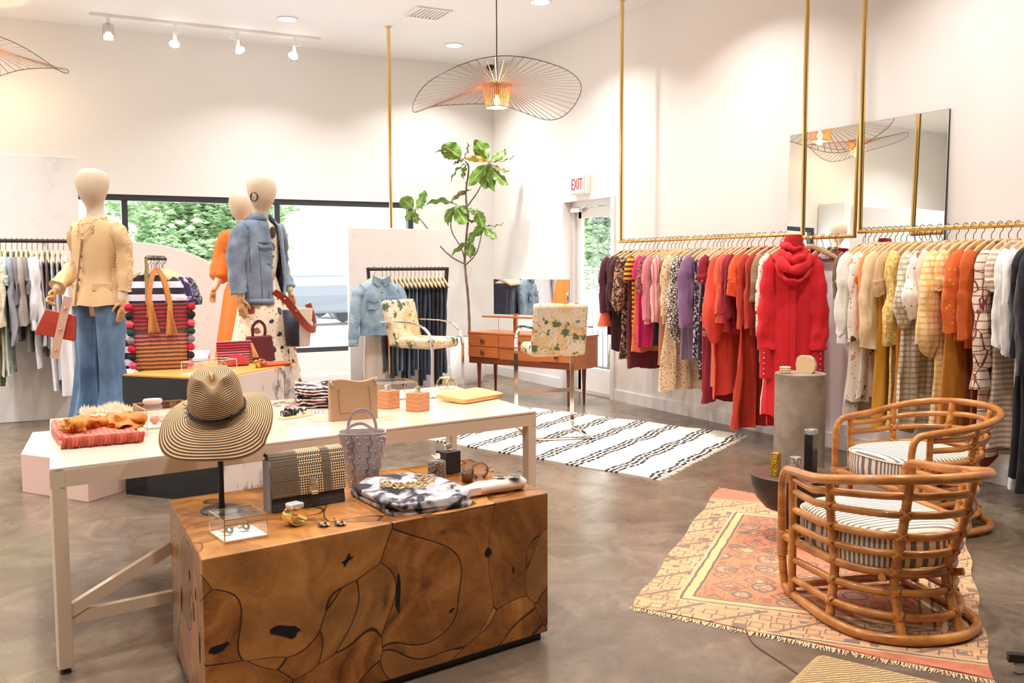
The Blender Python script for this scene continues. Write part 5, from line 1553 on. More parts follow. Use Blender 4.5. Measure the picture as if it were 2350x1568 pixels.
# studded bucket bag
t = thing('studded_bucket_bag', 'pale grey leather tote with interlocking panels, studs and a top handle on the wood block', 'bag', (1.255, 3.72, BZ), R(-18))
GRYL = plain('pale grey leather', srgb(188, 172, 170), .45)
prof = [(0, .058, .045), (.01, .062, .048), (.12, .078, .06), (.225, .098, .07)]
def sq(w, d, z, n=40): return [(w*(abs(cos(a))**.55)*(1 if cos(a) > 0 else -1), d*(abs(sin(a))**.55)*(1 if sin(a) > 0 else -1), z) for a in [2*pi*(j+.5)/n for j in range(n)]]
MB().loft([sq(w, d, z) for z, w, d in prof]+[sq(.093, .065, .225), sq(.06, .045, .02)]).build('body', GRYL, t, ang=60)
m = MB()
def front(u, z, o=.0025):
    k = z/.225
    w, d = lerp(.06, .098, k), lerp(.046, .07, k)
    return (u*w, -d*1.005-o, z)
SEAM = plain('dark seam', srgb(96, 80, 80), .6)
for u0 in (-.45, .32, .88):
    pts = []
    for i in range(10):
        z = .222-.024*i
        uu = u0-.02*i*(1 if u0 < .8 else .3)
        pts += [front(uu+(.11 if i % 2 else 0), z), front(uu+(.11 if i % 2 else 0), max(.003, z-.024))]
    m.tube(pts, .0012, 4)
m.build('panel_seam', SEAM, t, smooth=False)
m = MB()
for i in range(8):
    for u0 in (-.68, -.2, .15, .62):
        m.ball(front(u0-.018*i+(.1 if i % 2 else 0), .21-.026*i, .003), .0036, 8, 5)
m.build('studs', STEEL, t)
strap(MB(), [(-.055, .0, .20), (-.055, .0, .255), (-.035, 0, .30), (0, 0, .315), (.035, 0, .30), (.055, 0, .255), (.055, 0, .20)], .012, .005, (0, 1, 0)).build('top_handle', GRYL, t, ang=30)
strap(MB(), [(-.085, -.05, .21), (-.05, -.035, .25), (0, -.03, .262), (.05, -.04, .235), (.09, -.03, .225)], .012, .004, (0, 1, 0)).build('shoulder_strap', GRYL, t, ang=30)
m = MB().ring(front(-.55, .185, .008), .011, .0028, Matrix.Rotation(R(90), 3, 'X'), 16, 6).ring(front(.85, .205, .008), .011, .0028, Matrix.Rotation(R(90), 3, 'X'), 16, 6)
m.build('turn_lock', STEEL, t)
# ring-shaped crystal bracelet, earrings
t = thing('crystal_cuff', 'wide gold cuff with a big clear crystal, on the wood block before the woven clutch', 'bracelet', (.845, 3.245, BZ), R(20))
qq = Matrix.Rotation(R(90), 3, 'X')
MB().loft([[qq@V((r*cos(a), r*sin(a), z)) for a in [2*pi*j/30 for j in range(30)]] for r, z in ((.036, -.026), (.038, 0), (.036, .026), (.033, .026), (.034, 0), (.033, -.026))], loop=True).map(lambda p: (p[0], p[1], p[2]*.85+.034)).build('band', GOLD, t)
MB().box((0, 0, .072), (.05, .046, .02)).build('crystal', plain('crystal', (.88, .88, .86), .05, .5), t, smooth=False, bevel=.006)
TORT = cloth('tortoiseshell', srgb(42, 28, 20), 'speck', srgb(222, 190, 140), None, 1.6, .25)
for i, (x, y) in enumerate(((.93, 3.185), (.985, 3.17))):
    e = thing('hoop_earring', ['tortoiseshell ring earring with gold bar, left of the pair on the block', 'tortoiseshell ring earring with gold bar, right of the pair on the block'][i], 'earring', (x, y, BZ), R(25))
    MB().ring((0, 0, .006), .0155, .0055, None, 20, 8).build('ring', TORT, e)
    MB().tube([(.004, .012, .008), (.018, .05, .012)], .003, 6).ball((.019, .053, .014), .005, 7, 5).build('post', GOLD, e)
# tie-dye folded garment with necklace
TIE = cloth('tie dye', srgb(34, 32, 40), 'tie', srgb(206, 196, 200), None, 1.25)
def folded(name, label, cat, loc, rz, sx, sy, layers, mat, seed=0, amp=.006, h=.018, edge=None, lip=1):
    rd = random.Random(seed)
    t = thing(name, label, cat, loc, rz)
    z = 0
    for l in range(layers):
        m = MB()
        N, Mx = 26, 20
        ox, oy = rd.uniform(-.006, .006), rd.uniform(-.006, .006)
        p1, p2 = rd.random()*6, rd.random()*6
        rings = []
        for i in range(10):
            a = pi*i/9
            zz = z+h/2-h/2*cos(a)
            k = sin(a)**.35
            rings.append([((sx/2-.010+.010*k)*(abs(cos(b))**.28)*(1 if cos(b) > 0 else -1)*(1+.015*sin(5*b+p1))+ox, (sy/2-.010+.010*k)*(abs(sin(b))**.28)*(1 if sin(b) > 0 else -1)*(1+.02*sin(4*b+p2))+oy, zz+amp*.4*sin(3*b+p1)*(i/9)) for b in [2*pi*(j+.5)/44 for j in range(44)]])
        top_ = rings[-1]
        for s_ in (.8, .55, .3, .1):
            rings.append([(x*s_+ox*(1-s_), y*s_, zq+amp*sin(x*40*s_+p1)*cos(y*32+p2)*(1-s_*.3)) for x, y, zq in top_])
        m.loft(rings)
        m.crumple(amp*2.2, seed+l, (14, 14, 14), lambda v: .35+.65*min(1, v.z/.02))
        m.build('fold_layer', mat, t, ang=80)
        z += h*.93
    return t
folded('tie_dye_top', 'black and white tie-dye garment folded on the wood block, gold necklace on it', 'clothing', (1.33, 3.395, BZ), R(4), .345, .44, 2, TIE, 2, .009, .026)
m = MB()
rd = random.Random(8)
for k, r_ in enumerate((.055, .075, .095)):
    pts = [V((r_*1.15*cos(a), r_*.8*sin(a)-.01*k, .0035*sin(7*a+k))) for a in [lerp(R(-200), R(20), j/26) for j in range(27)]]
    m.tube(pts, .003, 5)
    for p in pts[::2]: m.ball(tuple(p+V((rd.uniform(-.004, .004), rd.uniform(-.004, .004), .003))), (.007, .006, .005), 6, 4)
single('bead_necklace', m, plain('pale gold', srgb(224, 184, 120), .3, .7), 'chunky gold and cream necklace lying on the tie-dye garment', 'necklace', (1.33, 3.43, BZ+.066), R(8))
# lighters
SNK = cloth('snakeskin', srgb(150, 124, 102), 'snake', srgb(66, 52, 44), None, 2.2, .4)
def lighter(name, label, loc, rz, shape, mat, sc=1):
    t = thing(name, label, 'table lighter', loc, rz)
    if shape == 'round':
        MB().lathe([(.001, 0), (.036, 0), (.038, .004), (.038, .085), (.035, .09), (.001, .09)], n=36).build('body', mat, t)
        h = .09
    else:
        w, h = shape
        MB().box((0, 0, h/2), (w, w, h)).build('body', mat, t, smooth=False, bevel=.003)
    m = MB().lathe([(.001, 0), (.019, 0), (.019, .006), (.012, .008), (.001, .008)], (0, 0, h), 20).box((0, 0, h+.016), (.030, .014, .016)).box((.004, 0, h+.027), (.02, .012, .008))
    m.tube([(-.015, -.008, h+.022), (-.015, .008, h+.022)], .006, 8)
    m.build('lighter_top', CHROME, t, bevel=.001)
lighter('table_lighter', 'round snakeskin table lighter with a chrome top, before the black one', (1.545, 3.625, BZ), R(10), 'round', SNK)
lighter('table_lighter', 'square black leather table lighter behind the snakeskin one', (1.665, 3.775, BZ), R(14), (.078, .098), plain('black leather', srgb(34, 32, 34), .45, 0, .4, 90, .4))
FILI = plain('dark filigree', srgb(112, 88, 66), .35, .8, .4, 140, .8)
for i, (x, y, ang_) in enumerate(((1.655, 3.555, 60), (1.745, 3.625, -20))):
    m = MB()
    qq = Matrix.Rotation(R(ang_), 3, 'Z')@Matrix.Rotation(R(90), 3, 'X')
    aa = [lerp(R(-70), R(250), j/26) for j in range(27)]
    m.loft([[qq@V((r*cos(a), r*sin(a)*.9, z)) for a in aa] for r, z in ((.034, -.022), (.036, 0), (.034, .022))], False, False, closed=False)
    single('filigree_cuff', m, FILI, ['open dark filigree cuff left of the pair by the lighters', 'open dark filigree cuff right of the pair by the lighters'][i], 'bracelet', (x, y, BZ+.033), 0, solid=.003)
# rolled white clutch and sunglasses
t = thing('fold_clutch', 'soft white rolled leather clutch at the right end of the wood block', 'bag', (1.655, 3.335, BZ), R(5))
m = MB()
rings = []
for i in range(16):
    k = i/15
    x = -.145+.29*k
    rr = .026*(.55+.45*min(1, k*3))*(1 if k < .95 else .9)
    rings.append([(x+.006*sin(3*a), rr*1.4*cos(a), .028+rr*1.05*sin(a)*(1+.06*sin(k*17+2*a))) for a in [2*pi*j/20 for j in range(20)]])
m.loft(rings)
m.build('body', plain('soft white leather', srgb(238, 214, 196), .4), t, ang=80)
MB().box((-.09, -.032, .026), (.05, .004, .03), 0).build('tab', _mc['soft white leather'], t, smooth=False, bevel=.003)
t = thing('sunglasses', 'silver and black sunglasses resting on the white rolled clutch', 'sunglasses', (1.725, 3.335, BZ+.060), R(-25))
for s in (-1, 1):
    MB().lathe([(.001, 0), (.024, .001), (.027, .003), (.025, .005), (.001, .004)], (s*.032, 0, .0), 20).map(lambda p: (p[0], p[1]*.85, p[2])).build('lens', BEADK, t)
    MB().ring((s*.032, 0, .003), .026, .0025, Matrix.Diagonal((1, .85, 1)), 22, 6).build('rim', STEEL, t)
    MB().tube([(s*.058, 0, .004), (s*.062, .05, .010), (s*.05, .085, .004)], .002, 6).build('temple', BEADK, t)
MB().tube([(-.008, 0, .004), (.008, 0, .004)], .002, 6).build('bridge', STEEL, t)

# ---------------------------------------------------------------- things on the white table
t = folded('ribbed_top', 'folded terracotta ribbed top at the left end of the white table', 'clothing', (.30, 4.46, TZ), R(2), .315, .56, 2, cloth('terracotta rib', srgb(214, 112, 88), 'vstripe', srgb(184, 84, 64), None, 1.6), 5, .008, .019)
m = MB()
for k in range(26):
    x = -.15+k*.012
    m.tube(cr([(x-.004, -.275+.006*sin(k*2), .004), (x, -.287+.008*sin(k*1.3), .02), (x+.004, -.277, .04), (x+.006, -.262, .030)], 3), .0075, 6)
m.build('ruffle_hem', cloth('terracotta', srgb(172, 70, 50)), t)
t = thing('mustard_scarf', 'crumpled mustard satin scarf top lying on the folded terracotta top', 'scarf', (.325, 4.42, TZ+.038), R(4))
MUS = plain('mustard satin', srgb(196, 116, 26), .5, 0, .15, 14)
for sd in (-1, 1):
    m = MB()
    rings = []
    for i in range(14):
        k = i/13
        w = .018+.085*sin(min(1, k*1.25)*pi*.62)
        rings.append([(sd*(.004+.15*k), w*cos(a)+.015*sin(k*5), .022+(.010+.018*sin(k*pi))*sin(a)+.007*sin(4*a+k*7)*(.4+k)) for a in [2*pi*j/26 for j in range(26)]])
    m.loft(rings)
    m.crumple(.034, sd+2, (22, 22, 30))
    m.build('wing', MUS, t, ang=80)
m = MB().ball((0, -.005, .026), (.024, .03, .022), 12, 8)
m.build('knot', MUS, t)
m = MB()
rd = random.Random(3)
for k in range(34):
    a = lerp(R(20), R(160), k/33)
    m.ball((.12*cos(a)+rd.uniform(-.006, .006), .05+.085*sin(a)+rd.uniform(-.012, .012), .020+rd.uniform(0, .01)), .0075, 6, 4)
single('bead_necklace', m, plain('peach bead', srgb(236, 196, 150), .35), 'peach beaded necklace behind the mustard scarf, on the terracotta top', 'necklace', (.325, 4.44, TZ+.038), 0)
m = MB()
rd = random.Random(5)
FX, FY = .39, 5.03
for k in range(1500):
    a = rd.uniform(0, pi)
    x = rd.uniform(-.115, .115)
    w = .055*(1-(x/.135)**2)**.5+.015*sin(x*40)
    p = V((x, w*cos(a)*1.1, .006+w*.75*sin(a)*rd.uniform(.4, 1)))
    d = V((rd.gauss(0, .5), cos(a)+rd.gauss(0, .4), sin(a)+rd.gauss(.1, .4))).normalized()*rd.uniform(.018, .034)
    s_ = d.cross(V((rd.random(), rd.random(), rd.random()))).normalized()*.0022
    m.add([p-s_, p+s_, p+d], [(0, 1, 2)])
m.loft([[(x, .05*(1-(x/.14)**2)**.5*cos(a), .002+.035*(1-(x/.14)**2)**.5*max(0, sin(a))) for a in [2*pi*j/14 for j in range(14)]] for x in [-.11+.22*i/10 for i in range(11)]])
single('fur_stole', m, plain('peach fur', srgb(250, 226, 204), .95), 'fluffy pale peach fur collar at the back left corner of the white table', 'fur', (FX, FY, TZ), R(4), smooth=False)
t = thing('acrylic_bangle', 'clear square acrylic bangle between the fur and the terracotta top', 'bracelet', (.34, 4.86, TZ), R(8))
m = MB().box((0, 0, .018), (.06, .03, .034)).box((.0, 0, .018), (.16, .006, .012))
m.build('body', plain('clear amber resin', srgb(232, 206, 170), .1), t, smooth=False, bevel=.006)
glass_box('stone_box', 'gilt glass box with pink stones, left of the straw hat', (.61, 4.64, TZ), R(6), .22, .26, .088, GOLD, .004)
for i, (x, y, s_, c) in enumerate(((.56, 4.60, .024, srgb(224, 130, 110)), (.60, 4.66, .028, srgb(238, 206, 186)), (.65, 4.58, .018, srgb(230, 190, 170)))):
    m = MB().ball((0, 0, s_*.8), (s_, s_*.8, s_*.8), 7, 5)
    single('polished_stone', m, plain('stone %d' % i, c, .4), ['coral pink stone in the gilt box', 'cream stone in the gilt box', 'small beige stone in the gilt box'][i]+' left of the straw hat', 'stone', (x, y, TZ+.009), .4*i, smooth=False)
t = thing('powder_compact', 'pale pink oval compact lying on the gilt box lid left of the hat', 'compact', (.565, 4.70, TZ+.0905), 0)
MB().lathe([(.001, 0), (.034, 0), (.038, .008), (.038, .016), (.034, .022), (.001, .022)], n=24).map(lambda p: (p[0]*1.15, p[1]*.8, p[2])).build('body', plain('pink compact', srgb(240, 200, 190), .3), t)
m = MB().ring((0, 0, .004), .02, .0035, None, 18, 6).ring((.03, .012, .004), .012, .003, None, 14, 6)
single('gold_jewellery', m, GOLDC, 'little gold ring set on the table edge under the hat brim', 'jewellery', (.62, 4.12, TZ), 0)
# petal-disc necklace, zebra stone cuff, tweed scarf
rd = random.Random(12)
t = thing('disc_necklace', 'pastel necklace of flat pink, green and grey discs spread on the white table', 'necklace', (1.26, 4.99, TZ), R(-20))
DC = [srgb(206, 120, 140), srgb(150, 156, 120), srgb(196, 190, 150), srgb(216, 110, 110), srgb(120, 110, 110), srgb(226, 206, 160)]
for k in range(22):
    a = k*.62
    r_ = .03+.0052*k
    MB().lathe([(.001, 0), (.017, 0), (.018, .003), (.001, .005)], n=10).map(lambda p: (p[0]+r_*1.3*cos(a), p[1]*.9+r_*sin(a), p[2]+.0016*(k % 3))).build('disc', plain('disc %d' % (k % 6), DC[k % 6], .3), t)
t = thing('stone_cuff', 'black and white marbled stone cuff with gold, on the white table right of the hat', 'bracelet', (1.19, 4.53, TZ), R(15))
ZEB = cloth('zebra stone', srgb(30, 26, 24), 'speck', srgb(230, 224, 214), None, .5, .15)
for k in range(4): MB().box((-.05+.03*k, .01*(k % 2), .022+.010*(k % 2)), (.034, .05, .03), .4*k).build('stone', ZEB, t, smooth=False, bevel=.006)
MB().bar((-.09, -.02, .006), (.09, .01, .006), .05, .012).build('base_plate', plain('pale horn', srgb(234, 206, 164), .25), t, smooth=False, bevel=.003)
m = MB()
for k in range(3): m.ring((.12+.02*k, .03, .006), .012, .003, None, 14, 6)
m.build('link', STEEL, t)
q = NT('tweed')
o = q.co()
w = q.wave(q.vadd(o, q.vmul(q.noise(o, 10, 2, out='Color'), .03)), 19, 1.5, 2, dirn='Z')
w2 = q.wave(o, 16, 3, 2, dirn='Y')
c = q.mix(q.ma('GREATER_THAN', q.ma('ADD', q.ma('MULTIPLY', w, .6), q.ma('MULTIPLY', w2, .4)), .5), srgb(34, 28, 40), q.mix(q.noise(o, 40, 2), srgb(228, 180, 176), srgb(240, 216, 206)))
q.bump(q.ma('ADD', w, w2), .8, .01)
TWEED = q.done(c, .95)
t = folded('tweed_scarf', 'folded pink and navy chunky tweed scarf behind the taupe bag', 'scarf', (1.43, 4.93, TZ), R(-12), .24, .36, 3, TWEED, 9, .010, .034)
m = MB()
for k in range(18):
    a = 2*pi*k/18
    m.bar((.04, -.17, .06), (.045+.028*cos(a), -.20-.01*abs(sin(a*2)), .035+.026*sin(a)), .006, .003)
m.build('tassel', plain('navy tassel', srgb(36, 40, 66), .9), t, smooth=False)
# taupe envelope bag
t = thing('envelope_bag', 'stiff taupe leather bag with a wavy top edge standing on the white table', 'bag', (1.42, 4.335, TZ), R(-1))
TAUP = plain('taupe leather', srgb(170, 134, 102), .5, 0, .08, 60)
n = 24
topz = lambda x: .19+.010*sin((x+.118)/.236*2*pi*1.0+.4)+.04*x
pts = [(-.115, 0), (.115, 0)]+[(.118-.236*i/n, topz(.118-.236*i/n)) for i in range(n+1)]
m = MB().prism(pts, -.024, .024).map(lambda p: (p[0], p[2]*(1-.45*p[1]/.2), p[1]))
m.build('body', TAUP, t, smooth=False, bevel=.004)
m = MB()
m.tube([(-.07, -.021, .145), (-.078, -.0215, .15), (-.072, -.0225, .035), (.08, -.0225, .035), (.072, -.0205, .155), (.064, -.021, .15)], .0013, 4)
m.build('stitched_flap', plain('dark stitch', srgb(104, 74, 54), .7), t, smooth=False)
for s in (-1, 1):
    MB().ring((s*.108, -.018, .178), .010, .0024, Matrix.Rotation(R(60), 3, 'Y'), 14, 6).tube([(s*.108, -.018, .185), (s*.118, -.008, .20)], .0025, 6).build('clip_ring', STEEL, t)
# lighters on cubes
WCUB = NT('cube wood')
c = WCUB.mix(WCUB.wave(WCUB.co('Object', (1, 1, 1)), 14, 6, 3, dirn='Z'), srgb(188, 124, 80), srgb(204, 142, 98))
WCUB = WCUB.done(c, .45)
lighter('table_lighter', 'chrome table lighter set in a small wooden cube, nearer the taupe bag', (1.695, 4.60, TZ), R(25), (.085, .092), WCUB)
lighter('table_lighter', 'chrome table lighter set in a wooden cube, right of the smaller cube', (1.795, 4.445, TZ), R(35), (.088, .092), WCUB)
glass_box('long_glass_box', 'long gilt-edged glass box at the back of the white table', (1.83, 4.96, TZ), R(-3), .26, .22, .09, GOLD, .004)
m = MB()
for k, (x, a) in enumerate(((-.022, 12), (.03, -18))):
    m.ring((x, 0, .036), .034, .003, Matrix.Rotation(R(a), 3, 'Z')@Matrix.Rotation(R(90), 3, 'X'), 26, 7)
m.ball((-.01, 0, .072), (.034, .016, .006), 12, 6)
single('gold_bangles', m, GOLD, 'pair of thin gold bangles joined by an oval, back right corner of the white table', 'bracelet', (2.255, 5.13, TZ), R(-28))
t = thing('flat_clutch', 'flat honey-tan textured leather clutch at the right of the white table', 'bag', (2.2, 4.68, TZ), R(24))
m = MB().loft([[(w*x, d*y, z+.012*(y > 0)) for x, y in ((-1, -.8), (-.92, -1), (.92, -1), (1, -.8), (1, .8), (.92, 1), (-.92, 1), (-1, .8))] for z, w, d in ((.002, .165, .10), (.010, .17, .108), (.026, .168, .104), (.032, .155, .09))])
HON = plain('honey leather', srgb(238, 184, 116), .5, 0, .1, 160, .5)
m.build('body', HON, t, ang=50)
MB().bar((-.162, -.107, .020), (.162, -.107, .020), .004, .003).build('fold_line', plain('honey seam', srgb(190, 130, 70), .6), t, smooth=False)
m = MB()
pts = cr([(-.16, 0, .003), (-.10, .03, .003), (-.03, -.01, .003), (.05, .02, .003), (.12, .0, .003), (.15, .03, .003)], 6)
m.tube(pts, .0028, 5)
for p in pts[::4]: m.ball(tuple(p+V((0, 0, .003))), .005, 6, 4)
single('chain_necklace', m, plain('dark silver', (.3, .28, .26), .3, .9), 'dark chain necklace lying behind the honey clutch', 'necklace', (2.06, 4.83, TZ), R(10))
# ---------------------------------------------------------------- vanity desk, mirror, fig tree, bar chairs, striped rug
def m_teakv():
    q = NT('teak veneer')
    o = q.co('Object', (1.2, 1.2, 14))
    c = q.mix(q.noise(q.co('Object', (2, 2, 26)), 1.6, 5, .6), srgb(176, 92, 44), srgb(216, 134, 76))
    return q.done(c, .3)
TEAK = m_teakv()
TEAKD = plain('dark teak', srgb(120, 62, 36), .35, 0, .12, 12)
VA = math.atan2(-1.32, .61)
vx, vy = V((.42, -.907, 0)), V((.907, .42, 0))
t = thing('vanity_desk', 'teak dressing table with drawers and tapered legs by the exit door', 'desk', (4.62, 9.86, 0), math.atan2(vx.y, vx.x))
# local x along the front (left to right seen from the room), local y towards the wall
Lx, Ly, H0, H1 = 1.455, .44, .40, .735
MB().box((Lx/2, Ly/2, (H0+H1)/2), (Lx, Ly, H1-H0)).build('case', TEAK, t, smooth=False)
MB().box((Lx/2, Ly/2, .746), (Lx+.03, Ly+.02, .022)).build('top', TEAK, t, smooth=False, bevel=.003)
MB().box((Lx/2, -.002, H0+.035), (Lx-.02, .012, .06)).build('bottom_rail', TEAKD, t, smooth=False)
KN = plain('turned knob', srgb(112, 58, 40), .3)
def drawer(x0, x1, z0, z1):
    d = MB().box(((x0+x1)/2, -.009, (z0+z1)/2), (x1-x0-.008, .018, z1-z0-.008)).build('drawer', TEAK, t, smooth=False, bevel=.002)
    MB().lathe([(.001, -.03), (.018, -.03), (.026, -.024), (.024, -.014), (.012, -.008), (.012, .0), (.001, .0)], n=20).map(lambda p: ((x0+x1)/2+p[0], -.018+p[2], (z0+z1)/2+p[1])).build('knob', KN, d)
for x0, x1 in ((0, .44), (1.015, Lx)):
    drawer(x0, x1, .595, .732); drawer(x0, x1, .47, .595)
drawer(.44, 1.015, .595, .732)
for x, y in ((.10, .06), (.10, .36), (Lx-.12, .06), (Lx-.12, .36)):
    MB().lathe([(.013, 0), (.016, .12), (.026, H0)], (x, y, 0), 14).build('leg', TEAKD, t)
MB().box((.52, .20, 1.16-.30), (.045, .03, .21)).build('mirror_post', TEAK, t, smooth=False)
MB().box((.52, .16, .93), (.8, .14, .018)).build('shelf', TEAK, t, smooth=False, bevel=.003)
mz = (1.155, .40)
MB().box((.72, .215, mz[0]), (1.03, .014, mz[1])).build('mirror_back', TEAKD, t, smooth=False)
MB().box((.72, .205, mz[0]), (1.03, .006, mz[1])).build('mirror_glass', MIRROR, t, smooth=False)
MB().tube([(.34, .12, .757), (.34, .12, .92)], .003, 6).build('shelf_pin', STEEL, t)

# wall mirror above the rail, leaning a touch back
t = thing('wall_mirror', 'large frameless mirror on the side wall above the brass rails', 'mirror', (XW-.03, 5.40, 1.55))
MB().box((-.004, 0, .525), (.008, 1.555, 1.05)).build('glass', MIRROR, t, smooth=False)
MB().box((.003, 0, .525), (.006, 1.56, 1.056)).build('backing', BLACKM, t, smooth=False)
t.rotation_euler = (0, R(1.05), 0)

# fiddle-leaf fig
FX, FY = 5.21, 11.14
t = thing('fiddle_leaf_fig', 'tall fiddle-leaf fig tree in a round white pot in the room corner', 'plant', (FX, FY, 0))
m = MB().lathe([(.001, .02), (.14, .02), (.165, .0), (.215, .08), (.238, .25), (.235, .42), (.215, .60), (.20, .60), (.215, .42), (.2, .5), (.001, .5)], n=36)
m.build('pot', plain('white stone pot', srgb(236, 234, 232), .5), t)
MB().lathe([(.001, .52), (.2, .52), (.2, .5), (.001, .5)], n=20).build('soil', plain('soil', (.06, .04, .03), .95), t)
PX = .00535
def fp(px, py, dy=0): return V(((px-1079)*PX*.886, -(px-1079)*PX*.465+dy, 1.5+(614-py)*PX))
BR = plain('fig bark', srgb(112, 88, 68), .8, 0, .35, 40, .6)
STEMS = [([(1080, 800), (1078, 700), (1072, 640), (1076, 590), (1078, 500), (1074, 440), (1080, 380), (1072, 365)], .017),
         ([(1076, 600), (1060, 570), (1045, 530), (1040, 500), (1050, 470)], .009), ([(1076, 612), (1100, 585), (1114, 550), (1120, 518)], .008),
         ([(1074, 610), (1045, 592), (1012, 562), (978, 520), (958, 490), (955, 478)], .009), ([(1078, 470), (1098, 440), (1118, 405), (1132, 370)], .009), ([(1077, 415), (1086, 405)], .006),
         ([(1088, 595), (1093, 572), (1090, 555)], .006)]
m = MB()
rd = random.Random(2)
for pts, r in STEMS:
    P = cr([fp(x, y, .05*sin(x)) for x, y in pts], 6)
    for i in range(1, len(P)-1): P[i] = P[i]+V((rd.uniform(-1, 1), rd.uniform(-1, 1), 0))*.003
    m.tube(P, [r*(1-.45*i/len(P))*(1+.25*rd.random()) for i in range(len(P))], 8)
m.build('trunk', BR, t)
q = NT('fig leaf')
o = q.co('UV')
x = q.sep(o)[0]
mid = q.ma('ABSOLUTE', q.ma('SUBTRACT', x, .5))
vein = q.ma('GREATER_THAN', q.wave(o, 3.0, 2, 1, dirn='DIAGONAL'), .9)
c = q.mix(q.noise(q.co(), 7, 4), srgb(58, 104, 36), srgb(132, 172, 62))
c = q.mix(q.ma('MULTIPLY', vein, .35), c, srgb(170, 196, 110))
c = q.mix(q.ma('LESS_THAN', mid, .03), c, srgb(186, 204, 130))
FIG = q.done(c, .4)
YEL = plain('yellowed leaf', srgb(206, 178, 90), .5, 0, .35, 22, .5)
DRY = plain('dry leaf', srgb(132, 122, 78), .6, 0, .2, 12)
# base px, tip px, half width, roll, drop, kind
LV = [((1068, 360), (1026, 326), .115, .1, 0, 0), ((1068, 360), (1012, 340), .03, 1.2, 0, 2), ((1070, 362), (1080, 322), .03, 1.0, 0, 2), ((1070, 362), (1050, 368), .04, 1.0, 0, 2),
      ((1072, 368), (1044, 402), .02, 1.2, 0, 0), ((1074, 370), (1071, 400), .04, .8, 0, 0), ((1130, 365), (1101, 312), .10, .2, 0, 0), ((1132, 366), (1080, 354), .062, .25, 0, 1), ((1132, 366), (1167, 334), .065, .6, 0, 0),
      ((1134, 366), (1184, 350), .018, 1.3, 0, 2), ((1134, 368), (1174, 382), .05, .7, 0, 2), ((1132, 368), (1172, 410), .07, .5, 0, 0), ((1130, 368), (1088, 412), .075, .2, 0, 0), ((1130, 368), (1122, 418), .12, .1, 0, 0),
      ((1132, 370), (1142, 424), .06, .5, 0, 0), ((1128, 364), (1098, 336), .06, .6, 0, 0), ((1090, 430), (1047, 452), .05, .6, 0, 2), ((1050, 466), (990, 460), .05, 1.0, 0, 0), ((1050, 466), (1100, 478), .06, .7, 0, 0), ((1050, 470), (1028, 500), .055, .4, 0, 0),
      ((1050, 470), (1074, 504), .10, .1, 0, 0), ((1052, 472), (1034, 508), .04, .7, 0, 0), ((1098, 476), (1116, 512), .075, .2, 0, 0), ((1120, 515), (1078, 504), .03, 1.1, 0, 0), ((1120, 517), (1160, 508), .015, 1.3, 0, 2), ((1120, 517), (1146, 540), .06, .5, 0, 0),
      ((1120, 517), (1096, 536), .06, .3, 0, 0), ((1098, 525), (1084, 555), .05, .5, 0, 0), ((1090, 555), (1046, 578), .04, .8, 0, 0), ((1090, 556), (1084, 585), .075, .1, 0, 0), ((955, 478), (925, 450), .09, .2, 0, 0), ((955, 478), (976, 432), .065, .5, 0, 0),
      ((955, 478), (934, 500), .05, .6, 0, 0), ((957, 480), (958, 506), .045, .4, 0, 0), ((956, 478), (974, 462), .035, .8, 0, 0)]
mbs = [MB(), MB(), MB()]
rd = random.Random(7)
for b, e, hw, roll, dr, k in LV:
    hw *= 1.22 if k == 0 else .8
    e = (b[0]+(e[0]-b[0])*1.12, b[1]+(e[1]-b[1])*1.12)
    b0, e0 = fp(*b, rd.uniform(-.06, .06)), fp(*e, 0)
    d = e0-b0
    e0 = e0+V((.465, .885, 0))*rd.uniform(-.6, .35)*d.length*.7
    d = e0-b0
    ax = d.normalized()
    cam_ = V((-.43, -.9, .1)).normalized()
    s = ax.cross(cam_).normalized()
    nrm = s.cross(ax).normalized()
    s = s*cos(roll)+nrm*sin(roll)
    nrm = ax.cross(s)
    m = mbs[k]
    rings = []
    n = 12
    for i in range(n+1):
        f = i/n
        w = hw*(sin(pi*min(1, f**.8))**.75*(.62+.5*f)) if f < 1 else .004
        w = max(w, .004)*(1+.06*sin(f*26))
        c0 = b0+d*(.10+.9*f)+nrm*(.10*d.length*sin(pi*f)-.22*d.length*f*f*0)+V((0, 0, -.10*d.length*f*f))
        rings.append([c0-s*w+nrm*(.02*sin(f*17)+.14*w), c0-s*w*.5+nrm*.03*w, c0, c0+s*w*.5+nrm*.03*w, c0+s*w+nrm*(.02*cos(f*15)+.14*w)])
    o0 = len(m.v)
    m.loft(rings, closed=False)
    for i in range(n+1):
        for j in range(5): m.uv[o0+i*5+j] = (j/4, i/n)
    m.tube([b0, b0+d*.06, b0+d*.11], .005, 5)
for m, mt in zip(mbs, (FIG, YEL, DRY)):
    m.build('foliage', mt, t, ang=180)

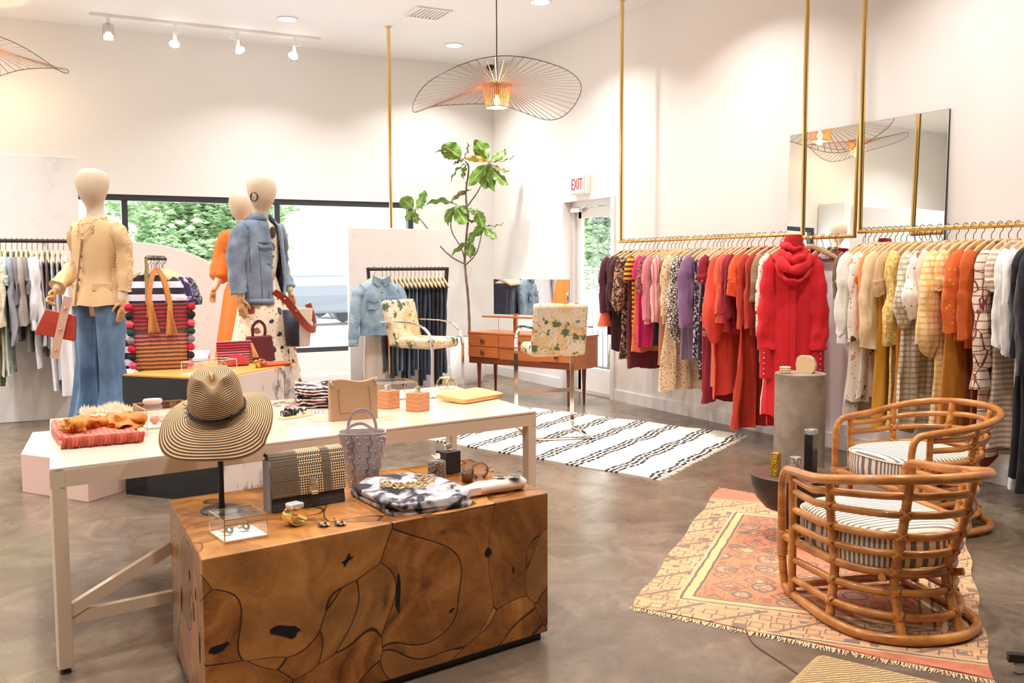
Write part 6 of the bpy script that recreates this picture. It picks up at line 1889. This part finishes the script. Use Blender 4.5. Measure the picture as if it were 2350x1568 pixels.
# floral cantilever bar chairs
def m_floral():
    q = NT('rose chintz')
    o = q.co()
    d = q.vadd(o, q.vmul(q.noise(o, 26, 4, .65, out='Color'), .10))
    cream = q.mix(q.noise(o, 6, 3), srgb(226, 204, 174), srgb(240, 224, 198))
    v = q.vor(d, 8.5)
    r = q.sep(q.vor(d, 8.5, out='Color'))
    rose = q.mix(q.noise(q.vadd(o, q.vmul(q.noise(o, 18, 2, out='Color'), .1)), 26, 3), srgb(206, 160, 98), srgb(244, 222, 172))
    c = q.mix(q.ma('MULTIPLY', q.ma('LESS_THAN', v, .60), q.ma('GREATER_THAN', r[0], .42)), cream, rose)
    v2 = q.vor(q.vadd(d, (3.1, 1.7, .4)), 11.5)
    r2 = q.sep(q.vor(q.vadd(d, (3.1, 1.7, .4)), 11.5, out='Color'))
    leaf = q.mix(q.noise(o, 70, 2), srgb(56, 72, 54), srgb(122, 138, 108))
    c = q.mix(q.ma('MULTIPLY', q.ma('LESS_THAN', v2, .42), q.ma('GREATER_THAN', r2[0], .56)), c, leaf)
    v3 = q.ma('LESS_THAN', q.vor(d, 30), .25)
    c = q.mix(q.ma('MULTIPLY', q.ma('MULTIPLY', v3, q.ma('GREATER_THAN', r2[1], .55)), .8), c, srgb(92, 104, 80))
    sk = q.ma('GREATER_THAN', q.noise(o, 48, 4, .7), .6)
    c = q.mix(q.ma('MULTIPLY', q.ma('MULTIPLY', sk, q.ma('GREATER_THAN', r[1], .5)), .6), c, srgb(132, 120, 116))
    return q.done(c, .85)
CHINTZ = m_floral()
def bar_chair(label, loc, rz):
    """local +y is the way the sitter faces; origin on the floor under the seat"""
    t = thing('bar_chair', label, 'chair', loc, rz, None)
    MB().box((0, 0, 0), (.47, .48, .10)).map(lambda p: (p[0], p[1]+.02, p[2]*(1+.0*p[1])+.755)).build('seat', CHINTZ, t, bevel=.035, seg=4)
    q = Matrix.Rotation(R(13), 3, 'X')
    MB().box((0, 0, 0), (.48, .085, .46)).map(lambda p: q@V(p)+V((0, -.27, .945))).build('backrest', CHINTZ, t, bevel=.03, seg=4)
    q2 = [(.0)]
    for s in (-1, 1):
        x = s*.265
        path = cr([(x, -.33, .965), (x, -.1, .965), (x, .06, .955), (x, .20, .90), (x, .27, .78), (x, .275, .5), (x, .275, .12), (x, .255, .045), (x, .19, .012), (x, .0, .009), (x, -.35, .009)], 5)
        rings = []
        for i, p in enumerate(path):
            tg = (path[min(i+1, len(path)-1)]-path[max(i-1, 0)]).normalized()
            b_ = V((1, 0, 0))
            n_ = tg.cross(b_)
            rings.append([p+b_*.018+n_*.006, p-b_*.018+n_*.006, p-b_*.018-n_*.006, p+b_*.018-n_*.006])
        MB().loft(rings).build('frame', CHROME, t, ang=35)
        MB().bar((s*.235, .05, .76), (s*.27, .05, .76), .03, .012).build('bracket', CHROME, t, smooth=False)
    MB().bar((-.265, .275, .345), (.265, .275, .345), .014, .034).build('footrest', CHROME, t, smooth=False)
    MB().bar((-.265, -.345, .009), (.265, -.345, .009), .034, .012).build('floor_bar', CHROME, t, smooth=False)
    return t
bar_chair('floral upholstered chrome bar chair seen from behind, before the teak vanity', (4.235, 7.31, .012), math.atan2(-.27, .96))
bar_chair('floral upholstered chrome bar chair seen from the side, before the rack of jeans', (3.60, 8.72, 0), math.atan2(-.845, .534)-pi/2)

# black and white flat-weave rug
t_ = NT('striped flatweave')
o = t_.co()
x, y, z = t_.sep(o)
st = t_.ma('MULTIPLY', t_.ma('ROUND', t_.ma('MULTIPLY', t_.noise(t_.co('Object', (3.2, .5, 1)), 1.1, 0), 6)), .016)
jag = t_.ma('MULTIPLY', t_.ma('SINE', t_.ma('MULTIPLY', x, 75.0)), .0035)
yy = t_.ma('ADD', t_.ma('ADD', y, st), jag)
f = t_.ma('FRACT', t_.ma('DIVIDE', yy, .353))
inband = t_.ma('LESS_THAN', f, .38)
ln = t_.ma('LESS_THAN', t_.ma('FRACT', t_.ma('DIVIDE', f, .127)), .58)
dash = t_.ma('GREATER_THAN', t_.ma('SINE', t_.ma('ADD', t_.ma('MULTIPLY', x, 42.0), t_.ma('MULTIPLY', t_.ma('FLOOR', t_.ma('DIVIDE', f, .127)), 2.1))), -.98)
k = t_.ma('MULTIPLY', t_.ma('MULTIPLY', inband, ln), dash)
c = t_.mix(k, t_.mix(t_.noise(o, 6, 3), srgb(238, 226, 210), srgb(248, 240, 228)), srgb(44, 36, 32))
t_.bump(t_.wave(o, 60, 0, dirn='Y'), .3, .004)
BWRUG = t_.done(c, .95)
P0, P1, P2, P3 = V((3.953, 5.366, 0)), V((5.70, 6.43, 0)), V((4.80, 8.86, 0)), V((2.975, 8.042, 0))
ang = math.atan2(P1.y-P0.y, P1.x-P0.x)
t = thing('striped_rug', 'cream flat-weave rug with black broken triple stripes under the bar chair', 'rug', tuple(P0), ang)
qi = Matrix.Rotation(-ang, 3, 'Z')
A_, B_, C_, D2 = V((0, 0, 0)), qi@(P1-P0), qi@(P2-P0), qi@(P3-P0)
rings = []
m = MB()
NX, NY = 24, 40
vs = []
for h in (.009, .001):
    for j in range(NY+1):
        for i in range(NX+1):
            u, v = i/NX, j/NY
            p = (A_*(1-u)+B_*u)*(1-v)+(D2*(1-u)+C_*u)*v
            vs.append((p.x+.006*sin(v*19)*(1 if u in (0, 1) else 0), p.y, h+(.002*sin(u*17+v*23) if h > .005 else 0)))
fs = []
K = (NX+1)*(NY+1)
for j in range(NY):
    for i in range(NX):
        a = j*(NX+1)+i
        fs += [(a, a+1, a+NX+2, a+NX+1), (a+K, a+NX+1+K, a+NX+2+K, a+1+K)]
edge = [i for i in range(NX+1)]+[j*(NX+1)+NX for j in range(1, NY+1)]+[NY*(NX+1)+i for i in range(NX-1, -1, -1)]+[j*(NX+1) for j in range(NY-1, 0, -1)]
for a, b in zip(edge, edge[1:]+edge[:1]): fs.append((a, b, b+K, a+K))
m.add(vs, fs)
m.build('weave', BWRUG, t, ang=60)
rd = random.Random(3)
m = MB()
for i in range(240):
    p = A_+(B_-A_)*(i/239)
    m.bar(p+V((0, .004, .004)), p+V((rd.uniform(-.015, .015), -.02-rd.random()*.035, .002)), .004, .002)
m.build('fringe', plain('cream fringe', srgb(240, 228, 210), .95), t, smooth=False)['kind'] = 'stuff'

# ---------------------------------------------------------------- lounge corner
q = NT('cast concrete')
o = q.co()
c = q.ramp(q.noise(o, 4, 7, .65, .5), [(.3, srgb(122, 106, 92)), (.5, srgb(152, 136, 120)), (.7, srgb(172, 158, 142))])
CONC = q.done(c, .7)
t = single('cylinder_pedestal', MB().lathe([(.001, 0), (.176, 0), (.18, .004), (.18, .716), (.176, .72), (.001, .72)], n=56), CONC, 'grey concrete cylinder pedestal in front of the red hooded dress', 'pedestal', (5.055, 5.12, 0), ang=30)
t = thing('minaudiere', 'small round-sided cream evening clutch with black and white end, on the concrete cylinder', 'bag', (5.10, 5.10, .72), R(-58))
prof = [(-.075, 0), (.045, 0), (.065, .02), (.07, .06), (.05, .105), (.02, .125), (-.055, .125), (-.075, .11), (-.085, .06)]
for x0, x1, mt, nm in ((-.035, .012, plain('cream shell', srgb(240, 206, 160), .3), 'body'), (.012, .022, BEADK, 'black_band'), (.022, .030, WHITEP, 'white_band'), (.030, .038, BEADK, 'black_edge')):
    MB().prism(prof, x0, x1).map(lambda p: (p[0]*.9, p[2], p[1])).build(nm, mt, t, smooth=False, bevel=.002)
m = MB()
for k in range(3):
    for j in range(10):
        a = 2*pi*j/10
        m.ball((.030*cos(a), .030*sin(a), .009+.016*k), (.012, .010, .008), 7, 5)
single('shell_bracelet', m, plain('shell cream', srgb(232, 206, 170), .35), 'stack of cream shell bead bracelets left of the evening clutch', 'bracelet', (4.945, 5.16, .72))
t = thing('side_table', 'small dark bowl-shaped pedestal side table between the rattan chairs', 'side table', (3.745, 3.83, .006))
DKM = plain('dark bronze', srgb(58, 48, 44), .42, .3, .12, 20)
MB().lathe([(.001, .362), (.222, .362), (.228, .355)], n=56).build('top', plain('brown top', srgb(96, 72, 60), .35, .2, .15, 4), t)
MB().lathe([(.228, .356), (.228, .34), (.222, .30), (.198, .23), (.15, .175), (.085, .15), (.08, .14)], n=56).build('bowl', DKM, t)
MB().lathe([(.085, .15), (.07, .13), (.068, .02), (.07, 0), (.001, 0)], n=32).build('foot', DKM, t)
def glitter(name, a, b, met=.8):
    q = NT(name)
    o = q.co()
    r = q.sep(q.vor(o, 220, out='Color'))
    q.bump(q.vor(o, 160), .9, .004)
    return q.done(q.mix(r[0], a, b), .2, met)
GG = glitter('gold glitter', srgb(90, 56, 10), srgb(255, 214, 90))
SG = glitter('silver glitter', srgb(70, 70, 74), srgb(255, 255, 255))
single('glitter_lighter', MB().box((0, 0, .062), (.055, .04, .124)), GG, 'gold glitter-covered block on the dark side table', 'ornament', (3.615, 3.83, .368), R(25), smooth=False, bevel=.002)
t = thing('glitter_lighter', 'silver glitter-covered block with a round opening, on the dark side table', 'ornament', (3.63, 3.70, .368), R(-10))
MB().box((0, 0, .062), (.052, .036, .124)).build('body', SG, t, smooth=False, bevel=.002)
MB().ring((0, -.019, .108), .012, .003, Matrix.Rotation(R(90), 3, 'X'), 16, 6).build('eyelet', STEEL, t)
t = thing('bottle_case', 'tall black case with a crushed crystal top, on the dark side table', 'ornament', (3.84, 3.80, .368), R(14))
MB().box((0, 0, .105), (.056, .05, .21)).build('body', plain('black gloss', (.012, .012, .014), .12), t, smooth=False, bevel=.003)
MB().box((0, 0, .224), (.058, .052, .03)).build('lid', SG, t, smooth=False, bevel=.004)

# rattan barrel chairs
q = NT('rattan cane')
o = q.co()
c = q.ramp(q.noise(q.co('Object', (3, 3, 9)), 2.2, 5, .6), [(.3, srgb(150, 88, 36)), (.5, srgb(190, 122, 56)), (.7, srgb(218, 154, 84))])
c = q.mix(q.ma('MULTIPLY', q.ma('GREATER_THAN', q.noise(o, 26, 4, .7), .66), .45), c, srgb(110, 60, 24))
RAT = q.done(c, .28, 0, Coat_Weight=.3)
WRAP = plain('cane wrapping', srgb(196, 128, 62), .4, 0, .2, 60)
q = NT('ticking stripe')
o = q.co()
y = q.sep(o)[1]
s = q.ma('SINE', q.ma('MULTIPLY', y, 2*pi/.028))
c = q.mix(q.ma('GREATER_THAN', q.ma('ADD', s, q.ma('MULTIPLY', q.noise(o, 200, 2), .5)), .66), srgb(236, 218, 194), q.mix(q.noise(o, 300, 2), srgb(92, 90, 92), srgb(150, 146, 144)))
TICK = q.done(c, .9)
q = NT('ticking boxing')
u = q.sep(q.n('ShaderNodeUVMap').outputs[0])[0]
s = q.ma('SINE', q.ma('MULTIPLY', u, 2*pi*72))
c = q.mix(q.ma('GREATER_THAN', s, .1), srgb(232, 214, 192), q.mix(q.noise(q.co(), 300, 2), srgb(84, 84, 90), srgb(136, 134, 136)))
TICKB = q.done(c, .9)
def barrel_chair(label, loc, rz, sc):
    """local +y faces forward"""
    t = thing('rattan_chair', label, 'chair', loc, rz, None)
    r = .0205
    def U(a, b, yf, z, zb=None, x0=None, y0=-.02, n=26):
        """half ellipse round the back, straight to yf at the front"""
        zb = z if zb is None else zb
        pts = [(-(x0 or a), yf, z)]
        for i in range(n+1):
            th = pi+pi*i/n
            k = max(0, -sin(th))
            pts.append((a*cos(th), y0+b*sin(th), lerp(z, zb, k**.8)))
        pts.append(((x0 or a), yf, z))
        return cr(pts, 2)
    top = cr([(-.315, .285, .025), (-.325, .30, .14), (-.33, .305, .34), (-.332, .30, .50), (-.335, .265, .565), (-.345, .18, .582), (-.36, .02, .595), (-.375, -.14, .615), (-.35, -.28, .64), (-.27, -.40, .66), (-.14, -.475, .67), (0, -.495, .672),
              (.14, -.475, .67), (.27, -.40, .66), (.35, -.28, .64), (.375, -.14, .615), (.36, .02, .595), (.345, .18, .582), (.335, .265, .565), (.332, .30, .50), (.33, .305, .34), (.325, .30, .14), (.315, .285, .025)], 5)
    MB().tube(top, r, 12).build('top_rail', RAT, t)
    skid = cr([(-.315, .29, .035), (-.325, .22, .022), (-.335, .02, .022), (-.335, -.16, .022), (-.285, -.33, .022), (-.15, -.43, .022), (0, -.455, .022), (.15, -.43, .022), (.285, -.33, .022), (.335, -.16, .022), (.335, .02, .022), (.325, .22, .022), (.315, .29, .035)], 5)
    MB().tube(skid, r*1.05, 12).build('floor_hoop', RAT, t)
    MB().tube([(-.315, .29, .035), (0, .29, .03), (.315, .29, .035)], r*.95, 10).build('front_floor_bar', RAT, t)
    MB().tube([(-.33, .30, .265), (.33, .30, .265)], r*.95, 10).build('front_seat_bar', RAT, t)
    seat = U(.30, .33, .29, .26, .26, .325)
    MB().tube(seat, r, 10).build('seat_hoop', RAT, t)
    yp = .185
    for z, a, b, zb in ((.335, .318, .365, .345), (.41, .332, .40, .425), (.49, .345, .432, .52), (.545, .352, .455, .60)):
        MB().tube(U(a, b, yp, z, zb, .335), r*.78, 10).build('back_hoop', RAT, t)
    for z, a, b in ((.18, .305, .345), (.095, .322, .39)):
        MB().tube(U(a, b, yp, z, z, .33), r*.8, 10).build('base_hoop', RAT, t)
    for sx in (-1, 1):
        MB().tube([(sx*.333, yp, .02), (sx*.336, yp, .3), (sx*.342, yp, .58)], r*.92, 10).build('arm_post', RAT, t)
    wr = MB()
    for deg in (196, 245, 295, 344):
        th = R(deg)
        def at(a, b, z): return (a*cos(th), -.02+b*sin(th), z)
        k = max(0, -sin(th))**.8
        pts = [at(.335, .432, .025), at(.322, .39, .095), at(.305, .345, .18), at(.298, .33, .262), at(.316, .365, lerp(.335, .345, k)), at(.332, .40, lerp(.41, .425, k)), at(.345, .432, lerp(.49, .52, k)), at(.358, .468, lerp(.59, .665, k))]
        MB().tube(cr(pts, 4), r*1.0, 10).build('back_post', RAT, t)
        for i in (1, 2, 3, 4, 5, 6):
            p = V(pts[i])
            d = (V(pts[i+1])-V(pts[i-1])).normalized()
            out = V((cos(th), sin(th)*1.25, 0)).normalized()
            side = d.cross(out)
            for sg in (-1, 1):
                ax = (d*.75+side*sg*.65).normalized()
                e1 = ax.cross(out).normalized()
                wr.tube([p+(e1*cos(a)+out*sin(a))*(r*1.30) for a in [2*pi*j/14 for j in range(14)]], .0042, 5, True)
                wr.tube([p+ax*.006+(e1*cos(a)+out*sin(a))*(r*1.30) for a in [2*pi*j/14 for j in range(14)]], .0042, 5, True)
    for sx in (-1, 1):
        for j in range(11): wr.ring((sx*.3275, .302, .175+.0105*j), r*1.12, .0054, None, 14, 5)
    o = wr.build('cane_binding', WRAP, t)
    o['kind'] = 'stuff'
    for sx in (-1, 1):
        MB().tube([(sx*.28, .27, .04), (-sx*.20, -.34, .25)], r*.8, 8).build('cross_brace', RAT, t)
    t.scale = sc
    # cushion
    def plan(k, n=60):
        out = []
        for j in range(n):
            a = 2*pi*j/n
            x = .298*(abs(cos(a))**.62)*(1 if cos(a) > 0 else -1)
            y = .33*(abs(sin(a))**(.5 if sin(a) > 0 else .8))*(1 if sin(a) > 0 else -1)
            out.append((x*k, y*k-.005+.0, 0))
        return out
    def rg(k, z, cr_=0): return [(x, y, z+cr_*(1-(x/.3)**2)) for x, y, _ in plan(k)]
    cu = MB().loft([rg(.99, .405), rg(.965, .418), rg(.9, .428, .004), rg(.6, .436, .008), rg(.3, .44, .008), rg(.05, .442, .008)], True, True)
    cu.v
    cus = cu.build('seat_cushion', TICK, t, ang=180)
    MB().loft([rg(.95, .272), rg(.985, .282), rg(1.005, .34), rg(.99, .405)], True, False).build('cushion_boxing', TICKB, cus, ang=180)
    MB().tube([V(p)+V((0, 0, .405)) for p in plan(.995)], .0055, 6, True).build('cushion_piping', plain('piping', srgb(220, 204, 184), .9), cus)
    return t
barrel_chair('rattan barrel chair with a striped cushion, nearest the camera on the patterned rug', (3.285, 2.85, .01), math.atan2(-.28, .96), (.92, .94, 1.0))
barrel_chair('rattan barrel chair with a striped cushion, farther one facing left by the side table', (4.555, 3.725, .01), math.atan2(.985, .17), (.97, .93, 1.0))

# patterned rug
q = NT('persian rug')
RX, RY = 1.20, .915
o = q.co()
od = q.vadd(o, q.vmul(q.n('ShaderNodeVectorMath', {0: q.noise(o, 9, 2, out='Color'), 1: (.5, .5, .5)}, operation='SUBTRACT').outputs[0], .02))
x, y, z = q.sep(od)
ax, ay = q.ma('ABSOLUTE', x), q.ma('ABSOLUTE', y)
dx, dy = q.ma('SUBTRACT', RX, ax), q.ma('SUBTRACT', RY, ay)
d = q.ma('MINIMUM', dx, dy)
base = q.ramp(d, [(0, srgb(198, 110, 82)), (.085, srgb(206, 166, 116)), (.10, srgb(96, 82, 78)), (.112, srgb(208, 172, 130)), (.385, srgb(98, 84, 80)), (.397, srgb(220, 180, 128)), (.435, srgb(98, 84, 80)), (.447, srgb(208, 126, 90))], True)
def motif(sc, metric, th, off):
    v = q.vor(q.vadd(od, off), sc, metric=metric, rnd=.6)
    return q.ma('LESS_THAN', q.ma('ABSOLUTE', q.ma('SUBTRACT', v, th)), .045)
m1 = q.ma('MAXIMUM', motif(6.2, 'MANHATTAN', .55, (0, 0, 0)), motif(6.2, 'MANHATTAN', .3, (0, 0, 0)))
m2 = motif(13, 'CHEBYCHEV', .34, (.4, .1, 0))
m3 = motif(22, 'MANHATTAN', .45, (.1, .7, 0))
zig = q.ma('LESS_THAN', q.ma('ABSOLUTE', q.ma('SUBTRACT', q.ma('FRACT', q.ma('MULTIPLY', q.ma('ADD', x, y), 3.6)), .5)), .05)
inb = q.ma('MULTIPLY', q.ma('GREATER_THAN', d, .13), q.ma('LESS_THAN', d, .37))
ins = q.ma('GREATER_THAN', d, .46)
c = q.mix(q.ma('MULTIPLY', inb, .8), base, q.mix(q.vor(od, 9, out='Color'), srgb(212, 174, 124), srgb(202, 140, 104)))
c = q.mix(q.ma('MULTIPLY', q.ma('MULTIPLY', q.ma('MAXIMUM', m2, zig), inb), .85), c, srgb(92, 82, 82))
blk = q.ma('MULTIPLY', q.ma('LESS_THAN', q.vor(od, 6.2, metric='MANHATTAN', rnd=.6), .3), ins)
c = q.mix(blk, c, srgb(214, 168, 116))
oct_ = q.ma('LESS_THAN', q.vor(q.vadd(od, (.13, .21, 0)), 5.0, rnd=.5), .30)
c = q.mix(q.ma('MULTIPLY', q.ma('MULTIPLY', oct_, ins), .75), c, q.mix(q.vor(od, 14, out='Color'), srgb(214, 172, 122), srgb(150, 132, 122)))
m4 = q.ma('LESS_THAN', q.ma('ABSOLUTE', q.ma('SUBTRACT', q.vor(q.vadd(od, (.13, .21, 0)), 5.0, rnd=.5), .30)), .03)
m5 = q.ma('MULTIPLY', oct_, motif(30, 'MANHATTAN', .5, (.2, .2, 0)))
c = q.mix(q.ma('MULTIPLY', q.ma('MULTIPLY', q.ma('MAXIMUM', q.ma('MAXIMUM', m1, m4), q.ma('MAXIMUM', m5, q.ma('MULTIPLY', m2, .7))), ins), .85), c, srgb(96, 84, 84))
c = q.mix(q.ma('MULTIPLY', q.ma('MULTIPLY', m3, inb), .5), c, srgb(176, 86, 66))
c = q.mix(q.ma('MULTIPLY', q.noise(o, 5, 6, .7), .22), c, srgb(226, 184, 142))
c = q.mix(q.ma('MULTIPLY', q.ma('GREATER_THAN', q.noise(o, 120, 2), .56), .16), c, srgb(120, 84, 66))
q.bump(q.noise(o, 190, 2), .4, .004)
PERS = q.done(c, .95)
Q0, Q1, Q2, Q3 = V((2.362, 3.374, 0)), V((3.079, 2.14, 0)), V((4.631, 3.421, 0)), V((4.169, 4.949, 0))
cen = (Q0+Q1+Q2+Q3)/4
along = ((Q3-Q0)+(Q2-Q1)).normalized()
ang = math.atan2(along.y, along.x)
t = thing('persian_rug', 'worn salmon patterned wool rug under the rattan chairs', 'rug', tuple(cen), ang)
qi = Matrix.Rotation(-ang, 3, 'Z')
a_, b_, c_, d_ = [qi@(p-cen) for p in (Q0, Q1, Q2, Q3)]
m = MB()
vs = []
NX, NY = 40, 30
for h in (.010, .001):
    for j in range(NY+1):
        for i in range(NX+1):
            u, v = i/NX, j/NY
            p = (b_*(1-v)+a_*v)*(1-u)+(c_*(1-v)+d_*v)*u
            w = .008*sin(u*23)*(v in (0, 1))+.006*sin(v*17)*(u in (0, 1))
            vs.append((p.x+w, p.y+w, h+(.0015*sin(u*29+v*19) if h > .005 else 0)))
fs = []
K = (NX+1)*(NY+1)
for j in range(NY):
    for i in range(NX):
        a = j*(NX+1)+i
        fs += [(a, a+1, a+NX+2, a+NX+1), (a+K, a+NX+1+K, a+NX+2+K, a+1+K)]
edge = [i for i in range(NX+1)]+[j*(NX+1)+NX for j in range(1, NY+1)]+[NY*(NX+1)+i for i in range(NX-1, -1, -1)]+[j*(NX+1) for j in range(NY-1, 0, -1)]
for a, b in zip(edge, edge[1:]+edge[:1]): fs.append((a, b, b+K, a+K))
m.add(vs, fs)
m.build('pile', PERS, t, ang=60)
rd = random.Random(9)
m = MB()
for p0, p1, n_, dirn in ((a_, b_, 330, V((-1, 0, 0))), (c_, d_, 160, V((1, 0, 0)))):
    for i in range(n_):
        p = p0+(p1-p0)*(i/(n_-1))
        e = p+dirn*(.018+.03*rd.random())+V((0, rd.uniform(-.014, .014), 0))
        m.bar(p+V((0, 0, .005)), (e.x, e.y, .002), .003, .002)
m.build('fringe', plain('rug fringe', srgb(226, 196, 156), .95), t, smooth=False)['kind'] = 'stuff'
# loose thread, jute pouf corner, rack foot
m = MB().tube(cr([(2.62, 2.93, .004), (2.55, 2.80, .003), (2.52, 2.62, .004), (2.50, 2.50, .003)], 6), .0025, 5)
single('loose_thread', m, plain('thread', srgb(120, 70, 54), .9), 'reddish loose thread trailing from the fringe of the salmon rug', 'thread')
q = NT('jute weave')
o = q.co()
w = q.wave(q.vadd(o, q.vmul(q.noise(o, 30, 2, out='Color'), .01)), 34, 1, 4, dirn='DIAGONAL')
q.bump(w, .8, .01)
JUTE = q.done(q.mix(w, srgb(170, 134, 88), srgb(218, 186, 136)), .95)
m = MB().box((0, 0, .2), (.62, .62, .4))
single('jute_pouf', m, JUTE, 'corner of a square jute pouf at the bottom edge of the photo', 'pouf', (1.86, 1.53, 0), math.atan2(-.45, .89)+R(45)+R(8), bevel=.03, seg=3)
t = thing('garment_rack', 'dark rack foot with a castor at the bottom right corner of the photo', 'rack', (3.24, 2.13, 0), R(-38))
MB().bar((-.06, 0, .06), (.5, -.02, .06), .03).build('foot', IRON, t, smooth=False)
MB().bar((.45, -.02, .06), (.45, -.02, 1.6), .03).build('post', IRON, t, smooth=False)
for x in (-.02, .44):
    MB().lathe([(.001, -.011), (.02, -.011), (.022, 0), (.02, .011), (.001, .011)], n=16).map(lambda p: (p[0]+x, p[2], p[1]+.023)).build('castor', plain('castor', (.6, .6, .6), .3), t)
